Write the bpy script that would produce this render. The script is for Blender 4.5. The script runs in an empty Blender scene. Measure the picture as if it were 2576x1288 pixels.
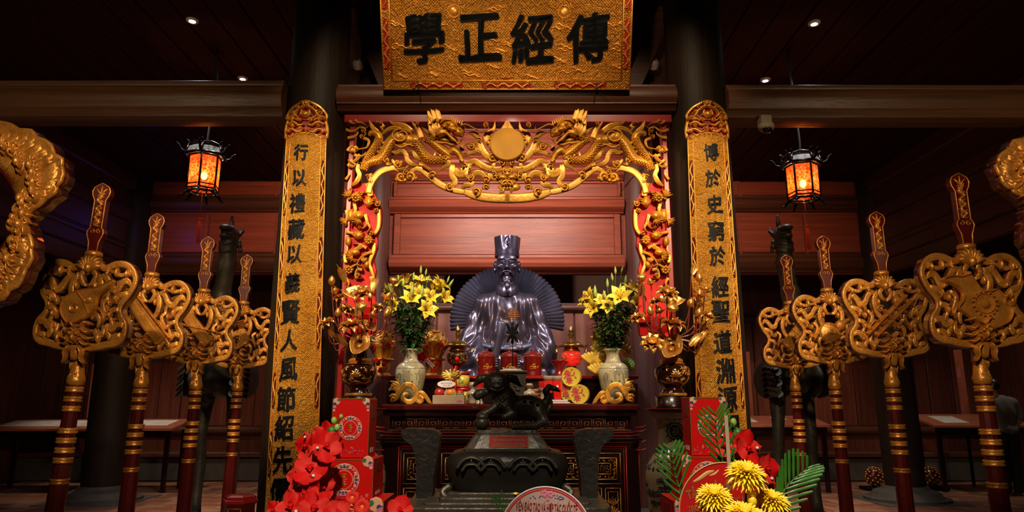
import bpy, bmesh, math, random
import numpy as np
from mathutils import Vector, Matrix, noise
random.seed(7)
PI = math.pi
sin, cos = math.sin, math.cos
SC = bpy.context.scene
COL = SC.collection

CAMH, PITCH, F = 1.36, math.radians(12.0), 1740.0
cam_data = bpy.data.cameras.new('camera')
cam = bpy.data.objects.new('camera', cam_data)
COL.objects.link(cam)
cam.location = (0, 0, CAMH)
cam.rotation_euler = (PI / 2 + PITCH, 0, 0)
cam_data.sensor_width = 36.0
cam_data.lens = F / 2576.0 * 36.0
cam_data.clip_start = 0.05
SC.camera = cam

w = bpy.data.worlds.new('night'); SC.world = w; w.use_nodes = True
w.node_tree.nodes['Background'].inputs[0].default_value = (1.0, 0.62, 0.35, 1)
w.node_tree.nodes['Background'].inputs[1].default_value = 0.0015
SC.view_settings.view_transform = 'Standard'
SC.view_settings.look = 'None'
SC.view_settings.gamma = 1.0
SC.view_settings.exposure = 0.0
SC.view_settings.use_curve_mapping = False

def aim(o, target):
    d = Vector(target) - o.location
    o.rotation_euler = d.to_track_quat('-Z', 'Y').to_euler()
def spot(name, loc, target, power, angle, color=(1, 0.72, 0.42), blend=0.6, size=0.06):
    l = bpy.data.lights.new(name, 'SPOT'); o = bpy.data.objects.new(name, l); COL.objects.link(o)
    o.location = loc; l.energy = power; l.color = color; l.spot_size = math.radians(angle)
    l.spot_blend = blend; l.shadow_soft_size = size; aim(o, target); return o
def point(name, loc, power, color=(1, 0.7, 0.4), size=0.05):
    l = bpy.data.lights.new(name, 'POINT'); o = bpy.data.objects.new(name, l); COL.objects.link(o)
    o.location = loc; l.energy = power; l.color = color; l.shadow_soft_size = size; return o
WARM = (1.0, 0.74, 0.46)
NEUT = (1.0, 0.86, 0.70)
COOL = (0.93, 0.90, 1.0)
# spot lights aimed at each part of the hall, fixtures unseen
spot('board_spot', (-1.7, 1.0, 3.9), (-1.58, 4.8, 2.3), 760, 32, WARM, 0.5)
spot('board_spot', (1.6, 1.0, 3.9), (1.5, 4.8, 2.3), 760, 32, WARM, 0.5)
spot('plaque_spot', (0.0, 2.0, 3.7), (0.0, 4.6, 4.5), 75, 50, WARM, 0.5)
spot('arch_spot', (-0.8, 3.2, 4.6), (-0.5, 5.0, 3.0), 90, 80, WARM)
spot('arch_spot', (0.8, 3.2, 4.6), (0.5, 5.0, 3.0), 90, 80, WARM)
spot('stave_spot', (-0.1, 0.3, 3.2), (-2.5, 4.5, 1.95), 430, 34, WARM)  # unseen pair added where the edge fans don't shadow the staves
spot('stave_spot', (0.1, 0.3, 3.2), (2.55, 4.5, 1.95), 430, 34, WARM)
spot('altar_spot', (0.0, 2.6, 4.4), (0.0, 5.5, 1.6), 260, 44, NEUT)
spot('altar_spot', (-1.1, 3.2, 4.4), (-0.95, 5.2, 1.8), 150, 44, NEUT)
spot('altar_spot', (1.1, 3.2, 4.4), (0.95, 5.2, 1.8), 150, 44, NEUT)
spot('statue_spot', (-0.75, 5.5, 3.55), (-0.05, 6.8, 2.3), 115, 70, COOL, 0.5, 0.03)
spot('statue_spot', (0.70, 5.5, 3.55), (-0.05, 6.8, 2.3), 115, 70, COOL, 0.5, 0.03)
spot('sanctuary_spot', (-0.5, 6.2, 4.1), (-0.2, 8.4, 3.6), 185, 100, (1, 0.82, 0.70), 0.8, 0.1)
spot('sanctuary_spot', (0.5, 6.2, 4.1), (0.2, 8.4, 3.6), 185, 100, (1, 0.82, 0.70), 0.8, 0.1)
spot('offering_spot', (-0.2, 0.3, 3.2), (-0.85, 2.4, 1.15), 330, 36, NEUT)
spot('offering_spot', (0.2, 0.2, 3.2), (0.75, 1.9, 1.1), 330, 40, NEUT)
spot('beam_spot', (-3.4, 1.6, 2.8), (-3.4, 5.0, 3.65), 85, 70, WARM, 0.9)  # unseen pair added below the tie beams to brighten them
spot('beam_spot', (3.4, 1.6, 2.8), (3.4, 5.0, 3.65), 85, 70, WARM, 0.9)
spot('floor_fill', (-4.0, 8.0, 4.7), (-3.2, 9.4, 0), 700, 60, NEUT, 0.9)  # unseen fill added to brighten the rear floor
spot('floor_fill', (4.0, 8.0, 4.7), (3.2, 9.4, 0), 700, 60, NEUT, 0.9)
spot('wing_fill', (-2.6, 7.4, 4.7), (-3.0, 10.5, 3.0), 240, 100, (1, .62, .40), 0.9)  # unseen fill added to brighten the wing walls
spot('wing_fill', (2.4, 7.4, 4.7), (2.8, 10.5, 3.0), 240, 100, (1, .62, .40), 0.9)
spot('table_fill', (-6.2, 10.9, 4.6), (-6.2, 11.7, 0.9), 260, 60, NEUT, 0.8)  # unseen fill added above the display tables
spot('table_fill', (5.0, 10.9, 4.6), (5.0, 11.7, 0.9), 160, 80, NEUT, 0.8)
spot('table_fill', (8.0, 10.6, 4.6), (8.0, 11.4, 0.9), 110, 70, NEUT, 0.8)

CP, SP = cos(PITCH), sin(PITCH)
def P(px, py, Y):
    a = (px - 1288.0) / F; b = (644.0 - py) / F
    t = Y / (CP - b * SP)
    return Vector((a * t, Y, CAMH + (SP + b * CP) * t))

class MB:
    def __init__(s, T=None):
        s.v = []; s.f = []; s.m = []; s.T = T; s.g = []; s.gi = 0; s.nest = 0
    def add(s, vs, fs, mi=0):
        n = len(s.v)
        if s.T is not None:
            vs = [s.T @ Vector(p) for p in vs]
        s.v += [tuple(p) for p in vs]
        s.f += [tuple(i + n for i in f) for f in fs]
        if isinstance(mi, int): s.m += [mi] * len(fs)
        else: s.m += list(mi)
        if not s.nest: s.gi += 1
        s.g += [s.gi] * len(fs)
    def box(s, x0, y0, z0, x1, y1, z1, mi=0, bev=0.0):
        if bev <= 0:
            vs = [(x, y, z) for z in (z0, z1) for y in (y0, y1) for x in (x0, x1)]
            s.add(vs, [(0, 2, 3, 1), (4, 5, 7, 6), (0, 1, 5, 4), (2, 6, 7, 3), (0, 4, 6, 2), (1, 3, 7, 5)], mi); return
        b = bev; vs = []; fs = []
        def rg(x0, x1, y0, y1, z):
            return [(x0, y0, z), (x1, y0, z), (x1, y1, z), (x0, y1, z)]
        L = rg(x0 + b, x1 - b, y0 + b, y1 - b, z0) 
        R = []
        for z in (z0 + b, z1 - b):
            R += [(x0 + b, y0, z), (x1 - b, y0, z), (x1, y0 + b, z), (x1, y1 - b, z), (x1 - b, y1, z), (x0 + b, y1, z), (x0, y1 - b, z), (x0, y0 + b, z)]
        U = rg(x0 + b, x1 - b, y0 + b, y1 - b, z1)
        vs = L + R + U
        fs.append((3, 2, 1, 0)); fs.append((20, 21, 22, 23))
        for i in range(8):
            j = (i + 1) % 8; fs.append((4 + i, 4 + j, 12 + j, 12 + i))
        for o, k, fl in ((4, 0, True), (12, 20, False)):
            q = [(o + 0, o + 1, k + 1, k + 0), (o + 1, o + 2, k + 1), (o + 2, o + 3, k + 2, k + 1), (o + 3, o + 4, k + 2), (o + 4, o + 5, k + 3, k + 2), (o + 5, o + 6, k + 3), (o + 6, o + 7, k + 0, k + 3), (o + 7, o + 0, k + 0)]
            fs += [tuple(reversed(t)) for t in q] if fl else q
        s.add(vs, fs, mi)
    def lathe(s, prof, c=(0, 0, 0), n=24, mi=0, cap=True, rot=0.0, sx=1.0, sy=1.0):
        vs = []; fs = []; k = len(prof)
        for (r, z) in prof:
            for i in range(n):
                a = 2 * PI * i / n + rot
                vs.append((c[0] + r * cos(a) * sx, c[1] + r * sin(a) * sy, c[2] + z))
        for j in range(k - 1):
            for i in range(n):
                i2 = (i + 1) % n
                fs.append((j * n + i, j * n + i2, (j + 1) * n + i2, (j + 1) * n + i))
        if cap:
            if prof[0][0] > 1e-5: fs.append(tuple(reversed(range(n))))
            if prof[-1][0] > 1e-5: fs.append(tuple(range((k - 1) * n, k * n)))
        ms = []
        if callable(mi):
            for j in range(k - 1): ms += [mi(0.5 * (prof[j][1] + prof[j + 1][1]))] * n
            ms += [ms[0] if ms else 0] * (len(fs) - len(ms))
        else: ms = mi
        s.add(vs, fs, ms)
    def tube(s, pts, rad, n=8, mi=0, closed=False, flat=1.0):
        pts = [Vector(p) for p in pts]; m = len(pts)
        if not hasattr(rad, '__len__'): rad = [rad] * m
        vs = []; fs = []; prev = None
        for i, p in enumerate(pts):
            if closed: t = pts[(i + 1) % m] - pts[i - 1]
            else: t = pts[min(i + 1, m - 1)] - pts[max(i - 1, 0)]
            if t.length < 1e-9: t = Vector((0, 0, 1))
            t.normalize()
            if prev is None:
                a = Vector((0, 1, 0)) if abs(t.y) < 0.9 else Vector((1, 0, 0))
                u = (a - t * a.dot(t)).normalized()
            else:
                u = (prev - t * prev.dot(t))
                u = u.normalized() if u.length > 1e-6 else t.orthogonal().normalized()
            prev = u; vv = t.cross(u)
            for k in range(n):
                an = 2 * PI * k / n
                vs.append(p + (u * cos(an) * flat + vv * sin(an)) * rad[i])
        seg = m if closed else m - 1
        for i in range(seg):
            j = (i + 1) % m
            for k in range(n):
                k2 = (k + 1) % n
                fs.append((i * n + k, i * n + k2, j * n + k2, j * n + k))
        if not closed:
            fs.append(tuple(reversed(range(n)))); fs.append(tuple(range((m - 1) * n, m * n)))
        s.add(vs, fs, mi)
    def ell(s, c, r, n=12, m=8, mi=0, R=None):
        if not hasattr(r, '__len__'): r = (r, r, r)
        vs = [(0, 0, -1)]
        for j in range(1, m):
            ph = -PI / 2 + PI * j / m
            for i in range(n):
                a = 2 * PI * i / n
                vs.append((cos(ph) * cos(a), cos(ph) * sin(a), sin(ph)))
        vs.append((0, 0, 1))
        fs = []
        for i in range(n): fs.append((0, 1 + (i + 1) % n, 1 + i))
        for j in range(m - 2):
            for i in range(n):
                i2 = (i + 1) % n; a = 1 + j * n; b = a + n
                fs.append((a + i, a + i2, b + i2, b + i))
        last = len(vs) - 1; a = 1 + (m - 2) * n
        for i in range(n): fs.append((a + i, a + (i + 1) % n, last))
        out = []
        for p in vs:
            q = Vector((p[0] * r[0], p[1] * r[1], p[2] * r[2]))
            if R is not None: q = R @ q
            out.append(q + Vector(c))
        s.add(out, fs, mi)
    def prism(s, loop, d0, d1, fn, mi=0, mside=None):
        """polygon (u,v) extruded between depth d0 (front) and d1, fn(u,v,d)->point"""
        n = len(loop); vs = [fn(u, v, d0) for u, v in loop] + [fn(u, v, d1) for u, v in loop]
        fs = [tuple(range(n)), tuple(reversed(range(n, 2 * n)))] + [(i, n + i, n + (i + 1) % n, (i + 1) % n) for i in range(n)]
        s.add(vs, fs, [mi, mi] + [mi if mside is None else mside] * n)
    def split(s, name, mats, parent=None, **kw):
        out = []
        for g in sorted(set(s.g)):
            fi = [i for i, q in enumerate(s.g) if q == g]
            vi = sorted({v for i in fi for v in s.f[i]}); mp = {v: k for k, v in enumerate(vi)}
            b = MB(); b.v = [s.v[v] for v in vi]; b.f = [tuple(mp[v] for v in s.f[i]) for i in fi]; b.m = [s.m[i] for i in fi]
            out.append(b.build(name, mats, parent, **kw))
        return out
    def build(s, name, mats, parent=None, smooth=True, local=False, auto=None, label=None, kind=None):
        me = bpy.data.meshes.new(name)
        vs = s.v
        if parent is not None and not local:
            o = wloc(parent); vs = [(a - o[0], b - o[1], c - o[2]) for a, b, c in vs]
        me.from_pydata(vs, [], s.f)
        if not isinstance(mats, (list, tuple)): mats = [mats]
        for m in mats: me.materials.append(m)
        if len(mats) > 1: me.polygons.foreach_set('material_index', s.m)
        if smooth:
            me.polygons.foreach_set('use_smooth', [True] * len(me.polygons))
            if auto is not None:
                try: me.set_sharp_from_angle(angle=math.radians(auto))
                except Exception: pass
        me.update()
        o = bpy.data.objects.new(name, me); COL.objects.link(o)
        if parent is not None: o.parent = parent
        if label: o['label'] = label
        if kind: o['kind'] = kind
        return o

def wloc(o):
    p = Vector((0, 0, 0))
    while o is not None:
        p = p + o.location; o = o.parent
    return p
def thing(name, label, cat, loc, group=None):
    o = bpy.data.objects.new(name, None); COL.objects.link(o); o.empty_display_size = 0.05
    o.location = loc; o['label'] = label; o['category'] = cat
    if group: o['group'] = group
    return o
def tag(o, label, cat, group=None):
    o['label'] = label; o['category'] = cat
    if group: o['group'] = group
    return o
def structure(o): o['kind'] = 'structure'; return o
def copy_tree(o, parent=None):
    c = o.copy(); COL.objects.link(c); c.parent = parent
    for ch in [k for k in bpy.data.objects if k.parent == o]: copy_tree(ch, c)
    return c
def kids(o): return [k for k in bpy.data.objects if k.parent == o]

def cr(pts, k=4):
    """Catmull-Rom through points of any dimension"""
    pts = [np.array(p, float) for p in pts]
    if len(pts) < 3:
        return [tuple(pts[0] + (pts[-1] - pts[0]) * t / k) for t in range(k + 1)]
    P0 = [2 * pts[0] - pts[1]] + pts + [2 * pts[-1] - pts[-2]]
    out = []
    for i in range(1, len(P0) - 2):
        a, b, c, d = P0[i - 1:i + 3]
        for j in range(k):
            t = j / k
            out.append(tuple(0.5 * (2 * b + (c - a) * t + (2 * a - 5 * b + 4 * c - d) * t * t + (3 * b - a - 3 * c + d) * t ** 3)))
    out.append(tuple(pts[-1])); return out
def crc(pts, k=4):
    pts = [np.array(p, float) for p in pts]; n = len(pts); out = []
    for i in range(n):
        a, b, c, d = pts[i - 1], pts[i], pts[(i + 1) % n], pts[(i + 2) % n]
        for j in range(k):
            t = j / k
            out.append(tuple(0.5 * (2 * b + (c - a) * t + (2 * a - 5 * b + 4 * c - d) * t * t + (3 * b - a - 3 * c + d) * t ** 3)))
    return out

PROF_RIDGE = [(-1, 0), (-0.82, 0.6), (-0.35, 0.85), (0, 1.0), (0.35, 0.85), (0.82, 0.6), (1, 0)]
PROF_GROOVE = [(-1, 0), (-0.85, 0.8), (-0.5, 0.55), (0, 1.0), (0.5, 0.55), (0.85, 0.8), (1, 0)]
PROF_FLAT = [(-1, 0), (-0.92, 0.7), (-0.55, 0.8), (0, 0.72), (0.55, 0.8), (0.92, 0.7), (1, 0)]
WMUL = 1.0
def stroke(mb, pts, wd, fn, h=0.02, back=0.03, prof=PROF_RIDGE, k=4, closed=False, base=0.0, twist=0.0):
    """carved band: pts (u,v), wd full widths in uv units, fn(u,v,d); gold front (0) and red flanks (1)"""
    if not hasattr(wd, '__len__'): wd = [wd] * len(pts)
    W = list(wd) + [wd[-1]] * (len(pts) - len(wd))
    W = [x * WMUL for x in W]; q = [(p[0], p[1], W[i]) for i, p in enumerate(pts)]
    q = crc(q, k) if closed else cr(q, k)
    n = len(q); vs = []; fs = []; ms = []; K = len(prof) + 2
    wmax = max(W) + 1e-9
    for i in range(n):
        if closed: t = np.array(q[(i + 1) % n][:2]) - np.array(q[i - 1][:2])
        else: t = np.array(q[min(i + 1, n - 1)][:2]) - np.array(q[max(i - 1, 0)][:2])
        L = math.hypot(*t) or 1.0; nx, ny = -t[1] / L, t[0] / L
        wv = max(q[i][2], 0.02 * wmax) * 0.5
        hh = h * (0.35 + 0.65 * wv * 2 / wmax)
        tw = twist * sin(i * 0.9)
        u, v = q[i][0], q[i][1]
        vs.append(fn(u - nx * wv, v - ny * wv, base - back))
        for (a, b) in prof: vs.append(fn(u + nx * wv * a, v + ny * wv * a, base + hh * (b + tw * a)))
        vs.append(fn(u + nx * wv, v + ny * wv, base - back))
    seg = n if closed else n - 1
    for i in range(seg):
        j = (i + 1) % n
        for kx in range(K):
            k2 = (kx + 1) % K
            fs.append((i * K + kx, i * K + k2, j * K + k2, j * K + kx))
            ms.append(1 if kx in (0, K - 2, K - 1) else 0)
    if not closed:
        fs.append(tuple(reversed(range(K)))); ms.append(0)
        fs.append(tuple(range((n - 1) * K, n * K))); ms.append(0)
    mb.add(vs, fs, ms)
def scroll(mb, u, v, r, fn, h=0.02, back=0.03, turns=1.25, hand=1, a0=0.0, w=None, base=0.0, knob=True):
    pts = []; wd = []; N = 9; w = w or r * 0.55; mb.gi += 1; mb.nest += 1
    for i in range(N + 1):
        t = i / N; a = a0 + hand * t * turns * 2 * PI; rr = (r - w * 0.5) * (1 - t * 0.72)
        pts.append((u + rr * cos(a), v + rr * sin(a))); wd.append(w * (1 - 0.5 * t))
    stroke(mb, pts, wd, fn, h, back, k=2, base=base)
    if knob: dome(mb, u, v, r * 0.33, fn, h * 1.3, back, base)
    mb.nest -= 1
def dome(mb, u, v, r, fn, h=0.02, back=0.02, base=0.0, n=12, ru=None, ang=0.0):
    ru = ru or r
    vs = []; fs = []; ms = []; lv = [(1.0, -back), (1.0, 0.0), (0.85, h * 0.55), (0.5, h * 0.9)]
    for (q, d) in lv:
        for i in range(n):
            a = 2 * PI * i / n; x = ru * q * cos(a); y = r * q * sin(a)
            vs.append(fn(u + x * cos(ang) - y * sin(ang), v + x * sin(ang) + y * cos(ang), base + d))
    vs.append(fn(u, v, base + h)); c = len(vs) - 1
    for j in range(3):
        for i in range(n):
            fs.append((j * n + i, j * n + (i + 1) % n, (j + 1) * n + (i + 1) % n, (j + 1) * n + i)); ms.append(1 if j == 0 else 0)
    for i in range(n): fs.append((3 * n + i, 3 * n + (i + 1) % n, c)); ms.append(0)
    mb.add(vs, fs, ms)
def fan(mb, u, v, r, fn, a0, a1, n=6, w=None, h=0.02, back=0.02, base=0.0):
    mb.gi += 1; mb.nest += 1
    for i in range(n):
        a = a0 + (a1 - a0) * i / max(1, n - 1); ww = w or r * abs(a1 - a0) / n * 1.1
        rr = r * (1 - 0.12 * (i % 2))
        stroke(mb, [(u, v), (u + rr * .55 * cos(a), v + rr * .55 * sin(a)), (u + rr * cos(a + .12), v + rr * sin(a + .12))], [ww * .5, ww, ww * .25], fn, h, back, k=3, base=base + 0.002 * (i % 2))
    mb.nest -= 1
def flame(mb, pts, w, fn, h=0.02, back=0.03, base=0.0, prof=PROF_GROOVE):
    n = len(pts); wd = [w * (1 - (i / (n - 1)) ** 1.4) + 0.02 * w for i in range(n)]
    stroke(mb, pts, wd, fn, h, back, prof, base=base)

def smin(a, b, k):
    h = np.clip(0.5 + 0.5 * (b - a) / k, 0, 1)
    return b * (1 - h) + a * h - k * h * (1 - h)
def sub(a, b, k):
    h = np.clip(0.5 - 0.5 * (a + b) / k, 0, 1)
    return a * (1 - h) - b * h + k * h * (1 - h)
class SDF:
    """lo, hi corners, cell size"""
    def __init__(s, lo, hi, cell):
        s.lo = np.array(lo, float); s.c = cell
        s.n = [int(math.ceil((hi[i] - lo[i]) / cell)) + 1 for i in range(3)]
        ax = [np.float32(lo[i]) + np.arange(s.n[i], dtype=np.float32) * np.float32(cell) for i in range(3)]
        s.X, s.Y, s.Z = np.meshgrid(*ax, indexing='ij', sparse=True)
        s.d = np.full(s.n, 1e3, np.float32)
    def ell_d(s, c, r, rot=None):
        x, y, z = s.X - c[0], s.Y - c[1], s.Z - c[2]
        if rot is not None:
            R = np.array(rot.transposed() if hasattr(rot, 'transposed') else rot)
            x, y, z = R[0][0] * x + R[0][1] * y + R[0][2] * z, R[1][0] * x + R[1][1] * y + R[1][2] * z, R[2][0] * x + R[2][1] * y + R[2][2] * z
        k = np.sqrt((x / r[0]) ** 2 + (y / r[1]) ** 2 + (z / r[2]) ** 2)
        return (k - 1) * min(r)if False else (k - 1) * (r[0] * r[1] * r[2]) ** (1 / 3)
    def cap_d(s, a, b, ra, rb):
        a = np.array(a, float); b = np.array(b, float); ab = b - a; L = float(ab @ ab) + 1e-12
        x, y, z = s.X - a[0], s.Y - a[1], s.Z - a[2]
        t = np.clip((x * ab[0] + y * ab[1] + z * ab[2]) / L, 0, 1)
        return np.sqrt((x - t * ab[0]) ** 2 + (y - t * ab[1]) ** 2 + (z - t * ab[2]) ** 2) - (ra + (rb - ra) * t)
    def ell(s, c, r, k=0.01, rot=None):
        if not hasattr(r, '__len__'): r = (r, r, r)
        s.d = smin(s.d, s.ell_d(c, r, rot), k); return s
    def cap(s, a, b, ra, rb, k=0.01): s.d = smin(s.d, s.cap_d(a, b, ra, rb), k); return s
    def path(s, pts, k=0.01):
        for p, q in zip(pts[:-1], pts[1:]): s.cap(p[:3], q[:3], p[3], q[3], k)
        return s
    def cut_ell(s, c, r, k=0.01, rot=None):
        if not hasattr(r, '__len__'): r = (r, r, r)
        s.d = sub(s.d, s.ell_d(c, r, rot), k); return s
    def cut_cap(s, a, b, ra, rb, k=0.01): s.d = sub(s.d, s.cap_d(a, b, ra, rb), k); return s
    def box_d(s, c, h, r=0.0):
        x, y, z = np.abs(s.X - c[0]) - h[0] + r, np.abs(s.Y - c[1]) - h[1] + r, np.abs(s.Z - c[2]) - h[2] + r
        return np.sqrt(np.maximum(x, 0) ** 2 + np.maximum(y, 0) ** 2 + np.maximum(z, 0) ** 2) + np.minimum(np.maximum(x, np.maximum(y, z)), 0) - r
    def mesh(s):
        f = s.d; I = f < 0
        I[0] = I[-1] = False; I[:, 0] = I[:, -1] = False; I[:, :, 0] = I[:, :, -1] = False
        nx, ny, nz = s.n
        cnt = np.zeros((nx - 1, ny - 1, nz - 1), np.int8)
        for i in (0, 1):
            for j in (0, 1):
                for k in (0, 1): cnt += I[i:nx - 1 + i, j:ny - 1 + j, k:nz - 1 + k]
        act = np.argwhere((cnt > 0) & (cnt < 8))
        idx = -np.ones(cnt.shape, np.int64); idx[tuple(act.T)] = np.arange(len(act))
        acc = np.zeros((len(act), 3)); num = np.zeros(len(act))
        for ax in range(3):
            o = [a for a in range(3) if a != ax]
            for i in (0, 1):
                for j in (0, 1):
                    p0 = act.copy(); p0[:, o[0]] += i; p0[:, o[1]] += j
                    p1 = p0.copy(); p1[:, ax] += 1
                    a = f[tuple(p0.T)]; b = f[tuple(p1.T)]
                    m = I[tuple(p0.T)] != I[tuple(p1.T)]
                    den = np.where(np.abs(a - b) < 1e-9, 1e-9, a - b)
                    t = np.clip(a / den, 0, 1)
                    q = p0.astype(float); q[:, ax] += t
                    acc[m] += q[m]; num[m] += 1
        V = acc / np.maximum(num, 1)[:, None] * s.c + s.lo
        F_ = []
        for ax in range(3):
            o = [(ax + 1) % 3, (ax + 2) % 3]
            sl0 = [slice(1, s.n[a] - 1) for a in range(3)]; sl1 = list(sl0)
            sl0[ax] = slice(0, s.n[ax] - 1); sl1[ax] = slice(1, s.n[ax])
            A = I[tuple(sl0)]; B = I[tuple(sl1)]
            e = np.argwhere(A != B); 
            if not len(e): continue
            inside = A[tuple(e.T)]
            e = e.copy(); e[:, o[0]] += 1; e[:, o[1]] += 1
            def cell(da, db):
                q = e.copy(); q[:, o[0]] += da; q[:, o[1]] += db; return idx[tuple(q.T)]
            q = np.stack([cell(-1, -1), cell(0, -1), cell(0, 0), cell(-1, 0)], 1)
            q[~inside] = q[~inside][:, ::-1]
            F_.append(q)
        return V, np.concatenate(F_)
def mesh_np(name, V, Fq, mat, parent=None, label=None, fn=None, local=False):
    if fn is not None: V = fn(V)
    if parent is not None and not local: V = V - np.array(wloc(parent))[None, :]
    me = bpy.data.meshes.new(name); me.from_pydata(V.tolist(), [], Fq.tolist())
    me.materials.append(mat); me.polygons.foreach_set('use_smooth', [True] * len(me.polygons)); me.update()
    o = bpy.data.objects.new(name, me); COL.objects.link(o)
    if parent is not None: o.parent = parent
    if label: o['label'] = label
    return o

def bold(v, f, e):
    """thicken type by overlaying shifted copies"""
    n = len(v); V = []; F_ = []
    for k, (a, b) in enumerate(((0, 0), (e, 0), (-e, 0), (0, e), (0, -e), (.7 * e, .7 * e), (-.7 * e, -.7 * e), (.7 * e, -.7 * e), (-.7 * e, .7 * e))):
        q = v.copy(); q[:, 0] += a; q[:, 1] += b; V.append(q); F_ += [tuple(i + n * k for i in t) for t in f]
    return np.concatenate(V), F_
def text_mesh(txt, size=1.0, extrude=0.01, offset=0.0, spacing=1.0, bevel=0.0):
    """returns verts, faces in the x-y plane, centred on the glyph bounds"""
    cu = bpy.data.curves.new('writing', 'FONT'); cu.body = txt; cu.size = size; cu.extrude = extrude; cu.offset = offset
    cu.space_character = spacing; cu.resolution_u = 3; cu.bevel_depth = bevel; cu.bevel_resolution = 0
    o = bpy.data.objects.new('writing', cu); COL.objects.link(o)
    dg = bpy.context.evaluated_depsgraph_get(); me = bpy.data.meshes.new_from_object(o.evaluated_get(dg))
    v = np.array([tuple(q.co) for q in me.vertices]) if len(me.vertices) else np.zeros((0, 3))
    f = [tuple(p.vertices) for p in me.polygons]
    bpy.data.objects.remove(o); bpy.data.curves.remove(cu); bpy.data.meshes.remove(me)
    if len(v):
        c = (v.min(0) + v.max(0)) / 2; v = v - c
    return v, f
def mat(name, col, rough=0.5, metal=0.0, var=0.15, vscale=6.0, bump=0.0, bscale=40.0, grain=None, coat=0.0, emit=0.0, ecol=None, alpha=None, spec=0.5, col2=None, trans=0.0, sheen=0.0):
    m = bpy.data.materials.new(name); m.use_nodes = True
    nt = m.node_tree; N = nt.nodes; L = nt.links; b = N['Principled BSDF']
    b.inputs['Roughness'].default_value = rough; b.inputs['Metallic'].default_value = metal
    b.inputs['Specular IOR Level'].default_value = spec
    b.inputs['Coat Weight'].default_value = coat; b.inputs['Coat Roughness'].default_value = 0.12
    b.inputs['Transmission Weight'].default_value = trans
    if sheen: b.inputs['Sheen Weight'].default_value = sheen
    tc = N.new('ShaderNodeTexCoord'); mp = N.new('ShaderNodeMapping'); L.new(tc.outputs['Object'], mp.inputs[0])
    if grain: mp.inputs['Scale'].default_value = grain
    nz = N.new('ShaderNodeTexNoise'); nz.inputs['Scale'].default_value = vscale; nz.inputs['Detail'].default_value = 6
    L.new(mp.outputs[0], nz.inputs[0])
    rp = N.new('ShaderNodeValToRGB'); rp.color_ramp.elements[0].position = 0.3; rp.color_ramp.elements[1].position = 0.72
    c2 = col2 or tuple(c * (1 - 2.2 * var) for c in col)
    rp.color_ramp.elements[0].color = (*[max(0, c) for c in c2], 1); rp.color_ramp.elements[1].color = (*col, 1)
    L.new(nz.outputs[0], rp.inputs[0]); L.new(rp.outputs[0], b.inputs['Base Color'])
    if bump:
        n2 = N.new('ShaderNodeTexNoise'); n2.inputs['Scale'].default_value = bscale; n2.inputs['Detail'].default_value = 4
        L.new(mp.outputs[0], n2.inputs[0])
        bp = N.new('ShaderNodeBump'); bp.inputs['Strength'].default_value = bump; bp.inputs['Distance'].default_value = 0.01
        L.new(n2.outputs[0], bp.inputs['Height']); L.new(bp.outputs[0], b.inputs['Normal'])
    if emit:
        b.inputs['Emission Color'].default_value = (*(ecol or col), 1); b.inputs['Emission Strength'].default_value = emit
    return m
def brocade(name, col, scale=60.0, col2=None, depth=1.0):
    """gilded board with a fine all-over diaper pattern in relief"""
    m = mat(name, col, 0.36, 0.55, var=0.1, vscale=5, col2=col2)
    nt = m.node_tree; N = nt.nodes; L = nt.links; b = N['Principled BSDF']
    tc = N.new('ShaderNodeTexCoord'); mp = N.new('ShaderNodeMapping'); L.new(tc.outputs['Object'], mp.inputs[0])
    mp.inputs['Rotation'].default_value = (0, PI / 4, 0)
    w1 = N.new('ShaderNodeTexWave'); w1.wave_type = 'BANDS'; w1.bands_direction = 'X'; w1.inputs['Scale'].default_value = scale * .5
    w1.inputs['Distortion'].default_value = 2.5; w1.inputs['Detail'].default_value = 1
    w2 = N.new('ShaderNodeTexWave'); w2.wave_type = 'BANDS'; w2.bands_direction = 'Z'; w2.inputs['Scale'].default_value = scale * .5
    w2.inputs['Distortion'].default_value = 2.5; w2.inputs['Detail'].default_value = 1
    vo = N.new('ShaderNodeTexVoronoi'); vo.inputs['Scale'].default_value = scale * 1.2
    for q in (w1, w2, vo): L.new(mp.outputs[0], q.inputs['Vector'])
    mx = N.new('ShaderNodeMath'); mx.operation = 'MAXIMUM'; L.new(w1.outputs['Fac'], mx.inputs[0]); L.new(w2.outputs['Fac'], mx.inputs[1])
    ad = N.new('ShaderNodeMath'); ad.operation = 'ADD'; L.new(mx.outputs[0], ad.inputs[0]); L.new(vo.outputs['Distance'], ad.inputs[1])
    nz = N.new('ShaderNodeTexNoise'); nz.inputs['Scale'].default_value = 9; nz.inputs['Distortion'].default_value = 3; L.new(tc.outputs['Object'], nz.inputs[0])
    rr = N.new('ShaderNodeValToRGB'); rr.color_ramp.elements[0].position = .46; rr.color_ramp.elements[1].position = .56; L.new(nz.outputs[0], rr.inputs[0])
    a2 = N.new('ShaderNodeMath'); a2.operation = 'MULTIPLY_ADD'; L.new(rr.outputs[0], a2.inputs[0]); a2.inputs[1].default_value = 0.9; L.new(ad.outputs[0], a2.inputs[2])
    bp = N.new('ShaderNodeBump'); bp.inputs['Strength'].default_value = 1.0; bp.inputs['Distance'].default_value = 0.006 * depth
    L.new(a2.outputs[0], bp.inputs['Height']); L.new(bp.outputs[0], b.inputs['Normal'])
    return m
WOODX = (0.35, 6, 9); WOODZ = (9, 6, 0.35); WOODY = (9, 0.35, 6)
M = {}
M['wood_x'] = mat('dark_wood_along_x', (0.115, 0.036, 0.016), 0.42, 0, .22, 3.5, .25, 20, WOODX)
M['beam'] = mat('beam_wood', (0.20, 0.085, 0.035), 0.38, 0, .22, 3.0, .3, 16, WOODX)
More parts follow.
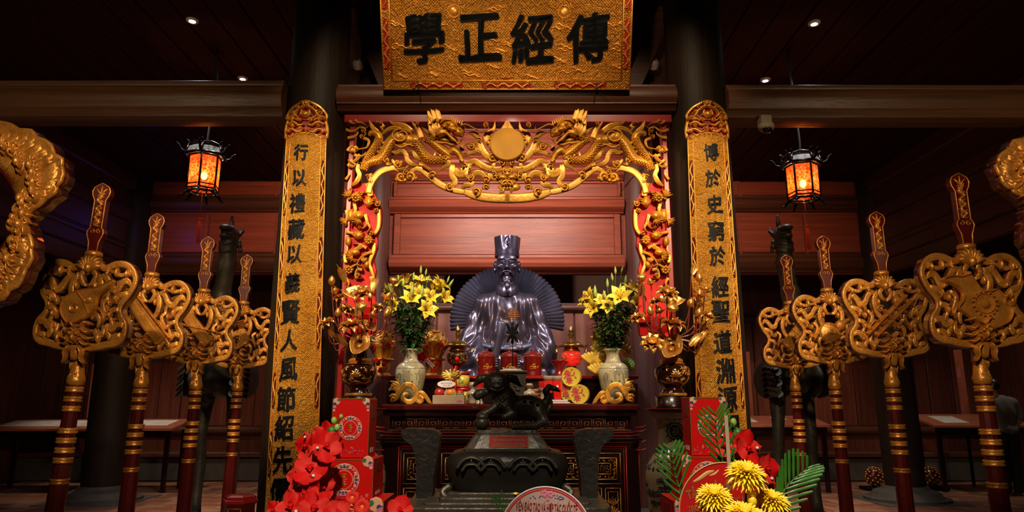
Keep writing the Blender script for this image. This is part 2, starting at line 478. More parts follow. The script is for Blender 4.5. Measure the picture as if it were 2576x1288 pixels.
M['beam_y'] = mat('beam_wood_y', (0.10, 0.034, 0.016), 0.42, 0, .22, 3.5, .25, 16, WOODY)
M['wall_x'] = mat('red_wood_x', (0.36, 0.070, 0.032), 0.40, 0, .20, 3.0, .2, 16, WOODX)
M['wall_z'] = mat('red_wood_z', (0.20, 0.050, 0.028), 0.42, 0, .22, 3.0, .2, 16, WOODZ)
M['dark_z'] = mat('dark_wood_z', (0.13, 0.032, 0.016), 0.45, 0, .22, 3.0, .2, 16, WOODZ)
M['column'] = mat('column_wood', (0.030, 0.017, 0.010), 0.55, 0, .2, 2.5, .25, 14, WOODZ, spec=.2)
M['sanct_col'] = mat('sanctuary_column', (0.16, 0.055, 0.040), 0.45, 0, .2, 2.5, .2, 14, WOODZ)
M['ceil'] = mat('ceiling_plank', (0.050, 0.010, 0.004), 0.75, 0, .3, 3.0, .3, 10, WOODY, spec=.15)
M['tile'] = mat('terracotta', (0.30, 0.105, 0.055), 0.42, 0, .22, 4, .3, 30)
M['tile2'] = mat('terracotta_pale', (0.36, 0.17, 0.10), 0.45, 0, .22, 4, .3, 30)
M['tile3'] = mat('terracotta_brown', (0.20, 0.085, 0.05), 0.45, 0, .22, 4, .3, 30)
M['grout'] = mat('grout', (0.10, 0.07, 0.05), 0.8)
M['stone'] = mat('grey_stone', (0.075, 0.062, 0.047), 0.7, 0, .15, 8, .3, 60)
M['gold'] = mat('gold_leaf', (0.80, 0.40, 0.065), 0.34, 0.55, .18, 9, .25, 50, col2=(0.52, 0.21, 0.02))
M['gold_dim'] = mat('old_gold', (0.70, 0.31, 0.05), 0.36, 0.5, .22, 14, .35, 70, col2=(0.36, 0.14, 0.02))
M['sun_gold'] = mat('matt_gold', (0.66, 0.30, 0.03), 0.7, 0.1, .2, 4, .2, 20, spec=.2)
M['gold_pale'] = mat('bright_gold', (0.85, 0.50, 0.13), 0.25, 0.75, .15, 12, .2, 60, col2=(0.65, 0.27, 0.04))
M['gold_arch'] = mat('arch_gold', (0.80, 0.35, 0.022), 0.38, 0.35, .2, 7, .2, 40, col2=(0.45, 0.19, 0.015))
M['brocade'] = brocade('gilt_brocade', (0.82, 0.39, 0.05), 70, (0.58, 0.23, 0.02))
M['brocade_b'] = brocade('gilt_brocade_plaque', (0.72, 0.31, 0.04), 45, (0.55, 0.21, 0.02), 1.3)
M['red'] = mat('red_lacquer', (0.36, 0.010, 0.006), 0.32, 0, .15, 6, coat=.3)
M['red_bright'] = mat('bright_red_lacquer', (0.62, 0.010, 0.006), 0.5, 0, .1, 6, spec=.2)
M['maroon'] = mat('maroon_lacquer', (0.085, 0.007, 0.005), 0.25, 0, .2, 6, coat=.5)
M['blackred'] = mat('black_lacquer', (0.014, 0.003, 0.002), 0.28, 0, .2, 6, coat=.35)
M['black'] = mat('black_paint', (0.005, 0.004, 0.004), 0.5, 0, .1, 6, spec=.12)
M['ink'] = mat('ink_lacquer', (0.004, 0.004, 0.005), 0.6, 0, .1, 6, spec=.15)
M['statue'] = mat('statue_bronze', (0.17, 0.130, 0.160), 0.25, 0.75, .2, 5, .12, 22, col2=(0.09, 0.065, 0.085))
M['statue_b'] = mat('statue_back_bronze', (0.15, 0.135, 0.175), 0.38, 0.6, .2, 5, .1, 22)
M['bronze'] = mat('dark_bronze', (0.026, 0.021, 0.015), 0.42, 0.35, .25, 8, .3, 50, col2=(0.012, 0.01, 0.007))
M['bronze_g'] = mat('old_bronze', (0.085, 0.068, 0.045), 0.40, 0.4, .22, 9, .25, 60, col2=(0.05, 0.043, 0.028))
M['verdigris'] = mat('green_patina', (0.10, 0.17, 0.09), 0.7, 0.1, .3, 12)
M['crane'] = mat('crane_bronze', (0.075, 0.062, 0.043), 0.5, 0.3, .25, 8, .3, 40)
M['brass'] = mat('brass', (0.62, 0.34, 0.09), 0.26, 0.9, .15, 10, .1, 30)
M['dark_brass'] = mat('dark_brass', (0.20, 0.09, 0.03), 0.34, 0.8, .25, 10, .2, 40)
M['white'] = mat('white_plastic', (0.75, 0.68, 0.60), 0.4)
M['cam_glass'] = mat('black_glass', (0.008, 0.008, 0.010), 0.08, 0, .1, 3, coat=.8)
M['celadon'] = mat('crackled_glaze', (0.50, 0.44, 0.27), 0.18, 0, .10, 6, coat=.6, col2=(0.42, 0.36, 0.20))
M['blue_line'] = mat('blue_glaze', (0.030, 0.060, 0.070), 0.2, 0, .2, 10, coat=.5)
M['lacq_vase'] = mat('aubergine_glaze', (0.035, 0.008, 0.006), 0.10, 0, .2, 6, coat=.8)
M['porc'] = mat('big_vase_glaze', (0.40, 0.31, 0.18), 0.2, 0, .12, 4, coat=.4)
M['yellow'] = mat('lily_petal', (0.80, 0.66, 0.06), 0.45, 0, .12, 14, col2=(0.74, 0.50, 0.02))
M['mum'] = mat('mum_petal', (0.98, 0.72, 0.012), 0.5, 0, .05, 14, col2=(0.95, 0.60, 0.01))
M['bud'] = mat('bud_green', (0.36, 0.50, 0.08), 0.45, 0, .2, 12)
M['leaf'] = mat('leaf_green', (0.035, 0.14, 0.020), 0.35, 0, .25, 12)
M['fern'] = mat('fern_green', (0.055, 0.22, 0.020), 0.4, 0, .25, 12)
M['stamen'] = mat('stamen', (0.22, 0.030, 0.010), 0.6)
M['orchid'] = mat('orchid_red', (0.70, 0.008, 0.006), 0.6, 0, .10, 10, spec=.12, col2=(0.52, 0.004, 0.004))
M['orchid2'] = mat('orchid_edge', (0.76, 0.028, 0.018), 0.6, 0, .10, 10, spec=.15)
M['pearl'] = mat('pearl', (0.85, 0.82, 0.80), 0.15, 0, .02, 4, coat=.5)
M['box'] = mat('red_card', (0.62, 0.006, 0.004), 0.45, 0, .10, 5, spec=.15)
M['box_d'] = mat('dark_red_card', (0.30, 0.010, 0.010), 0.38, 0, .10, 5)
M['foil'] = mat('gold_foil', (0.80, 0.52, 0.10), 0.25, 0.85, .1, 10)
M['peach'] = mat('peach_print', (0.80, 0.38, 0.20), 0.5)
M['blue_p'] = mat('blue_print', (0.03, 0.035, 0.20), 0.5)
M['green_p'] = mat('green_print', (0.03, 0.16, 0.06), 0.5)
M['lilac'] = mat('lilac_print', (0.62, 0.16, 0.24), 0.5)
M['white_p'] = mat('white_print', (0.80, 0.72, 0.66), 0.5)
M['paper'] = mat('cream_paper', (0.62, 0.50, 0.33), 0.7)
M['paper_w'] = mat('white_paper', (0.66, 0.58, 0.50), 0.7)
M['card_pink'] = mat('pale_card', (0.45, 0.30, 0.24), 0.6)
M['card_red'] = mat('red_round_card', (0.50, 0.006, 0.004), 0.5, spec=.15)
M['letter_gold'] = mat('gold_letters', (0.62, 0.33, 0.08), 0.5, 0.1)
M['letter_red'] = mat('red_letters', (0.55, 0.02, 0.02), 0.6)
M['poster'] = mat('terracotta_poster', (0.36, 0.085, 0.035), 0.6)
M['table'] = mat('display_table', (0.42, 0.12, 0.065), 0.35, 0, .15, 4, .1, 10, WOODX)
M['skin'] = mat('skin', (0.38, 0.19, 0.12), 0.55)
M['hair'] = mat('black_hair', (0.010, 0.008, 0.008), 0.4)
M['shirt'] = mat('grey_shirt', (0.16, 0.145, 0.14), 0.8)
M['trousers'] = mat('black_trousers', (0.008, 0.008, 0.010), 0.8)
M['tan_bag'] = mat('tan_cloth', (0.22, 0.14, 0.08), 0.8)
M['wire'] = mat('black_cable', (0.015, 0.014, 0.013), 0.5)
M['thread'] = mat('red_thread', (0.60, 0.020, 0.012), 0.6)
M['stem_red'] = mat('red_stem', (0.16, 0.022, 0.012), 0.3, coat=.4)
M['apple'] = mat('apple_skin', (0.60, 0.03, 0.02), 0.22, 0, .2, 9, coat=.4)
M['orange'] = mat('orange_peel', (0.85, 0.26, 0.02), 0.35, 0, .1, 9, .2, 120)
M['banana'] = mat('banana', (0.80, 0.52, 0.06), 0.4, 0, .2, 9)
M['citron'] = mat('yellow_citron', (0.82, 0.62, 0.06), 0.4, 0, .15, 9)
M['orange_fruit'] = mat('dragon_orange', (0.85, 0.36, 0.04), 0.4, 0, .15, 9)
M['lime'] = mat('green_custard', (0.42, 0.60, 0.10), 0.45, 0, .15, 9)
M['tin'] = mat('yellow_tin', (0.68, 0.50, 0.05), 0.35, 0.1, .1, 6)
M['tin_red'] = mat('tin_flower', (0.50, 0.06, 0.05), 0.45)
M['urn'] = mat('red_urn', (0.26, 0.012, 0.008), 0.15, 0, .15, 6, coat=.8)
M['ribbon'] = mat('gold_ribbon', (0.85, 0.58, 0.12), 0.3, 0.35, .15, 8)
M['wrap'] = mat('gold_wrap', (0.95, 0.55, 0.10), 0.28, 0.5, .2, 30, .6, 60, col2=(0.55, 0.20, 0.02))
M['cup_red'] = mat('red_glass', (0.75, 0.015, 0.012), 0.12, 0, .1, 6, trans=.3, emit=.10, ecol=(0.9, 0.03, 0.02))
M['lamp_red'] = mat('red_lamp_glass', (0.75, 0.03, 0.02), 0.2, 0, .3, 40, emit=.45, ecol=(1.0, 0.02, 0.01))
M['spiral'] = mat('incense_coil', (0.55, 0.18, 0.03), 0.7)
M['carton'] = mat('cream_carton', (0.52, 0.36, 0.21), 0.6)
M['grassy'] = mat('green_shred', (0.30, 0.62, 0.10), 0.6)
M['ceramic'] = mat('cream_ceramic', (0.55, 0.42, 0.28), 0.25, coat=.3)
M['cake'] = mat('orange_cake', (0.62, 0.22, 0.06), 0.5, 0, .3, 30, .5, 60)
M['glow'] = mat('lamp_disc', (1, 1, 1), 0.5, emit=26.0, ecol=(0.86, 0.90, 1.0))
M['steel'] = mat('grey_metal', (0.10, 0.10, 0.10), 0.4, 0.6)
def panel_mat():
    m = bpy.data.materials.new('painted_lantern_glass'); m.use_nodes = True
    nt = m.node_tree; N = nt.nodes; L = nt.links; b = N['Principled BSDF']
    tc = N.new('ShaderNodeTexCoord'); nz = N.new('ShaderNodeTexNoise'); nz.inputs['Scale'].default_value = 38; nz.inputs['Detail'].default_value = 3; nz.inputs['Distortion'].default_value = 1.5
    L.new(tc.outputs['Object'], nz.inputs[0])
    rp = N.new('ShaderNodeValToRGB'); e = rp.color_ramp.elements
    e[0].position = .44; e[0].color = (0.55, 0.03, 0.01, 1); e[1].position = .54; e[1].color = (0.95, 0.22, 0.07, 1)
    L.new(nz.outputs[0], rp.inputs[0]); L.new(rp.outputs[0], b.inputs['Base Color'])
    b.inputs['Roughness'].default_value = .35; b.inputs['Transmission Weight'].default_value = 0.0
    tl = N.new('ShaderNodeBsdfTranslucent'); L.new(rp.outputs[0], tl.inputs[0])
    ms = N.new('ShaderNodeMixShader'); ms.inputs[0].default_value = .8
    L.new(b.outputs[0], ms.inputs[1]); L.new(tl.outputs[0], ms.inputs[2])
    tr = N.new('ShaderNodeBsdfTransparent'); tr.inputs[0].default_value = (1, .55, .3, 1); m2 = N.new('ShaderNodeMixShader'); m2.inputs[0].default_value = .16
    L.new(ms.outputs[0], m2.inputs[1]); L.new(tr.outputs[0], m2.inputs[2]); L.new(m2.outputs[0], N['Material Output'].inputs[0]); return m
M['pane'] = panel_mat()
M['bulb'] = mat('bulb', (1, .6, .2), .5, emit=120.0, ecol=(1.0, 0.50, 0.10))
M['pane_w'] = mat('etched_glass', (0.42, 0.38, 0.30), 0.35, 0, .35, 30)
fl = MB(); fl.box(-9, -0.5, -0.06, 9, 13.6, -0.012)
floor = structure(fl.build('floor', M['grout'], smooth=False))
TS = 0.36
tm = MB(); tm.box(-TS / 2 + .006, -TS / 2 + .006, -0.03, TS / 2 - .006, TS / 2 - .006, 0.0, 0, 0.004)
protos = [tm.build('tile', M[k], floor, smooth=False, local=True) for k in ('tile', 'tile2', 'tile3')]
cells = []
for r in range(0, 38):
    y = 0.0 + r * TS + TS / 2
    for c in range(-24, 25):
        x = c * TS + (TS / 2 if r % 2 else 0)
        seen = (8.05 < y < 13.1) and (abs(x + .035) > 1.25 * y / 5 * .9)
        cells.append((0 if seen else 1, y if seen else 99, x, y))
cells.sort(key=lambda q: (q[0], q[1]))
rest = [MB(), MB(), MB()]
cnt = 0
for i, (a, b, x, y) in enumerate(cells):
    k = random.choice((0, 0, 1, 1, 2)); dz = random.uniform(-.002, .002)
    if cnt < 294 and a == 0:
        o = protos[k] if cnt in (0, 1, 2) and not protos[cnt].get('used') and cnt == k else protos[k].copy()
        if o is protos[k]: o['used'] = 1
        else: COL.objects.link(o)
        o.location = (x, y, dz); cnt += 1
    else:
        rest[k].box(x - TS / 2 + .006, y - TS / 2 + .006, -0.03, x + TS / 2 - .006, y + TS / 2 - .006, dz)
for k, o in enumerate(protos):
    if not o.get('used'): bpy.data.objects.remove(o)
    elif 'used' in o: del o['used']
for o in kids(floor):
    if 'used' in o: del o['used']
for k in range(3): rest[k].build('floor_tiling', M[('tile', 'tile2', 'tile3')[k]], floor, smooth=False, kind='stuff')

# ceiling of long planks
ZC = 4.8
cb = MB(); cb.box(-9, -0.5, ZC + .04, 9, 13.6, ZC + .1)
ceiling = structure(cb.build('ceiling', M['ceil'], smooth=False))
pk = MB(); pk.box(-.142, -7.0, -.02, .142, 7.0, .02, 0, .006); pp = pk.build('plank', M['ceil'], ceiling, smooth=False, local=True)
for i in range(60):
    o = pp if i == 0 else pp.copy()
    if i: COL.objects.link(o)
    o.location = (-8.85 + i * .3, 6.6, ZC + .022 + random.uniform(-.006, .006))

# walls
def wall(name, boxes, m):
    b = MB()
    for q in boxes: b.box(*q)
    return structure(b.build(name, m, smooth=False))
def rail(mb, x0, x1, y, z0, z1, d=0.10, ends=True):
    """moulded rail: half-round face with fillets, running along x, face towards -y"""
    h = z1 - z0
    prof = [(0, 0), (-.35, 0), (-.42, .08), (-.62, .13), (-.9, .3), (-1, .5), (-.9, .7), (-.62, .84), (-.62, .9), (-.45, .93), (-.45, 1), (0, 1)]
    vs = [(x, y + d * a, z0 + h * b) for x in (x0, x1) for a, b in prof]; n = len(prof)
    fs = [(i, n + i, n + i + 1, i + 1) for i in range(n - 1)] + [tuple(range(n)), tuple(reversed(range(n, 2 * n)))]
    mb.add(vs, fs)
def railpx(mb, x0, x1, py0, py1, Y, d=0.10):
    xm = 0.5 * (x0 + x1); a = P(xm, py0, Y); b = P(xm, py1, Y)
    rail(mb, P(x0, (py0 + py1) / 2, Y).x, P(x1, (py0 + py1) / 2, Y).x, Y, b.z, a.z, d)

wb = wall('wall_back', [(-9, 13.2, 0, 9, 13.4, ZC + .05)], M['dark_z'])
def board(parent, x0, x1, z0, z1, y, m, name='panel', th=.03, bev=.008):
    b = MB(); b.box(x0, y - th, z0, x1, y, z1, 0, bev); return b.build(name, m, parent, smooth=False)
# lower panelling of the far wall, plank by plank
x = -8.8
while x < 8.8:
    w_ = random.choice((.42, .46, .5))
    if not (-1.7 < x < 1.3): board(wb, x, x + w_ - .02, .95, 2.85, 13.19, M['dark_z' if random.random() < .4 else 'wall_z'], 'plank', .03 + random.random() * .01)
    x += w_
b = MB()
for z0, z1 in ((.78, .95), (2.85, 3.02)): rail(b, -8.9, 8.9, 13.2, z0, z1, .09)
b.build('rail', M['wood_x'], wb, auto=30)
b = MB(); b.box(-8.9, 12.75, 0, 8.9, 13.2, .42, 0, .03); b.build('stone_plinth', M['stone'], wb, smooth=False)
b = MB(); b.box(-8.9, 12.70, .42, 8.9, 13.2, .50, 0, .01); b.build('sill', M['wood_x'], wb, smooth=False)

wl = wall('wall_left', [(-8.9, -0.4, 0, -8.8, 13.2, ZC + .05)], M['dark_z'])
wr = wall('wall_right', [(8.8, -0.4, 0, 8.9, 13.2, ZC + .05)], M['dark_z'])

# upper screens between the columns of the wings (trim), rails one by one
def wing(side, n):
    if side < 0: xa, xb = 345, 880
    else: xa, xb = 1690, 2200
    Y = 10.5
    base = MB(); z0 = P(600, 690, Y).z; X0 = P(xa, 560, Y).x; X1 = P(xb, 560, Y).x
    base.box(X0, Y, z0, X1, Y + .06, ZC + .03)
    t = structure(base.build('trim_%d' % n, M['wall_x'], smooth=False))
    for (a, c, d) in ((310, 345, .10), (345, 362, .14), (418, 455, .14), (496, 534, .15), (640, 686, .16)):
        mb = MB(); railpx(mb, xa, xb, a, c, Y, d); mb.build('rail', M['wood_x'], t, auto=30)
    for (a, c) in ((366, 414), (459, 492), (540, 636)):
        seg = 3
        for i in range(seg):
            xs0 = xa + 8 + (xb - xa - 16) * i / seg; xs1 = xa + 8 + (xb - xa - 16) * (i + 1) / seg - 6
            mz = (a + c) / 2
            board(t, P(xs0, mz, Y).x, P(xs1, mz, Y).x, P(600, c, Y).z, P(600, a, Y).z, Y, M['wall_x'], 'panel', .03)
    return t
wing(-1, 1); wing(1, 2)
# side screens running towards the camera
def side_screen(x, n, s):
    b = MB(); b.box(x - .03, 2.0, 3.25, x + .03, 10.3, ZC + .03)
    t = structure(b.build('trim_%d' % n, M['beam_y'], smooth=False))
    for (z0, z1, d) in ((3.22, 3.42, .07), (3.62, 3.70, .05), (4.05, 4.25, .08), (4.55, 4.8, .09)):
        q = MB(); q.box(x - d, 2.0, z0, x + d, 10.3, z1, 0, .02); q.build('rail', M['beam_y'], t, smooth=False)
    for y0 in (2.1, 4.15, 6.2, 8.25):
        q = MB(); q.box(x - s * .045, y0, 3.44, x - s * .02, y0 + 1.95, 3.60, 0, .004); q.build('panel', M['wood_x'], t, smooth=False)
        q = MB(); q.box(x - s * .045, y0, 3.72, x - s * .02, y0 + 1.95, 4.03, 0, .004); q.build('panel', M['wood_x'], t, smooth=False)
side_screen(-5.85, 3, -1); side_screen(5.55, 4, 1)

# sanctuary screen behind the statue
YS = 8.4
sb = MB(); xL, xR = P(905, 560, YS).x, P(1640, 560, YS).x
sb.box(xL, YS, P(1276, 690, YS).z, xR, YS + .08, ZC + .03)
sanct = structure(sb.build('trim_5', M['wall_x'], smooth=False))
for (a, c, d) in ((300, 330, .12), (395, 425, .12), (427, 456, .15), (500, 540, .17), (645, 692, .20)):
    mb = MB(); railpx(mb, 984, 1566, a, c, YS, d); mb.build('rail', M['wall_x'], sanct, auto=30)
def framed(parent, px0, px1, py0, py1, Y, fr=12, m='wall_x'):
    x0, x1 = P(px0, (py0 + py1) / 2, Y).x, P(px1, (py0 + py1) / 2, Y).x; z1, z0 = P(1288, py0, Y).z, P(1288, py1, Y).z
    k = (x1 - x0) / (px1 - px0) * fr
    b = MB(); b.box(x0, Y - .05, z0, x1, Y, z1); b.box(x0 + k, Y - .03, z0 + k * .7, x1 - k, Y + .01, z1 - k * .7)
    # frame and sunk field
    b = MB()
    b.box(x0, Y - .06, z0, x0 + k, Y, z1, 0, .006); b.box(x1 - k, Y - .06, z0, x1, Y, z1, 0, .006)
    b.box(x0 + k, Y - .058, z1 - k * .6, x1 - k, Y, z1, 0, .006); b.box(x0 + k, Y - .058, z0, x1 - k, Y, z0 + k * .6, 0, .006)
    p = b.build('panel_frame', M[m], parent, smooth=False)
    b = MB(); b.box(x0 + k, Y - .03, z0 + k * .6, x1 - k, Y, z1 - k * .6, 0, .004); b.build('panel', M[m], p, smooth=False)
framed(sanct, 992, 1560, 460, 498, YS, 8)
framed(sanct, 992, 1560, 541, 643, YS, 16)
framed(sanct, 992, 1560, 332, 393, YS, 8)
# low panelling behind the statue
lo = MB(); lo.box(xL, YS, 0.3, xR, YS + .06, P(1276, 768, YS).z)
low = structure(lo.build('trim_6', M['dark_z'], smooth=False))
zt = P(1276, 768, YS).z
n_ = 11
for i in range(n_):
    a = xL + (xR - xL) * i / n_; board(low, a + .006, a + (xR - xL) / n_ - .006, .5, zt - .1, YS, M['wall_z'], 'plank', .03 + .006 * (i % 2))
mb = MB(); rail(mb, xL, xR, YS, zt - .10, zt + .02, .09); mb.build('rail', M['wood_x'], low, auto=30)
# cheeks closing the sanctuary at both sides
for sx, nm in ((xL, 7), (xR, 8)):
    b = MB(); b.box(sx - .03, YS + .1, .3, sx + .03, 10.4, ZC + .03); structure(b.build('trim_%d' % nm, M['dark_z'], smooth=False))

def column(x, y, rt, rm, rb, label, base=True, m='column', z1=None):
    t = structure(bpy.data.objects.new('column', None)); COL.objects.link(t); t.location = (x, y, 0)
    t['label'] = label
    z1 = z1 or ZC + .02
    b = MB(); b.lathe([(rb, .18), (rm, 1.2), (rm, 2.2), ((rm + rt) / 2, 3.4), (rt, z1)], (x, y, 0), 36); b.build('shaft', M[m], t, auto=40)
    if base:
        bs = 1 if y > 6 else .45
        b = MB(); b.lathe([(rb + .30*bs, 0), (rb + .30*bs, .05), (rb + .22*bs, .055), (rb + .20*bs, .08), (rb + .17*bs, .13), (rb + .06, .17), (rb + .03, .21)], (x, y, 0), 36); b.build('stone_base', M['stone'], t, auto=30)
        b = MB(); b.box(x - rb - .34*bs, y - rb - .34*bs, -.01, x + rb + .34*bs, y + rb + .34*bs, .012, 0, .004); b.build('base_slab', M['stone'], t, smooth=False)
    return t
column(-1.51, 5.02, .215, .238, .235, 'smooth dark timber column carrying the left gilt couplet board')
column(1.435, 5.02, .215, .238, .235, 'smooth dark timber column carrying the right gilt couplet board')
column(-5.87, 10.35, .23, .27, .26, 'round dark column with stone base behind the left row of staves')
column(5.62, 10.35, .23, .27, .26, 'round dark column with stone base behind the right row of staves')
column(P(944, 600, 8.4).x, 8.32, .18, .20, .20, 'reddish sanctuary column left of the statue', m='sanct_col')
column(P(1610, 600, 8.4).x, 8.32, .18, .20, .20, 'reddish sanctuary column right of the statue', m='sanct_col')
column(5.25, 5.02, .22, .27, .27, 'dark timber column at the end of the right tie beam')
column(-5.35, 5.02, .22, .27, .27, 'dark timber column at the end of the left tie beam')

def beam(px0, px1, py0, py1, n, Y=4.98, m='beam'):
    z1 = P(1288, py0, Y).z; z0 = P(1288, py1, Y).z; x0 = P(px0, (py0 + py1) / 2, Y).x; x1 = P(px1, (py0 + py1) / 2, Y).x
    h = z1 - z0; prof = []
    for (a, b_) in ((-.10, 0), (-.16, .03), (-.20, .20), (-.22, .23), (-.22, .27), (-.255, .40), (-.265, .55), (-.25, .72), (-.215, .82), (-.22, .86), (-.19, .90), (-.19, .97), (-.17, 1.0)):
        prof.append((a * .62, b_))
    full = prof + [(-a, b_) for a, b_ in reversed(prof)]
    vs = [(x, Y + a, z0 + h * b_) for x in (x0, x1) for a, b_ in full]; k = len(full)
    fs = [(i, k + i, k + (i + 1) % k, (i + 1) % k) for i in range(k)] + [tuple(range(k)), tuple(reversed(range(k, 2 * k)))]
    mb = MB(); mb.add(vs, fs); return structure(mb.build('trim_%d' % n, M[m], auto=35))
beam(-330, 724, 218, 308, 9)
beam(858, 1692, 228, 294, 10, m='wood_x')  # centre beam: darker wood colour stands in for weaker light
beam(1818, 2580, 229, 311, 11)
# slanted roof timbers beside the plaque
def timber(p0, p1, wd, n):
    d = (p1 - p0).normalized(); u = Vector((0, 1, 0)); s = d.cross(u).normalized()
    mb = MB(); vs = [p + s * a * wd + u * b_ * wd for p in (p0, p1) for a, b_ in ((-1, -1), (1, -1), (1, 1), (-1, 1))]
    mb.add(vs, [(0, 1, 2, 3), (7, 6, 5, 4), (0, 4, 5, 1), (1, 5, 6, 2), (2, 6, 7, 3), (3, 7, 4, 0)])
    return structure(mb.build('trim_%d' % n, M['wood_x'], smooth=False))
timber(P(898, 30, 5.6), P(985, 240, 5.6), .07, 12)
timber(P(1672, 30, 5.6), P(1582, 240, 5.6), .07, 13)
bb = MB(); bb.box(P(880, 100, 5.8).x, 5.8, P(1288, 230, 5.8).z, P(1690, 100, 5.8).x, 5.85, ZC + .02); structure(bb.build('trim_14', M['wood_x'], smooth=False))
def brush(v, h, seed, sx=1.0):
    """give type the swelling, slanted look of brush writing; v centred, h height"""
    out = v.copy(); rs = random.Random(seed); sh = rs.uniform(.02, .10)
    out[:, 0] = (v[:, 0] * sx)
    for i in range(len(v)):
        p = Vector((v[i, 0] / h * 3.2 + seed, v[i, 1] / h * 3.2, 0)); q = noise.noise(p); r = noise.noise(p + Vector((7, 3, 1)))
        q2 = noise.noise(p * 3.1)
        out[i, 0] += h * (.045 * q + .016 * q2); out[i, 1] += h * (.045 * r + .016 * q2) + sh * v[i, 0]
    return out
def couplet(px_top, xb, chars, seg_side, label, anchor):
    YC = 4.985; R0 = .30
    def xc(z): t = (3.4 - z) / 2.6; return px_top + (xb - px_top) * t
    def hw(z): t = (3.4 - z) / 2.6; return .150 + .026 * t
    def fn(s, z, d):
        R = R0 + .02 * (3.4 - z) / 2.6; a = s / R; return Vector((xc(z) + (R + d) * sin(a), YC - (R + d) * cos(a), z))
    t = thing('couplet_board', label, 'couplet board', (xb, YC - .3, .45))
    zt = P(773, 345, 4.70).z
    b = MB(); n = 12; zs = [.45 + (zt - .45) * i / 40 for i in range(41)]
    for face, d in ((0, 0.0), (1, -.03)):
        pass
    vs = []; fs = []
    for j, z in enumerate(zs):
        for i in range(n + 1):
            s = hw(z) * (-1 + 2 * i / n); zz = z
            if j == 40: zz = z + .035 * (1 - (2 * i / n - 1) ** 2)
            vs.append(fn(s, zz, 0))
        for i in range(n + 1): vs.append(fn(hw(z) * (-1 + 2 * i / n), z + (.035 * (1 - (2 * i / n - 1) ** 2) if j == 40 else 0), -.028))
    K = 2 * (n + 1)
    for j in range(40):
        for i in range(n):
            a = j * K + i; fs.append((a, a + 1, a + K + 1, a + K)); a += n + 1; fs.append((a + K, a + K + 1, a + 1, a))
        a = j * K; fs.append((a, a + K, a + K + n + 1, a + n + 1)); a = j * K + n; fs.append((a + n + 1, a + K + n + 1, a + K, a))
    fs.append(tuple(range(n + 1)) + tuple(reversed(range(n + 1, K)))); fs.append(tuple(40 * K + i for i in range(K - 1, n, -1)) + tuple(40 * K + i for i in range(n, -1, -1)))
    b.add(vs, fs); b.build('board', M['brocade'], t, auto=40)
    # raised edge beads
    b = MB()
    for s in (-1, 1):
        for off, r in ((.004, .0045), (.040, .003)):
            b.tube([fn(s * (hw(z) - off), z, .002) for z in zs], r, 5)
    b.tube([fn(hw(zt) * (-.9 + 1.8 * i / 12), zt - .012 + .035 * (1 - (i / 6 - 1) ** 2), .002) for i in range(13)], .0035, 5)
    b.build('edge_bead', M['gold'], t)
    # red cartouches with gilt scrolls on the border band
    for (a, c) in ((405, 545), (598, 700), (738, 878), (938, 1028), (1085, 1200)):
        for s in (-1, 1):
            z1 = P(773, a, 4.72).z; z0 = P(773, c, 4.72).z; off = .021
            m_ = MB(); vs = []; fs = []; N = 8
            for i in range(N + 1):
                z = z0 + (z1 - z0) * i / N; sc = hw(z) - off; wq = .013 if 0 < i < N else .006
                for q in (-wq, wq): vs.append(fn(s * (sc + q), z, .0015))
            for i in range(N): fs.append((2 * i, 2 * i + 1, 2 * i + 3, 2 * i + 2))
            m_.add(vs, fs); car = m_.build('cartouche', M['maroon'], t)
            g = MB(); k = max(3, int((z1 - z0) / .05))
            pts = [(s * (hw((z0 + z1) / 2) - off) + .007 * (1 if i % 2 else -1), z0 + (z1 - z0) * (i + .5) / k) for i in range(k)]
            stroke(g, pts, .010, fn, .006, .004, k=3)
            for i, (u, v) in enumerate(pts):
                scroll(g, u, v, .010, fn, .006, .003, 1.0, 1 if i % 2 else -1, w=.006, knob=False)
            g.build('scrollwork', [M['gold'], M['maroon']], car)
    # carved crown
    cz = P(773, 300, 4.70).z
    def fc(u, v, d): return fn(u * .155, cz + v * .135, d)
    b = MB(); outl = [(-.98, -1.05), (-1.0, -.5), (-.9, 0), (-.95, .25), (-.7, .6), (-.4, .8), (0, .98), (.4, .82), (.7, .6), (.95, .25), (.9, 0), (1.0, -.5), (.98, -1.05)]
    o = cr(outl, 3); vs = [fc(u * .93, v * .93, -.004) for u, v in o] + [fc(0, 0, -.004)]
    b.add(vs, [(i, i + 1, len(o)) for i in range(len(o) - 1)] + [(len(o) - 1, 0, len(o))]); b.build('crown_ground', M['red'], t, smooth=False)
    g = MB()
    stroke(g, o, .13, fc, .016, .01, PROF_FLAT, k=1)
    rs = random.Random(3)
    for sg in (-1, 1):
        for (pp, ww) in (([(0, .7), (.3, .55), (.5, .25), (.3, 0), (0, -.1)], .17), ([(.9, .1), (.6, .15), (.45, .4), (.65, .55)], .14), ([(.85, -.3), (.55, -.2), (.3, -.4), (.05, -.35)], .16),
                         ([(.95, -.7), (.6, -.6), (.35, -.8), (.1, -.65)], .15), ([(.15, .45), (.2, .2), (0, .15)], .12), ([(.75, -.05), (.5, -.02), (.35, -.15)], .10), ([(.2, .95), (.1, .75), (.25, .6)], .14)):
            stroke(g, [(sg * a, c) for a, c in pp], [ww, ww, ww * .8, ww * .4], fc, .026, .012)
        for (u, v, r) in ((.62, .32, .15), (.25, -.12, .14), (.6, -.42, .13), (.8, -.72, .13), (.15, -.62, .12), (.38, .62, .13), (.85, .02, .11)):
            scroll(g, sg * u, v, r, fc, .028, .01, 1.2, sg, rs.random() * 6, base=.004)
        fan(g, sg * .5, .05, .3, fc, (PI * .2 if sg > 0 else PI * .8), (-PI * .3 if sg > 0 else PI * 1.3), 5, .07, .02, .01, .004)
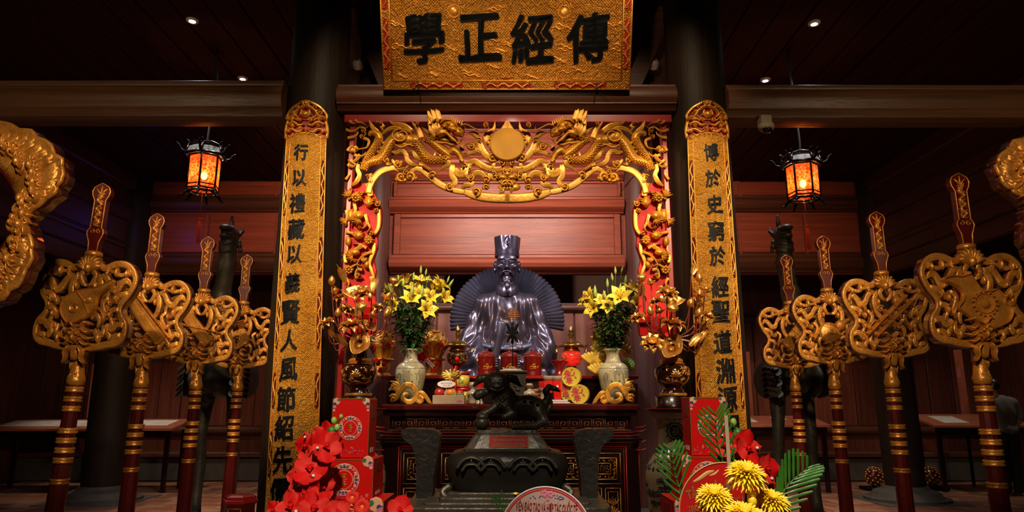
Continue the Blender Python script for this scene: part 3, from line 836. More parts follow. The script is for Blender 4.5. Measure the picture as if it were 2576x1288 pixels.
    dome(g, 0, .2, .2, fc, .035, .01); dome(g, 0, .82, .14, fc, .03, .01)
    for i in range(9): dome(g, -.8 + .2 * i, -.97 + .12 * (1 - (i / 4 - 1) ** 2), .055, fc, .014, .005)
    g.build('carved_crown', [M['gold'], M['red']], t, kind='stuff')
    # characters
    for i, (ch, px, py, hp) in enumerate(chars):
        p = P(px, py, 4.70); hgt = hp / 1740 * 4.75 ; v, f = bold(*text_mesh(ch, 1.0, .012, .0), .024)
        v = brush(v, 1.0, i * 3.7 + anchor, .80); 
        ex = v[:, 1].max() - v[:, 1].min(); sc = hgt / max(ex, .6); s0 = (p.x - xc(p.z))
        mb = MB(); mb.add([fn(s0 + q[0] * sc, p.z + q[1] * sc, .002 + (.004 if q[2] > 0 else -.004)) for q in v], f)
        mb.build('character', M['ink'], t, smooth=False)
    # two wooden pegs carrying the board
    return t
L_CH = [('行', 759, 385, 46), ('以', 755, 449, 46), ('禮', 750, 513, 54), ('藏', 747, 578, 56), ('以', 743, 641, 50), ('義', 738, 713, 54), ('賢', 733, 787, 62), ('人', 730, 857, 56), ('風', 728, 930, 60), ('節', 722, 1004, 60), ('紹', 718, 1075, 60), ('先', 714, 1156, 64), ('儒', 707, 1235, 66)]
R_CH = [('博', 1787, 385, 50), ('於', 1792, 450, 50), ('史', 1796, 516, 52), ('窮', 1799, 582, 54), ('於', 1803, 645, 52), ('經', 1809, 722, 56), ('聖', 1811, 785, 56), ('道', 1815, 861, 58), ('淵', 1822, 934, 62), ('源', 1828, 1003, 62), ('開', 1834, 1075, 60), ('後', 1838, 1155, 60), ('學', 1843, 1230, 60)]
couplet(-1.492, -1.43, L_CH, 1, 'long gilt board with thirteen black characters hung on the left column', 1.0)
couplet(1.415, 1.385, R_CH, -1, 'long gilt board with black characters on the right column, above the yellow chrysanthemums', 2.0)

TT = math.radians(24); pb = P(1275, 225, 4.80)
PN = Vector((0, -cos(TT), -sin(TT))); PU = Vector((0, -sin(TT), cos(TT)))
def onpl(px, py):
    a = (px - 1288.0) / F; b = (644.0 - py) / F
    d = Vector((a, CP - b * SP, SP + b * CP)); o = Vector((0, 0, CAMH))
    t = (pb - o).dot(PN) / d.dot(PN); q = o + d * t - pb; return q.x, q.dot(PU)
def fp(u, v, d): return pb + Vector((u, 0, 0)) + PU * v + PN * d
hwid = onpl(1582, 225)[0]; hwid = (onpl(1582, 223)[0] - onpl(967, 223)[0]) / 2; ucen = (onpl(1582, 223)[0] + onpl(967, 223)[0]) / 2
HT = .98
plq = thing('name_plaque', 'wide gilt plaque with four large black characters leaning over the altar bay', 'plaque', tuple(pb))
b = MB(); b.prism([(ucen - hwid, 0), (ucen + hwid, 0), (ucen + hwid, HT), (ucen - hwid, HT)], 0, -.05, fp); b.build('field', M['brocade_b'], plq, smooth=False)
fw = .062
def bar(u0, v0, u1, v1, nm='frame_bar'):
    b = MB(); b.prism([(u0, v0), (u1, v0), (u1, v1), (u0, v1)], .028, -.052, fp); 
    return b.build(nm, M['brocade_b'], plq, smooth=False)
l, r = ucen - hwid, ucen + hwid
bars = [bar(l, 0, r, fw), bar(l, HT - fw, r, HT), bar(l, fw, l + fw, HT - fw), bar(r - fw, fw, r, HT - fw)]
b = MB()
for (q0, q1) in (((l + fw, fw), (r - fw, fw)), ((l + fw, fw), (l + fw, HT - fw)), ((r - fw, fw), (r - fw, HT - fw)), ((l, 0), (r, 0)), ((l, 0), (l, HT)), ((r, 0), (r, HT))):
    b.tube([fp(q0[0], q0[1], .026), fp(q1[0], q1[1], .026)], .006, 6)
b.build('edge_bead', M['gold'], plq)
def cart(u0, v0, u1, v1, par):
    e = .25 * min(abs(u1 - u0), abs(v1 - v0))
    m_ = MB(); m_.prism([(u0 + e, v0), (u1 - e, v0), (u1, v0 + e), (u1, v1 - e), (u1 - e, v1), (u0 + e, v1), (u0, v1 - e), (u0, v0 + e)], .030, .02, fp); c = m_.build('cartouche', M['red'], par, smooth=False)
    g = MB(); L = max(u1 - u0, v1 - v0); hor = (u1 - u0) > (v1 - v0); k = int(L / .045); wv = .013
    pts = []
    for i in range(k):
        t = (i + .5) / k; s = wv * (1 if i % 2 else -1)
        pts.append((u0 + (u1 - u0) * t, (v0 + v1) / 2 + s) if hor else ((u0 + u1) / 2 + s, v0 + (v1 - v0) * t))
    stroke(g, pts, .012, lambda a, b_, d: fp(a, b_, d + .03), .010, .006, k=3)
    for i, (a, b_) in enumerate(pts): scroll(g, a, b_, .016, lambda a, b_, d: fp(a, b_, d + .03), .010, .004, 1.1, 1 if i % 2 else -1, i, w=.008, knob=False)
    g.build('scrollwork', [M['gold'], M['red']], c)
for (a, c) in ((1033, 1166), (1212, 1336), (1392, 1524)):
    cart(onpl(a, 214)[0], .014, onpl(c, 214)[0], .048, bars[0])
for s in (0, 1):
    u0 = (l + .012) if s == 0 else (r - .050)
    for (va, vb) in ((.14, .50), (.56, .90)): cart(u0, va, u0 + .038, vb, bars[2 + s])
# relief clouds, pearls and dragons on the field
g = MB()
for (px, py) in ((1142, 28), (1419, 30)):
    u, v = onpl(px, py); dome(g, u, v, .033, fp, .010, .004)
    stroke(g, [(u + .045 * cos(a * PI / 5), v + .045 * sin(a * PI / 5)) for a in range(10)], .008, fp, .006, .003, k=2, closed=True)
rs = random.Random(12)
for (px, py) in ((1255, 20), (1300, 75), (1135, 120), (1270, 110), (1280, 130), (1110, 60), (1400, 150), (1420, 120), (1245, 165), (1350, 190), (1075, 185), (1180, 185), (1450, 180), (1005, 190), (1545, 60), (1000, 60), (1000, 120), (1550, 170), (1545, 120), (1420, 70)):
    u, v = onpl(px + rs.uniform(-8, 8), py); 
    for k in range(3):
        du = rs.uniform(-.06, .06); dv = rs.uniform(-.02, .02)
        stroke(g, [(u - .05 + du, v + dv), (u - .02 + du, v + .012 + dv), (u + .01 + du, v - .006 + dv), (u + .045 + du, v + .008 + dv)], [.004, .013, .012, .003], fp, .007, .003, k=3)
    scroll(g, u, v, .014, fp, .008, .003, 1.1, 1, rs.random() * 6, w=.007, knob=False)
u, v = onpl(1272, 190); fan(g, u, v - .02, .045, fp, .3, PI - .3, 5, .015, .01, .003)
g.build('relief_clouds', [M['gold'], M['gold']], plq, kind='stuff')
for i, (ch, px, py, hp) in enumerate((('學', 1067, 97, 130), ('正', 1207, 95, 126), ('經', 1340, 97, 130), ('傳', 1480, 97, 132))):
    u, v = onpl(px, py); v_, f = bold(*text_mesh(ch, 1.0, .01, .0), .028); v_ = brush(v_, 1.0, i * 5.3 + 40, .86)
    ex = v_[:, 1].max() - v_[:, 1].min(); va = onpl(px, py - hp / 2)[1] - onpl(px, py + hp / 2)[1]; sc = va / ex
    mb = MB(); mb.add([fp(u + q[0] * sc, v + q[1] * sc, .001 + (.007 if q[2] > 0 else -.004)) for q in v_], f); mb.build('character', M['ink'], plq, smooth=False)
# iron straps under the plaque
b = MB()
for px in (1054, 1500):
    q = P(px, 222, 4.78); b.box(q.x - .004, 4.74, q.z - .03, q.x + .004, 4.80, q.z + .03)
b.build('strap', M['black'], plq, smooth=False)
# back struts that carry the plaque on the beam
b = MB()
for uu in (ucen - .6, ucen + .6):
    b.box(uu - .02, 4.68, pb.z + .45, uu + .02, 4.98, pb.z + .49)
b.build('bracket', M['wood_x'], plq, smooth=False)
YA = 4.92
arch = thing('altar_arch', 'openwork gilt altar arch of dragons and clouds with a plain sun disc', 'arch', (-.035, YA, .35))
K1 = 4.293
def fa(u, v, d): return P(860 + u / K1, 240 + v / K1, YA - d)
def fam(u, v, d): return P(860 + (3572 - u) / K1, 240 + v / K1, YA - d)
K2 = 2.927
def fcL(u, v, d): return P(850 + u / K2, 460 + v / K2, YA - d)
def fcR(u, v, d): return P(2552 - (850 + u / K2), 460 + v / K2, YA - d)
GA = [M['gold_arch'], M['red_bright']]
G_, FL = PROF_GROOVE, PROF_FLAT
def half(fn, nm):
    # lower rail
    g = MB()
    stroke(g, [(285, 1060), (300, 985), (340, 905), (410, 830), (490, 795), (570, 785), (625, 815)], [62, 62, 62, 60, 58, 50, 34], fn, .035, .06, FL)
    stroke(g, [(735, 835), (790, 795), (850, 795), (915, 845), (985, 905), (1060, 960), (1140, 1000), (1240, 1030), (1330, 1045)], [30, 50, 60, 60, 62, 64, 62, 56, 50], fn, .035, .06, FL)
    stroke(g, [(1310, 1035), (1400, 1068), (1500, 1092), (1640, 1108), (1786, 1112)], [50, 76, 86, 90, 90], fn, .04, .06, FL)
    rail_ = g.build('rail', GA, arch)
    # clouds hanging from the rail
    g = MB()
    for (u, v, r, h) in ((640, 880, 66, 1), (735, 875, 74, -1), (690, 825, 42, 1)):
        scroll(g, u, v, r, fn, .045, .05, 1.3, h, 1.2)
    for (u, v, r) in ((600, 905, 30), (680, 915, 26), (790, 895, 30)): dome(g, u, v, r, fn, .035, .045)
    g.split('cloud', GA, arch)
    # scroll discs
    g = MB()
    for i, (u, v, r) in enumerate(((975, 862, 46), (1165, 985, 50), (1450, 1040, 55), (1560, 992, 40), (1395, 885, 42), (1560, 912, 46), (480, 692, 42), (600, 735, 52), (1110, 682, 38), (1625, 665, 54), (1730, 725, 36), (1610, 500, 44), (1400, 545, 44), (1480, 483, 36), (1722, 425, 32), (1765, 812, 42), (1318, 762, 38), (1390, 800, 30), (1640, 845, 34), (1770, 955, 48), (1690, 870, 34))):
        scroll(g, u, v, r * 1.22, fn, .05, .05, 1.35, 1 if i % 2 else -1, i * .8)
    g.split('scroll', GA, arch)
    # cloud shape behind the dragon body
    g = MB()
    for (u, v, rx, ry, h) in ((610, 440, 92, 78, .052), (700, 470, 100, 70, .046), (790, 478, 62, 58, .042), (660, 520, 80, 40, .036), (760, 530, 60, 36, .034)):
        dome(g, u, v, ry, fn, h, .04, ru=rx)
    stroke(g, [(640, 440), (615, 425), (625, 395), (665, 385), (700, 415), (690, 465), (640, 490), (580, 480), (545, 440), (560, 390), (620, 365), (700, 375), (760, 420)], [8, 12, 14, 16, 16, 16, 16, 16, 16, 14, 14, 12, 8], fn, .012, .0, base=.045)
    stroke(g, [(560, 520), (640, 560), (720, 530), (790, 545), (850, 480)], [10, 22, 22, 20, 8], fn, .02, .02, base=.025)
    g.split('cloud', GA, arch)
    # dragon
    drg = MB()
    body = [(240, 800), (262, 735), (330, 705), (400, 690), (455, 620), (505, 530), (570, 455)]
    stroke(drg, body, [70, 88, 92, 92, 96, 98, 90], fn, .055, .045)
    stroke(drg, [(775, 500), (830, 560), (880, 640), (950, 690), (1040, 700), (1125, 690), (1165, 640)], [80, 96, 100, 90, 76, 70, 60], fn, .05, .045)
    stroke(drg, [(900, 470), (970, 500), (1050, 560), (1110, 610), (1160, 650)], [60, 76, 84, 84, 60], fn, .055, .045)
    stroke(drg, [(1165, 625), (1200, 590), (1240, 610), (1275, 660), (1300, 715)], [50, 70, 66, 50, 40], fn, .05, .045)
    stroke(drg, [(245, 790), (270, 690), (330, 600), (385, 520), (400, 445), (360, 400), (310, 410), (300, 440)], [60, 70, 76, 80, 78, 66, 50, 26], fn, .045, .045)
    stroke(drg, [(830, 745), (870, 760), (910, 785), (945, 805)], [60, 50, 44, 26], fn, .04, .045)
    dob = drg.build('dragon', GA, arch)
    # scales down the back
    sc = MB()
    for (path, w0, a0) in ((body, 88, 1), ([(775, 500), (830, 560), (880, 640), (950, 690), (1040, 700), (1125, 690)], 88, 1), ([(900, 470), (970, 500), (1050, 560), (1110, 610)], 74, 1), ([(270, 690), (330, 600), (385, 520), (400, 445)], 66, 1)):
        q = cr([(p[0], p[1]) for p in path], 5)
        for i in range(0, len(q) - 1):
            tx, ty = q[i + 1][0] - q[i][0], q[i + 1][1] - q[i][1]; L = math.hypot(tx, ty) or 1; nx, ny = -ty / L, tx / L
            for k in (-.30, 0, .30):
                o = (k + (.15 if i % 2 else 0)) * w0
                if abs(o) < .42 * w0: dome(sc, q[i][0] + nx * o, q[i][1] + ny * o, 11, fn, .012, .0, .043 - .00009 * o * o * .12, n=6)
    sc.build('scales', GA, dob, kind='stuff')
    # spines along the back
    sp = MB()
    for (u, v, du, dv) in ((400, 610, -60, -10), (430, 570, -55, -20), (455, 520, -40, -30), (300, 670, -45, -22), (345, 655, -35, -30), (840, 620, -45, 20), (870, 690, -30, 30), (1000, 655, 10, -45), (1060, 655, 22, -40), (250, 740, -50, -10), (232, 790, -52, -6)):
        flame(sp, [(u, v), (u + du * .6, v + dv * .5 - 4), (u + du * 1.3, v + dv * 1.3)], 26, fn, .02, .02, .015)
    sp.build('spines', GA, dob, kind='stuff')
    # head
    hd = MB()
    for (u, v, rx, ry, h, an) in ((1255, 390, 62, 48, .085, 0.2), (1160, 320, 88, 62, .08, 0.1), (1080, 395, 82, 58, .07, -.3), (1010, 440, 60, 36, .05, 0), (1190, 470, 60, 32, .05, .5), (1110, 480, 70, 30, .045, .3), (1200, 360, 50, 34, .095, .2), (1290, 430, 28, 22, .06, 0)):
        dome(hd, u, v, ry * 1.22, fn, h * 1.15, .05, ru=rx * 1.18, ang=an)
    for (u, v, r) in ((1105, 330, 22), (1150, 300, 24), (1165, 352, 20), (1230, 372, 16), (1272, 368, 14)): dome(hd, u, v, r, fn, .03, 0, .075)
    stroke(hd, [(1060, 300), (1110, 262), (1170, 262), (1220, 300), (1240, 340)], [14, 26, 28, 22, 10], fn, .03, .01, base=.06)
    stroke(hd, [(1010, 430), (1060, 410), (1115, 400), (1150, 425), (1190, 470), (1235, 500)], [10, 26, 30, 28, 22, 8], fn, .03, .01, base=.055)
    stroke(hd, [(985, 480), (1050, 510), (1120, 510), (1180, 530), (1250, 515), (1300, 480)], [16, 34, 36, 34, 26, 10], fn, .03, .03, base=.02)
    for i in range(6): flame(hd, [(1180 + i * 22, 268 + i * 9), (1186 + i * 22, 245 + i * 9), (1196 + i * 22, 215 + i * 10)], 14, fn, .015, .01, .04)
    head = hd.build('dragon_head', GA, dob)
    mn = MB()
    for (pp, w) in (([(1060, 270), (1035, 190), (1000, 120), (915, 42)], 60), ([(1010, 265), (985, 190), (950, 130), (905, 82)], 50), ([(985, 285), (950, 225), (930, 170), (905, 128)], 44), ([(960, 310), (945, 270), (930, 240), (915, 222)], 36), ([(1030, 290), (1050, 220), (1045, 160), (1010, 90)], 34),
                    ([(1010, 440), (960, 380), (945, 330), (925, 282)], 44), ([(1030, 410), (985, 350), (985, 300), (960, 262)], 40), ([(1000, 470), (950, 470), (900, 500), (880, 465)], 36), ([(1040, 380), (1010, 330), (1020, 290), (1000, 250)], 36), ([(1060, 360), (1040, 300), (1060, 260)], 30)):
        flame(mn, pp, w, fn, .04, .03, .02)
    for (pp, w) in (([(1280, 325), (1340, 312), (1410, 345), (1490, 378), (1580, 388), (1660, 372)], 18), ([(1130, 400), (1190, 455), (1260, 530), (1345, 602)], 26), ([(1300, 470), (1345, 440), (1330, 400)], 16)):
        flame(mn, pp, w, fn, .03, .02, .05, PROF_RIDGE)
    mn.split('mane_lock', GA, dob)
    cl = MB()
    for a in (-.9, -.5, -.1, .3): stroke(cl, [(1300, 715), (1300 + 30 * sin(a), 690 + 4), (1305 + 46 * sin(a), 745 - 20 * abs(a))], [20, 18, 6], fn, .03, .01, base=.03)
    for i in range(5): stroke(cl, [(870 + i * 16, 770 + i * 10), (885 + i * 16, 750 + i * 10), (905 + i * 15, 772 + i * 10)], [16, 16, 8], fn, .02, .01, base=.03)
    cl.build('claws', GA, dob, kind='stuff')
    # flames and ribbons
    g = MB()
    for (pp, w) in (([(750, 400), (680, 340), (610, 315), (545, 300), (500, 258)], 70), ([(860, 470), (830, 380), (790, 330), (742, 268)], 62), ([(640, 380), (560, 355), (480, 380), (430, 420), (390, 408)], 56), ([(385, 400), (335, 350), (310, 300), (288, 258)], 52), ([(450, 345), (420, 300), (395, 292), (365, 292)], 36),
                    ([(985, 405), (930, 400), (890, 365), (850, 340)], 46), ([(1150, 700), (1140, 745), (1080, 790), (1000, 850)], 60), ([(1600, 460), (1570, 420), (1640, 360), (1655, 270)], 66), ([(1740, 400), (1760, 350), (1775, 300), (1790, 255)], 70), ([(420, 330), (440, 380), (400, 400)], 28),
                    ([(170, 560), (120, 600), (100, 560), (70, 600)], 50), ([(200, 640), (150, 700), (90, 720), (60, 690)], 40), ([(1310, 600), (1290, 560), (1360, 520), (1440, 500)], 36)):
        flame(g, pp, w, fn, .045, .04, .0)
    g.split('flame', GA, arch)
    g = MB()
    for (pp, w) in (([(530, 600), (590, 620), (645, 600), (692, 640), (710, 700), (760, 745), (830, 755)], [14, 40, 44, 46, 46, 44, 16]), ([(1290, 645), (1350, 640), (1420, 612), (1500, 620)], [16, 36, 36, 12]),
                    ([(1340, 730), (1430, 712), (1500, 752), (1590, 795), (1690, 800), (1770, 770)], [24, 56, 62, 60, 56, 30]), ([(1360, 405), (1430, 415), (1475, 460)], [10, 50, 40]), ([(1420, 500), (1480, 520), (1515, 590), (1560, 650), (1620, 695), (1690, 690)], [30, 60, 64, 62, 56, 30]),
                    ([(1200, 745), (1190, 800), (1190, 870), (1225, 925), (1205, 975), (1160, 990)], [36, 58, 54, 52, 46, 30]), ([(1200, 790), (1265, 840), (1335, 815), (1370, 750), (1440, 722)], [40, 90, 92, 60, 40]), ([(1375, 770), (1345, 850), (1385, 900)], [40, 60, 40]), ([(1400, 880), (1450, 840), (1512, 850), (1562, 905)], [40, 56, 56, 40]),
                    ([(1420, 925), (1385, 965), (1330, 975), (1290, 1015)], [40, 50, 46, 18]), ([(1480, 740), (1520, 790), (1560, 800)], [20, 24, 6]), ([(1700, 870), (1650, 900), (1600, 860), (1590, 820)], [30, 44, 44, 20]), ([(1680, 985), (1720, 1000), (1750, 1050)], [14, 40, 20]), ([(1786, 860), (1730, 890), (1700, 850)], [50, 44, 20]), ([(1786, 915), (1720, 930), (1680, 905)], [50, 44, 16]),
                    ([(1590, 400), (1560, 450), (1590, 520), (1620, 560), (1600, 600)], [30, 60, 62, 50, 16]), ([(1500, 620), (1460, 590), (1430, 560)], [36, 40, 20]), ([(540, 690), (600, 780), (680, 790), (740, 740)], [20, 26, 26, 12]), ([(1620, 790), (1640, 740), (1600, 700)], [26, 34, 12]), ([(470, 700), (500, 740), (540, 740)], [30, 36, 18]),
                    ([(850, 700), (800, 660), (760, 610), (700, 600)], [30, 40, 30, 12]), ([(330, 850), (300, 880), (310, 930), (280, 945)], [30, 44, 40, 12]), ([(180, 740), (170, 800), (190, 860), (160, 930), (100, 980)], [30, 40, 44, 46, 16])):
        stroke(g, pp, w, fn, .042, .04, G_)
    g.split('ribbon', GA, arch)
    # corner tangle of small waves
    g = MB()
    for (pp, w) in (([(40, 365), (100, 390), (150, 375), (200, 340), (260, 350), (300, 320)], 26), ([(60, 460), (120, 450), (165, 420), (180, 380)], 28), ([(80, 270), (110, 300), (160, 300), (210, 330)], 24), ([(140, 262), (170, 290), (230, 300), (290, 350)], 24), ([(230, 460), (290, 490), (270, 560), (200, 575), (130, 580)], 30),
                    ([(60, 600), (90, 560), (130, 550), (150, 590)], 30), ([(130, 640), (190, 660), (240, 640), (260, 600)], 30), ([(60, 740), (110, 770), (160, 740), (190, 700)], 28), ([(80, 690), (140, 740), (160, 780)], 26), ([(40, 910), (80, 850), (70, 800)], 26), ([(360, 290), (430, 292), (440, 330)], 22), ([(210, 370), (250, 400), (240, 440), (200, 440)], 26)):
        flame(g, pp, w, fn, .045, .03, .0)
    for (u, v, r) in ((230, 380, 44), (215, 440, 30), (150, 570, 30), (80, 765, 30), (280, 880, 34), (100, 600, 26), (420, 300, 22), (810, 300, 26), (1560, 318, 40)): scroll(g, u, v, r, fn, .05, .03, 1.2, 1, u)
    g.split('wavework', GA, arch)
WMUL = 1.22
half(fa, 'left'); half(fam, 'right')
WMUL = 1.0
# sun disc
c = P(1276, 369, YA); g = MB()
g.lathe([(.130, .0), (.130, .034), (.124, .042), (.116, .042), (0.0, .045)], (0, 0, 0), 40, cap=False)
vv = [Vector((p[0] + c.x, YA - .02 - p[2], p[1] + c.z)) for p in g.v]; g.v = [tuple(q) for q in vv]
g.build('sun_disc', M['sun_gold'], arch, auto=25)
g = MB()
for k in range(8): scroll(g, 1786 + 172 * cos(k * PI / 4 + .39), 560 + 172 * sin(k * PI / 4 + .39), 34, fa, .05, .03, 1.2, 1, k)
g.split('sun_bead', GA, arch)
g = MB()
for (u, v, rx, ry, h) in ((1786, 845, 60, 34, .05), (1740, 880, 50, 30, .045), (1832, 880, 50, 30, .045), (1786, 1000, 90, 30, .03), (1870, 990, 60, 44, .035)): dome(g, u, v, ry, fa, h, .04, ru=rx)
flame(g, [(1800, 990), (1790, 960), (1760, 940), (1700, 930)], 50, fa, .04, .04)
flame(g, [(1700, 1050), (1740, 1030), (1730, 990), (1680, 985)], 36, fa, .04, .04)
g.split('cloud', GA, arch)

# red frame of the arch
b = MB(); x0, x1 = P(866, 300, YA).x, P(1690, 300, YA).x; zt = P(1276, 288, YA).z
b.box(x0, YA - .01, P(1276, 309, YA).z, x1, YA + .07, zt, 0, .006); b.build('top_rail', M['red'], arch, smooth=False)
for s, px0, px1 in ((0, 866, 880), (1, 1676, 1690)):
    b = MB(); b.box(P(px0, 600, YA).x, YA - .01, .35, P(px1, 600, YA).x, YA + .07, P(1276, 309, YA).z, 0, .006); b.build('stile', M['red'], arch, smooth=False)
# red cheeks with carved birds and flowers
for s, fn in ((0, fcL), (1, fcR)):
    b = MB(); outl = [(70, 20), (235, 0), (262, 60), (300, 150), (322, 190), (318, 300), (290, 385), (292, 470), (262, 560), (280, 640), (272, 700), (276, 880), (270, 1120), (40, 1120), (40, 700), (150, 690), (160, 560), (90, 600), (45, 500), (90, 420), (50, 300), (110, 180)]
    o = cr(outl + [outl[0]], 2)[:-1]
    # triangulated red board with thickness
    bm = bmesh.new(); fr = [bm.verts.new(fn(u, v, -.015)) for u, v in o]; f_ = bm.faces.new(fr); 
    r_ = bmesh.ops.extrude_face_region(bm, geom=[f_]); 
    for e in r_['geom']:
        if isinstance(e, bmesh.types.BMVert): e.co.y += .05
    bmesh.ops.triangulate(bm, faces=[f for f in bm.faces if len(f.verts) > 4])
    m_ = MB(); m_.add([tuple(v.co) for v in bm.verts], []); bm.verts.index_update(); m_.add([tuple(v.co) for v in bm.verts], [tuple(v.index for v in f.verts) for f in bm.faces]) if False else None
    bm.verts.ensure_lookup_table(); m_ = MB(); m_.add([tuple(v.co) for v in bm.verts], [tuple(v.index for v in f.verts) for f in bm.faces]); bm.free()
    ck = m_.build('cheek_board', M['red_bright'], arch, smooth=False)
    for k in range(4):
        q = MB(); q.tube([fn(190, 975 + k * 16, .0), fn(276, 975 + k * 16, .0)], .012, 8); q.build('cheek_moulding', M['red_bright'], ck)
    g = MB()
    stroke(g, [(222, 0), (232, 60), (240, 100)], [50, 52, 46], fn, .03, .04, FL)
    stroke(g, [(300, 195), (302, 260), (296, 330), (268, 380)], [30, 36, 34, 26], fn, .03, .04, FL)
    stroke(g, [(268, 440), (262, 500), (240, 560), (232, 600), (245, 640), (262, 700), (264, 820)], [26, 34, 30, 26, 28, 22, 12], fn, .03, .04, FL)
    for (u, v, r) in ((290, 150, 34), (278, 200, 26), (265, 120, 20), (242, 375, 24), (150, 680, 26), (122, 575, 20), (160, 330, 18)): scroll(g, u, v, r, fn, .045, .04, 1.3, 1, v)
    g.build('edge_rail', GA, arch)
    g = MB()    # phoenix and foliage: bodies, wings, tails
    for (u, v, rx, ry, h) in ((150, 240, 42, 36, .06), (225, 140, 30, 44, .055), (150, 385, 40, 34, .06), (225, 420, 36, 36, .06), (120, 510, 46, 28, .055), (210, 600, 22, 34, .05), (80, 640, 36, 30, .05), (90, 240, 30, 50, .04), (75, 430, 24, 40, .04)):
        dome(g, u, v, ry, fn, h, .03, ru=rx)
    for (u, v, r, a, b_) in ((225, 170, 62, -2.4, -.6), (150, 260, 60, 1.0, 2.8), (150, 400, 58, -2.8, -.8), (110, 530, 62, 1.8, 3.6), (90, 100, 66, -3.0, -1.4), (190, 590, 50, -2.2, -.9), (80, 650, 50, -2.6, -.5), (60, 270, 52, 1.6, 3.3), (130, 110, 60, -1.2, .4), (230, 430, 40, -2.8, .2)):
        fan(g, u, v, r, fn, a, b_, 6, 15, .035, .02, .018)
    for (pp, w) in (([(70, 120), (110, 100), (160, 90), (200, 60)], 22), ([(50, 80), (100, 90), (150, 70), (220, 75)], 20), ([(120, 150), (130, 200), (110, 260), (100, 330)], 30), ([(200, 230), (215, 290), (190, 330), (150, 335)], 28), ([(215, 290), (235, 330), (215, 370)], 24), ([(60, 360), (110, 370), (170, 360)], 24), ([(180, 460), (150, 480), (90, 520), (55, 580)], 40),
                    ([(60, 590), (50, 540), (70, 490), (60, 440)], 26), ([(210, 480), (190, 470), (150, 450), (110, 450)], 24), ([(250, 510), (215, 520), (170, 550), (140, 600), (160, 640)], 24), ([(180, 640), (140, 640), (130, 700), (190, 700)], 24), ([(60, 200), (70, 260), (50, 320)], 22), ([(100, 620), (140, 600), (180, 620)], 20), ([(245, 690), (250, 740), (235, 800), (220, 860)], 26), ([(60, 700), (80, 740), (60, 800)], 24)):
        flame(g, pp, w, fn, .035, .03, .006)
    for (u, v) in ((225, 420), (80, 640), (130, 110)):
        for k in range(8): dome(g, u + 22 * cos(k * PI / 4), v + 22 * sin(k * PI / 4), 11, fn, .02, 0, .045, n=7)
        dome(g, u, v, 11, fn, .026, 0, .05, n=8)
    g.split('carving', GA, arch)
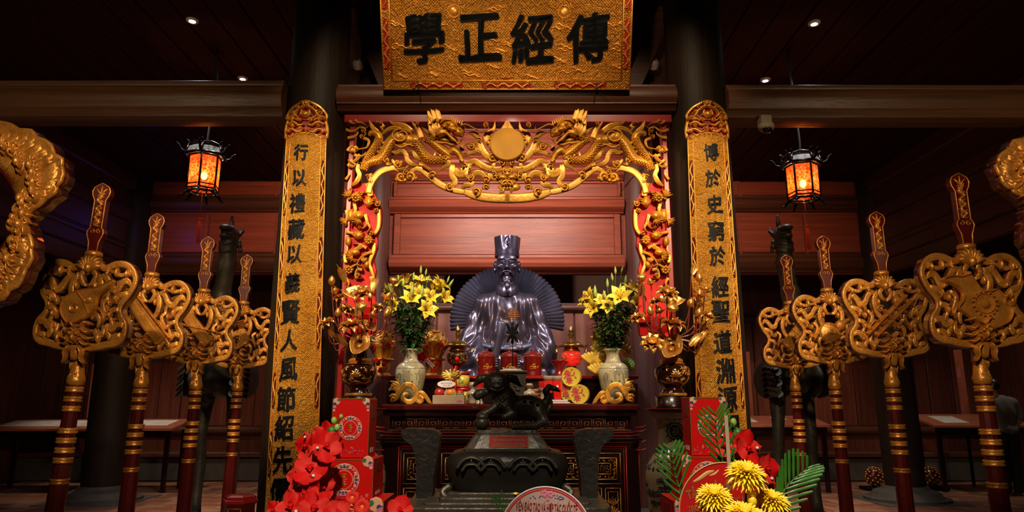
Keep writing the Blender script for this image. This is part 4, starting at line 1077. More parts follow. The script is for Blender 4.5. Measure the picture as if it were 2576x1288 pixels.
# yellow cord hanging behind the arch at right
b = MB(); b.tube([P(1618, 425, 4.97), P(1590, 448, 5.06), P(1572, 470, 5.08), P(1558, 492, 5.08)], .004, 5); tag(b.build('cord', M['foil'], None), 'short yellow cord hanging behind the right inner curve of the arch', 'cord')
GS = [M['gold_dim'], M['maroon']]
HW, HH = .270, .455
OUT = [(0, 1.02), (.18, .98), (.34, .93), (.52, .98), (.72, .99), (.90, .93), (1.0, .82), (.99, .72), (.90, .60), (.80, .52), (.755, .43), (.80, .33), (.90, .25), (.93, .16), (.90, .06), (.78, .0), (.60, -.02), (.42, -.05), (.22, -.06), (0, -.07)]
def stave_meshes(T, root, rs):
    """panel parts in local coordinates around the panel's lower centre"""
    def fn(u, v, d): return T @ Vector((HW * u, -d, HH * v))
    def fm(u, v, d): return T @ Vector((-HW * u, -d, HH * v))
    loop = OUT + [(-u, v) for u, v in reversed(OUT[1:-1])]
    g = MB(); stroke(g, loop, .092, fn, .018, .055, FL, k=3, closed=True); g.build('panel_rim', GS, root, local=True)
    g = MB()
    for f in (fn, fm):
        j = rs.uniform(-.02, .02)
        for (pp, ww) in (([(.22, .80), (.36, .83), (.46, .76), (.54, .68), (.66, .66), (.76, .76), (.86, .78), (.93, .72)], [.05, .085, .09, .10, .10, .09, .08, .03]),
                         ([(.20, .84), (.30, .74), (.30, .62), (.22, .50), (.10, .46)], [.08, .10, .10, .08, .03]),
                         ([(.40, .90), (.56, .88), (.70, .85), (.90, .90)], [.03, .05, .05, .03]),
                         ([(.90, .62), (.76, .60), (.66, .56), (.60, .48)], [.05, .08, .07, .03]),
                         ([(.75, .42), (.62, .40), (.54, .34), (.44, .38)], [.06, .07, .06, .02]),
                         ([(.90, .22), (.76, .24), (.66, .18), (.56, .22), (.48, .14)], [.06, .08, .08, .07, .03]),
                         ([(.30, .16), (.40, .08), (.50, .12), (.46, .22)], [.06, .07, .07, .03]),
                         ([(.66, .06), (.58, .14), (.62, .26)], [.07, .07, .03]),
                         ([(.08, .90), (.16, .82), (.10, .74), (.02, .72)], [.06, .07, .06, .03]),
                         ([(.50, .56), (.40, .50), (.44, .40), (.52, .34)], [.04, .06, .06, .02]),
                         ([(.86, .10), (.74, .08), (.66, .00)], [.06, .07, .03]),
                         ([(.20, .30), (.30, .34), (.38, .28), (.36, .18)], [.04, .06, .06, .03])):
            stroke(g, [(a + j, b + rs.uniform(-.012, .012)) for a, b in pp], ww, f, .026, .030, G_, k=3)
        for (u, v, r) in ((.60, .89, .06), (.82, .86, .055), (.63, .64, .035), (.55, .50, .045), (.42, .05, .06), (.20, .70, .05), (.70, .52, .04)):
            dome(g, u, v + rs.uniform(-.01, .01), r * 1.15, f, .028, .02, .004, n=9, ru=r * .9)
        for (u, v, r, a, b_) in ((.68, .60, .12, -2.2, -.9), (.86, .84, .08, .3, 1.8), (.44, .88, .10, 2.2, 3.9), (.55, .16, .09, -.5, 1.2)):
            fan(g, u, v, r, f, a, b_, 4, .035, .018, .02, .008)
        # tassel
        dome(g, .60, .345, .05, f, .03, .02, .006, n=9); dome(g, .60, .40, .022, f, .03, .02, .006, n=7)
        for k in range(4): flame(g, [(.60, .33), (.63 + k * .02, .25 - k * .01), (.66 + k * .035, .12 + k * .03)], .045, f, .02, .02, .006 + .002 * (k % 2))
    # top flower and the dragon mask at the foot
    for k in range(9):
        a = PI * k / 8; stroke(g, [(.05 * cos(a), .90 + .02 * sin(a)), (.17 * cos(a), .95 + .09 * sin(a)), (.27 * cos(a), .95 + .15 * sin(a))], [.05, .085, .03], fn, .03, .03, k=3, base=.01)
    dome(g, 0, .93, .07, fn, .035, .03, .012, n=9, ru=.09)
    for f in (fn, fm):
        for (pp, ww) in (([(.02, .12), (.10, .16), (.20, .12), (.28, .15)], [.05, .06, .06, .02]), ([(.02, .06), (.12, .08), (.22, .04), (.34, .06)], [.05, .06, .05, .02]), ([(.02, -.01), (.12, .01), (.20, -.03), (.30, -.02)], [.05, .06, .05, .02]),
                         ([(.06, .18), (.14, .24), (.24, .22)], [.04, .05, .02]), ([(.10, -.06), (.17, -.12), (.16, -.20), (.22, -.26)], [.07, .07, .05, .02])):
            stroke(g, pp, ww, f, .045, .03, PROF_RIDGE, k=3, base=.015)
        dome(g, .07, .10, .035, f, .05, 0, .03, n=8); dome(g, .14, .03, .03, f, .045, 0, .03, n=8)
    dome(g, 0, .05, .06, fn, .05, 0, .03, n=9)
    stroke(g, [(0, -.04), (0, -.12), (0, -.22)], [.17, .16, .10], fn, .035, .03, FL, k=3, base=.01)
    g.build('openwork', GS, root, local=True, kind='stuff')
    return fn, fm
def emblem(kind, fn, root):
    g = MB(); cx, cy = .0, .46
    def rot(a, w, h=HH / HW):
        return lambda u, v, d: fn(cx + 1.15 * (u * cos(a) - v * sin(a)), cy + 1.15 * (u * sin(a) + v * cos(a)) / h, d + .020)
    if kind == 'zither':
        f = rot(-.85, 0)
        g.prism([(-.62, -.13), (.62, -.13), (.66, -.05), (.66, .05), (.62, .13), (-.62, .13), (-.66, .05), (-.66, -.05)], .020, -.01, f)
        g.prism([(-.58, -.09), (.58, -.09), (.58, .05), (-.58, .05)], .028, .01, f)
        stroke(g, [(-.70, .17), (.70, .17)], .04, f, .03, .01, k=1); stroke(g, [(-.6, -.11), (.6, -.11)], .02, f, .03, .01, k=1)
    elif kind == 'book':
        f = rot(-.85, 0)
        g.prism([(-.45, -.13), (.45, -.13), (.45, .13), (-.45, .13)], .024, -.01, f)
        for k in (-.09, -.03, .10): stroke(g, [(-.45, k), (.45, k)], .02, f, .030, .0, k=1)
        stroke(g, [(-.40, -.30), (-.1, -.05), (.2, .18), (.45, .36)], .04, f, .035, .01, k=3)
    elif kind == 'gourd':
        f = rot(-.25, 0)
        dome(g, -.05, -.10, .25, f, .035, .02, n=18, ru=.27); dome(g, .18, .14, .13, f, .03, .02, n=14)
        stroke(g, [(.18, .14), (.32, .30), (.48, .40), (.62, .44)], [.14, .10, .06, .05], f, .025, .02)
        scroll(g, -.05, -.10, .12, f, .012, .0, 1.3, 1, 0, base=.030, knob=True)
        stroke(g, [(-.10, .10), (.05, .06), (.14, -.02)], .04, f, .02, .0, base=.02)
    elif kind == 'scroll':
        f = rot(.85, 0)
        g.prism([(-.34, -.17), (.34, -.17), (.34, .17), (-.34, .17)], .026, -.01, f)
        for k in (-.34, .34): stroke(g, [(k, -.20), (k, .20)], .05, f, .035, .01, k=1)
        scroll(g, 0, .0, .09, f, .010, .0, 1.5, 1, 0, base=.026, knob=False); stroke(g, [(.1, -.18), (.12, .18)], .03, f, .035, .0, k=1)
        for k in range(4): stroke(g, [(-.28, -.12 + .08 * k), (-.10, -.10 + .08 * k)], .014, f, .030, .0, k=1)
    elif kind == 'flutes':
        f = rot(.72, 0)
        for (y, a, b_) in ((.07, -.62, .60), (-.08, -.50, .66)):
            stroke(g, [(a, y), (b_, y + .02)], .085, f, .040, .01, k=1)
            for k in range(5): x_ = a + (b_ - a) * (k + .5) / 5; stroke(g, [(x_, y - .05), (x_, y + .06)], .03, f, .045, .0, k=1)
        stroke(g, [(-.05, -.2), (.0, 0), (.02, .2)], .06, f, .05, .0)
        scroll(g, 0, .25, .10, f, .02, .02, 1.2, 1, 0)
    elif kind == 'fanleaf':
        f = rot(.6, 0)
        o = [(-.30, -.22), (-.05, -.26), (.18, -.20), (.30, -.05), (.42, .0), (.66, .04), (.66, .10), (.40, .12), (.26, .18), (.05, .26), (-.20, .26), (-.34, .10), (-.36, -.08)]
        g.prism(crc(o, 3), .020, -.01, f); stroke(g, o, .035, f, .030, .01, closed=True)
        scroll(g, -.12, .0, .13, f, .012, 0, 1.6, 1, 0, base=.020, knob=False); scroll(g, .15, .0, .08, f, .012, 0, 1.2, -1, 0, base=.020)
        stroke(g, [(.05, -.25), (.08, 0), (.05, .25)], .04, f, .03, 0)
    elif kind == 'jar':
        f = rot(.5, 0)
        o = [(-.28, -.24), (.0, -.26), (.22, -.22), (.24, 0), (.22, .16), (-.02, .20), (-.24, .18), (-.32, 0)]
        g.prism(crc(o, 3), .026, -.01, f); scroll(g, -.04, -.02, .14, f, .012, 0, 1.8, 1, 0, base=.026)
        for k in range(5): stroke(g, [(-.30 + .02 * k, -.2 + .09 * k), (-.18, -.16 + .08 * k)], .02, f, .030, .0, k=1)
        for k in range(4): stroke(g, [(.10, .22 + .06 * k), (.30, .20 + .06 * k)], [.05, .05], f, .03, .01, k=1)
    elif kind == 'shield':
        f = rot(-.15, 0)
        o = [(-.62, .26), (-.48, .34), (-.30, .36), (-.20, .42), (-.12, .36), (.0, .20), (.16, .16), (.30, .22), (.42, .10), (.44, .0), (.56, -.08), (.52, -.28), (.40, -.38), (.24, -.46), (.08, -.42), (-.10, -.34), (-.24, -.26), (-.36, -.20), (-.28, -.06), (-.28, .08), (-.42, .20)]
        g.prism(crc(o, 3), .018, -.01, f); stroke(g, o, .045, f, .032, .01, closed=True)
        dome(g, .08, -.06, .105, f, .045, .01, n=18)
        stroke(g, [(.08 + .17 * cos(k * PI / 6), -.06 + .17 * sin(k * PI / 6)) for k in range(12)], .035, f, .028, .0, closed=True, k=2)
        for k in range(16): dome(g, .08 + .21 * cos(k * PI / 8), -.06 + .21 * sin(k * PI / 8), .018, f, .028, 0, .01, n=6)
        dome(g, -.20, .43, .05, f, .04, .01)
    g.build('emblem', GS, root, local=True, auto=28)
    r = MB(); f = lambda u, v, d: fn(u, v, d)
    for s_ in (-1, 1):
        stroke(r, [(s_ * .05, .44), (s_ * .22, .36), (s_ * .34, .42), (s_ * .46, .36), (s_ * .52, .28)], [.05, .05, .05, .05, .03], f, .03, .01, base=.006)
    r.build('emblem_ribbon', GS, root, local=True)
def stave(x, y, px, label, kind, seed, yaw=0.0, group='ceremonial staves', lean=0.0):
    rs = random.Random(seed)
    root = thing('ceremonial_stave', label, 'ceremonial staff', (x, y, 0), group)
    R = Matrix.Rotation(yaw, 4, 'Z')
    zb = 1.695; T = Matrix.Translation((0, -.03, zb)) @ R
    fn, fm = stave_meshes(T, root, rs); emblem(kind, fn, root)
    # shaft, octagonal then round, with its gilt rings
    TS_ = Matrix.Diagonal((.56, .56, 1, 1)); b = MB(TS_); b.lathe([(.085, .312), (.090, .60), (.082, .93), (.074, 1.0), (.072, 1.22), (.068, 1.30), (.068, 1.47)], (0, 0, 0), 10); b.build('shaft', M['maroon'], root, local=True, auto=25)
    for z, r in ((.945, .088), (1.055, .092), (1.108, .092), (1.160, .092), (1.212, .092), (1.330, .086), (1.382, .086), (1.435, .084)):
        b = MB(TS_); b.lathe([(r - .018, -.016), (r - .004, -.014), (r, -.006), (r - .012, .0), (r, .006), (r - .004, .014), (r - .018, .016)], (0, 0, z), 20); b.build('ring', M['gold_dim'], root, local=True)
    # carved socket below the panel
    b = MB(TS_); b.lathe([(.058, 1.455), (.080, 1.465), (.086, 1.49), (.070, 1.52), (.062, 1.56), (.066, 1.60), (.056, 1.66), (.045, 1.69)], (0, 0, 0), 14); s_ = b.build('socket', M['gold_dim'], root, local=True)
    g = MB(TS_); fs_ = lambda u, v, d: T @ Vector((.07 * u, -.062 - d, v - zb + (0)))
    for k in (-1, 1):
        scroll(g, k * .45, 1.505, .35, lambda u, v, d, k=k: Vector((.07 * u, -.05 - d - .01 * (1 - u * u), 1.505 + .07 * (v - 1.505))), .014, .01, 1.3, k, 1.2)
        scroll(g, k * .35, 1.505, .28, lambda u, v, d, k=k: Vector((.07 * u, -.048 - d, 1.575 + .07 * (v - 1.505))), .014, .01, 1.3, -k, 2.2)
        flame(g, [(k * .3, 1.505), (k * .8, 1.9), (k * .9, 2.6)], .4, lambda u, v, d: Vector((.07 * u, -.04 - d, 1.54 + .07 * (v - 1.505))), .012, .01)
    g.build('socket_carving', GS, s_, local=True, kind='stuff')
    # neck collar, red blade with scroll heart and openwork strip
    b = MB(); b.lathe([(.03, 2.185), (.044, 2.19), (.048, 2.20), (.044, 2.215), (.03, 2.22)], (0, -.02, 0), 16); b.build('collar', M['gold_dim'], root, local=True)
    def fb(u, v, d): return Vector((u, -.03 - d, v)) 
    bl = [(.026, 2.20), (.030, 2.27), (.042, 2.30), (.050, 2.325), (.044, 2.345), (.034, 2.355), (.034, 2.52), (.050, 2.55), (.054, 2.575), (.044, 2.60), (.020, 2.615), (0, 2.625)]
    lp = bl + [(-u, v) for u, v in reversed(bl[:-1])]
    b = MB(); b.prism(lp, .010, -.030, fb); bo = b.build('blade', M['maroon'], root, local=True, smooth=False)
    g = MB(); stroke(g, [(u * .96, v) for u, v in lp], .006, lambda u, v, d: fb(u, v, d + .010), .005, .003, k=1)
    for k in (-1, 1): scroll(g, k * .018, 2.335, .017, lambda u, v, d: fb(u, v, d + .010), .005, .002, 1.2, k, PI / 2, w=.006, knob=False)
    g.build('blade_edging', GS, bo, local=True)
    g = MB(); f2 = lambda u, v, d: fb(u, v, d + .010)
    pts = [(.014 * (1 if i % 2 else -1), 2.365 + i * .026) for i in range(8)]
    stroke(g, pts, .016, f2, .012, .004, k=3)
    for i, (u, v) in enumerate(pts): fan(g, u * .3, v, .026, f2, i, i + 2.2, 3, .009, .010, .003)
    for k in range(3): stroke(g, [(0, 2.555), (.034 * cos(.5 + k * 1.07), 2.575 + .034 * sin(.5 + k * 1.07))], [.010, .006], f2, .008, .003, k=2)
    g.build('blade_carving', GS, bo, local=True, kind='stuff')
    if lean: root.rotation_euler = (0, lean, 0)
    return root
def xat(px, py, Y): return P(px, py, Y).x
SL = [(265, 470, 3.93, 'fanleaf'), (405, 545, 4.60, 'zither'), (530, 610, 5.28, 'book'), (627, 650, 5.95, 'jar')]
SR = [(2400, 445, 3.75, 'shield'), (2197, 545, 4.55, 'flutes'), (2065, 605, 5.25, 'gourd'), (1974, 652, 5.95, 'scroll')]
LL = ['gilt stave with a pierced head showing a leaf-shaped fan, nearest of the left row', 'gilt stave whose pierced head carries a long slanted zither box', 'gilt stave whose pierced head carries a slanted book crossed by a brush', 'gilt stave with a round jar emblem, standing beside the left couplet board']
LR = ['gilt stave with a large lobed shield emblem, nearest of the right row', 'gilt stave whose pierced head carries two slanted parallel flutes', 'gilt stave whose pierced head carries a long-necked gourd', 'gilt stave with a slanted scroll emblem, farthest of the right row']
for i, (px, py, Y, k) in enumerate(SL): stave(xat(px, py, Y) - (.075 if i == 0 else .02), Y, px, LL[i], k, 10 + i, group='gilt staves left of the altar', lean=(.032 if i == 0 else .006))
for i, (px, py, Y, k) in enumerate(SR): stave(xat(px, py, Y), Y, px, LR[i], k, 20 + i, group='gilt staves right of the altar')
# racks that hold the staves
for s_, x_, lab in ((-1, -2.42, 'long red lacquer rack holding the left staves'), (1, 2.42, 'long red lacquer rack holding the right staves')):
    r = thing('stave_rack', lab, 'rack', (x_, 4.9, 0))
    b = MB(); b.box(x_ - .2, 3.5, .0, x_ + .2, 6.3, .12, 0, .02); b.build('plinth', M['maroon'], r, smooth=False)
    b = MB(); b.box(x_ - .14, 3.55, .12, x_ + .14, 6.25, .31, 0, .015); b.build('body', M['maroon'], r, smooth=False)

# hexagonal newel post left of the orchids
q = P(604, 1262, 4.2)
pr = thing('newel_post', 'short hexagonal red post with gilt fret panels left of the orchids', 'post', (q.x, 4.2, 0))
b = MB(); b.lathe([(.088, 0), (.088, q.z - .01)], (q.x, 4.2, 0), 6, rot=PI / 6 * 0); b.build('shaft', M['maroon'], pr, smooth=False)
b = MB(); b.lathe([(.088, -.012), (.104, 0), (.104, .014), (.092, .018), (.092, .032), (.06, .040)], (q.x, 4.2, q.z), 6); b.build('cap', M['red'], pr, smooth=False)
g = MB(); ff = lambda u, v, d: Vector((q.x + u, 4.2 - .078 - d, v))
zt = q.z - .03
for pp in ([(-.036, zt - .14), (-.036, zt), (.036, zt), (.036, zt - .14)], [(-.02, zt - .02), (.02, zt - .02)], [(-.024, zt - .035), (.024, zt - .035)], [(0, zt - .02), (0, zt - .10)], [(-.024, zt - .05), (-.008, zt - .05), (-.008, zt - .07), (-.024, zt - .07)], [(.024, zt - .05), (.008, zt - .05), (.008, zt - .07), (.024, zt - .07)], [(-.024, zt - .09), (.024, zt - .09)]):
    for a_, b_ in zip(pp[:-1], pp[1:]): stroke(g, [a_, b_], .005, ff, .003, .002, k=1)
g.build('fret', GS, pr, kind='stuff')

def lantern(px, py0, py1, cpx, cpy, Y, label, clabel):
    top = P(px, py0, Y); bot = P(px, py1, Y); H = top.z - bot.z; R = .142; x, z0 = top.x, bot.z
    t = thing('palace_lantern', label, 'lantern', (x, Y, z0))
    n = 6; a0 = PI / 6 + .18
    def hexp(r, z): return [Vector((x + r * cos(a0 + k * PI / 3), Y + r * sin(a0 + k * PI / 3), z)) for k in range(6)]
    hb = z0 + H * .14; ht = z0 + H * .74
    A = hexp(R, hb); B = hexp(R * 1.02, ht); C = hexp(R * 1.34, ht + H * .02); D = hexp(R * 1.12, z0 + H * .93)
    for k in range(6):
        j = (k + 1) % 6
        m_ = MB(); m_.add([A[k], A[j], B[j], B[k]], [(0, 1, 2, 3)]); m_.build('pane', M['pane'], t, smooth=False)
        m_ = MB(); m_.add([C[k] * .97 + Vector((x, Y, C[k].z)) * .03, C[j] * .97 + Vector((x, Y, C[j].z)) * .03, D[j] * .97 + Vector((x, Y, D[j].z)) * .03, D[k] * .97 + Vector((x, Y, D[k].z)) * .03], [(0, 1, 2, 3)]); m_.build('shoulder_pane', M['pane_w'], t, smooth=False)
    b = MB()
    for k in range(6):
        j = (k + 1) % 6
        b.tube([A[k], B[k]], .010, 6); b.tube([A[k], A[j]], .008, 6); b.tube([B[k], B[j]], .010, 6)
        mid = A[k] + Vector((0, 0, H * .07)), A[j] + Vector((0, 0, H * .07)); b.tube(mid, .006, 6)
        b.tube([C[k], C[j]], .014, 6); b.tube([C[k], D[k]], .013, 6)
        up = (D[k] + D[j]) / 2 + Vector((0, 0, H * .035)); b.tube(cr([D[k], up, D[j]], 4), .011, 6)
        e = A[k] - Vector((0, 0, H * .05)); b.tube([e, A[(k + 1) % 6] - Vector((0, 0, H * .05))], .009, 6); b.tube([A[k], e], .009, 6)
        b.tube([D[k], Vector((x, Y, z0 + H * .97))], .006, 5)
    b.build('frame', M['blackred'], t)
    for k in range(6):
        o = (C[k] - Vector((x, Y, C[k].z))).normalized()
        m_ = MB(); m_.tube(cr([C[k] - o * .02, C[k] + o * .035 + Vector((0, 0, .02)), C[k] + o * .055 + Vector((0, 0, .06)), C[k] + o * .085 + Vector((0, 0, .085))], 4), [.016 - .0009 * i for i in range(13)], 6)
        m_.tube(cr([D[k], D[k] + o * .012 + Vector((0, 0, .03)), D[k] + o * .03 + Vector((0, 0, .035))], 3), [.012, .012, .012, .011, .010, .008, .006], 6)
        m_.build('corner_finial', M['black'], t)
        e = A[k] - Vector((0, 0, H * .05))
        m_ = MB(); m_.tube(cr([e - o * .03, e + o * .01 - Vector((0, 0, .015)), e + o * .03 - Vector((0, 0, .05)), e + o * .055 - Vector((0, 0, .055))], 4), [.014] * 6 + [.012, .011, .01, .009, .008, .008, .008], 6); m_.build('foot', M['black'], t)
    b = MB(); b.ell((x, Y, z0 + H * .40), (.030, .030, .038)); b.build('bulb', M['bulb'], t)
    b = MB(); b.lathe([(.0, -.01), (.02, 0), (.03, .02), (.01, .03), (.006, .06)], (x, Y, z0 + H * .96), 10); b.build('finial', M['black'], t)
    # tassel
    tz = z0 + H * .02
    b = MB(); b.tube([(x, Y, hb - .02), (x, Y, tz - .22)], .002, 4); tt = b.build('tassel', M['thread'], t)
    b = MB(); b.ell((x, Y, tz - .22), .012, 8, 6); b.tube([(x - .03, Y, tz - .225), (x, Y, tz - .215), (x + .03, Y, tz - .225)], .003, 4); b.build('knot', M['thread'], tt)
    b = MB()
    for k in range(16):
        a = k * 2.4; r = .003 * math.sqrt(k); b.tube([(x + r * cos(a), Y + r * sin(a), tz - .235), (x + r * 1.6 * cos(a), Y + r * 1.6 * sin(a), tz - .35), (x + r * 1.5 * cos(a), Y + r * 1.5 * sin(a), tz - .44 - .006 * (k % 3))], .0022, 4)
    b.build('fringe', M['thread'], tt, kind='stuff')
    c = P(cpx, cpy, Y); 
    b = MB(); b.tube(cr([(x, Y, z0 + H * 1.02), (x + .005, Y, z0 + H * 1.3), (c.x + .02, Y + .02, z0 + H * 2.2), (c.x, Y, ZC)], 6), .011, 6)
    tag(b.build('cable', M['wire'], None), clabel, 'cable')
    point('lantern_light', (x, Y, z0 + H * .42), 9, (1, .42, .12), .03)
lantern(521, 362, 497, 545, 124, 6.3, 'lit hexagonal lantern with red painted panes and tassel, left of the altar', 'dark cable from which the left lantern hangs')
lantern(2013, 386, 514, 1983, 130, 6.3, 'lit hexagonal lantern with red painted panes and tassel, right of the altar', 'dark cable from which the right lantern hangs')

for i, (px, py, lab) in enumerate(((484, 50, 'bright recessed ceiling lamp, upper one on the left'), (611, 196, 'bright recessed ceiling lamp, lower one on the left'), (2048, 57, 'bright recessed ceiling lamp, upper one on the right'), (1925, 200, 'bright recessed ceiling lamp, lower one on the right'))):
    b_ = (644 - py) / F; t_ = (ZC - CAMH) / (SP + b_ * CP); Y = t_ * (CP - b_ * SP); x = (px - 1288) / F * t_
    t = thing('ceiling_lamp', lab, 'ceiling light', (x, Y, ZC - .02), 'recessed lamps in the ceiling')
    b = MB(); b.lathe([(.030, -.006), (.048, -.008), (.056, .004), (.054, .02)], (x, Y, ZC - .012), 24, cap=False); b.build('ring', M['white'], t)
    b = MB(); b.lathe([(.0, .0), (.040, .0)], (x, Y, ZC - .018), 24, cap=False); b.build('lens', M['glow'], t)
    spot('ceiling_lamp_light', (x, Y, ZC - .03), (x, Y + .6, 0), 110, 110, (.9, .92, 1.0), .6, .03)
for px, py, lab in ((899, 157, 'small round white detector beside the plaque, on the left'), (1645, 157, 'small round white detector beside the plaque, on the right')):
    c = P(px, py, 5.6); t = thing('smoke_detector', lab, 'smoke detector', tuple(c), 'smoke detectors')
    tilt = Matrix.Translation(c) @ Matrix.Rotation(PI / 2 - .5, 4, 'X')
    b = MB(tilt); b.lathe([(.045, -.05), (.045, .0), (.042, .012), (.030, .02), (.030, .024), (.0, .026)], (0, 0, 0), 24, cap=False); b.build('housing', M['white'], t)
    b = MB(tilt); b.lathe([(.012, .026), (.010, .032), (0, .033)], (0, 0, 0), 12, cap=False); b.build('sensor', M['steel'], t)
    b = MB(); b.box(c.x - .03, 5.6, c.z - .02, c.x + .03, 5.78, c.z + .03); b.build('bracket', M['wood_x'], t, smooth=False)
c = P(1925, 322, 4.86)
t = thing('dome_camera', 'beige dome security camera under the right tie beam', 'security camera', (c.x, c.y, c.z))
b = MB(); b.box(c.x - .035, c.y - .03, c.z + .01, c.x + .045, c.y + .06, c.z + .095, 0, .005); b.build('mount', M['paper'], t, smooth=False)
b = MB(); b.lathe([(.0, -.01), (.052, -.005), (.060, .012), (.056, .034), (.030, .045), (0, .048)], (c.x, c.y - .02, c.z - .015), 24, cap=False); b.build('housing', M['paper'], t)
b = MB(); b.ell((c.x, c.y - .03, c.z - .022), (.038, .038, .034), 20, 12); b.build('lens_dome', M['cam_glass'], t)
YST = 6.7; SX0 = 1275; KX = .00386
so = P(SX0, 1000, YST)
statue = thing('seated_statue', 'large seated bronze statue of a bearded scholar in a tall flared hat', 'statue', (so.x, YST, 1.20))
def st(V):   # (X right, D towards viewer, Z up from y=1000) in pixel units -> metres
    V = np.asarray(V, float); return np.stack([so.x + V[:, 0] * KX, YST - V[:, 1] * KX, so.z + V[:, 2] * KX], 1)
# robe and sleeves: one continuous body
S = SDF((-125, -80, -60), (125, 95, 300), 2.0)
S.ell((0, 0, 200), (62, 40, 62), 14)            # chest
S.ell((0, 4, 150), (62, 44, 50), 14)
S.ell((0, 6, 118), (66, 46, 30), 12)            # waist above the belt
for s_ in (-1, 1): S.cut_cap((s_ * 54, 40, 214), (s_ * 60, 50, 118), 5, 8, 7)
S.ell((0, 10, 66), (86, 60, 56), 8)            # lap
S.ell((0, 20, -10), (96, 64, 60), 16)
S.cap((0, -2, 255), (0, -4, 300), 30, 22, 12)     # neck
S.cap((-50, -2, 232), (50, -2, 232), 26, 26, 16)  # shoulders
for s_ in (-1, 1):
    S.path([(s_ * 60, -2, 230, 24), (s_ * 76, 2, 190, 22), (s_ * 88, 10, 146, 26), (s_ * 88, 22, 112, 34), (s_ * 72, 50, 86, 32), (s_ * 50, 66, 74, 26)], 10)
    S.path([(s_ * 92, 10, 105, 26), (s_ * 98, 18, 60, 26), (s_ * 96, 20, 10, 30), (s_ * 96, 20, -50, 34)], 14)
    S.path([(s_ * 50, 40, 60, 32), (s_ * 66, 66, 30, 34), (s_ * 68, 60, -50, 32)], 14)
X, Yg, Z = S.X, S.Y, S.Z
# folds of cloth
ax = np.abs(X)
f1 = 2.6 * np.sin(ax * .26 + Z * .055 + 1.2 * np.sin(Z * .045)) * np.exp(-((ax - 34) / 15) ** 2) * np.clip((262 - Z) / 30, 0, 1) * np.clip((Z - 120) / 20, 0, 1)
f2 = 2.8 * np.sin(Z * .20 + ax * .24) * np.exp(-((ax - 84) / 22) ** 2) * np.exp(-((Z - 118) / 36) ** 2)
f3 = 2.6 * np.sin(ax * .20 - Z * .03) * np.clip((100 - Z) / 30, 0, 1)
f4 = 1.6 * np.sin((X + Z * .7) * .12) * np.exp(-((Z - 200) / 50) ** 2)
f5 = 2.4 * np.sin(ax * .35 + Z * .09) * np.exp(-((ax - 66) / 10) ** 2) * np.exp(-((Z - 190) / 45) ** 2)
S.d = (S.d + (f1 + f2 + f3 + f4 + f5) * np.clip((Yg + 10) / 20, 0, 1)).astype(np.float32)
V, Q = S.mesh(); mesh_np('robe', V, Q, M['statue'], statue, fn=st)
# collar and belt
b = MB(); b.lathe([(33, 246), (35, 252), (30, 266), (27, 278), (24, 280), (22, 272)], (0, 0, 0), 32, cap=False); b.v = [tuple(q) for q in st(b.v)]; b.build('collar', M['statue'], statue)
b = MB(); b.tube(cr([(-64, 22, 136), (-56, 42, 126), (-30, 55, 118), (0, 60, 116), (30, 55, 118), (56, 42, 126), (64, 22, 136)], 4), 7.5, 10, flat=.5); 
for xx in (-30, 0, 30): b.ell((xx, 58, 117), (10, 5, 7.5))
b.v = [tuple(q) for q in st(b.v)]; b.build('belt', M['statue_b'], statue)
# head
S = SDF((-46, -46, 246), (46, 52, 400), 1.0)
S.ell((0, 0, 330), (29, 34, 40), 4)
S.ell((0, 6, 308), (23, 26, 30), 6)
S.ell((0, 20, 291), (12, 12, 10), 6)                     # chin
S.ell((0, 24, 346), (25, 10, 10), 5)                     # brow mass
S.cap((-6, 34, 341), (-21, 27, 343), 2.6, 2.0, 3); S.cap((6, 34, 341), (21, 27, 343), 2.6, 2.0, 3)
for s_ in (-1, 1):
    S.cut_ell((s_ * 11.5, 36, 334), (7.5, 5.5, 5), 3)
    S.ell((s_ * 11.5, 29.5, 334), (6.4, 5, 3.8), 1.0)      # eyes
    S.cap((s_ * 5.5, 34, 336.5), (s_ * 18, 29.5, 336), 1.3, 1.2, 1)
    S.cap((s_ * 6, 33.4, 331), (s_ * 17, 29.5, 331.5), 1.2, 1.0, 1)
    S.ell((s_ * 18, 24, 322), (8, 8, 8), 5)                # cheekbones
    S.ell((s_ * 31, -2, 330), (4, 8, 13), 2); S.ell((s_ * 31, 1, 317), (3.4, 5, 7), 2); S.cut_ell((s_ * 34.5, 4, 331), (2.4, 4, 7), 1.5)
    S.cap((s_ * 5, 36, 317), (s_ * 13, 30, 306), 1.3, 1.0, 2)
    S.cut_ell((s_ * 20, 30, 308), (7, 6, 9), 6)
    S.path([(s_ * 1.5, 37.5, 310.5, 2.3), (s_ * 9, 35, 308, 2.3), (s_ * 16, 30, 302, 1.8), (s_ * 20, 26, 296, .8)], 1.2)   # moustache
    S.ell((s_ * 4.6, 36, 318), (3.8, 4, 3), 1.5)
S.cap((0, 33, 340), (0, 40, 320), 3.2, 4.8, 2.5)              # nose
S.ell((0, 34, 304.8), (7.6, 4, 1.9), 1); S.ell((0, 34, 300.8), (6.6, 4.2, 2.2), 1)
S.path([(0, 31, 294, 5), (0, 33, 284, 5.5), (1, 36, 270, 5), (4, 39, 256, 3.4), (9, 42, 244, 1.2)], 4)
S.path([(-6, 27, 294, 2.6), (-5, 32, 280, 2.4), (-2, 35, 266, 1.4)], 3); S.path([(6, 27, 294, 2.6), (6, 32, 280, 2.4), (5, 35, 266, 1.4)], 3)
S.cap((0, -4, 300), (0, -6, 248), 20, 22, 6)
beard = .9 * np.sin(S.X * 2.2 + S.Z * .12) * np.clip((296 - S.Z) / 6, 0, 1) * np.clip((S.Y - 22) / 4, 0, 1)
wr = .5 * np.sin(S.Z * 1.1) * np.exp(-((S.Z - 352) / 6) ** 2) * np.clip((S.Y - 18) / 6, 0, 1)
S.d = (S.d + beard + wr).astype(np.float32)
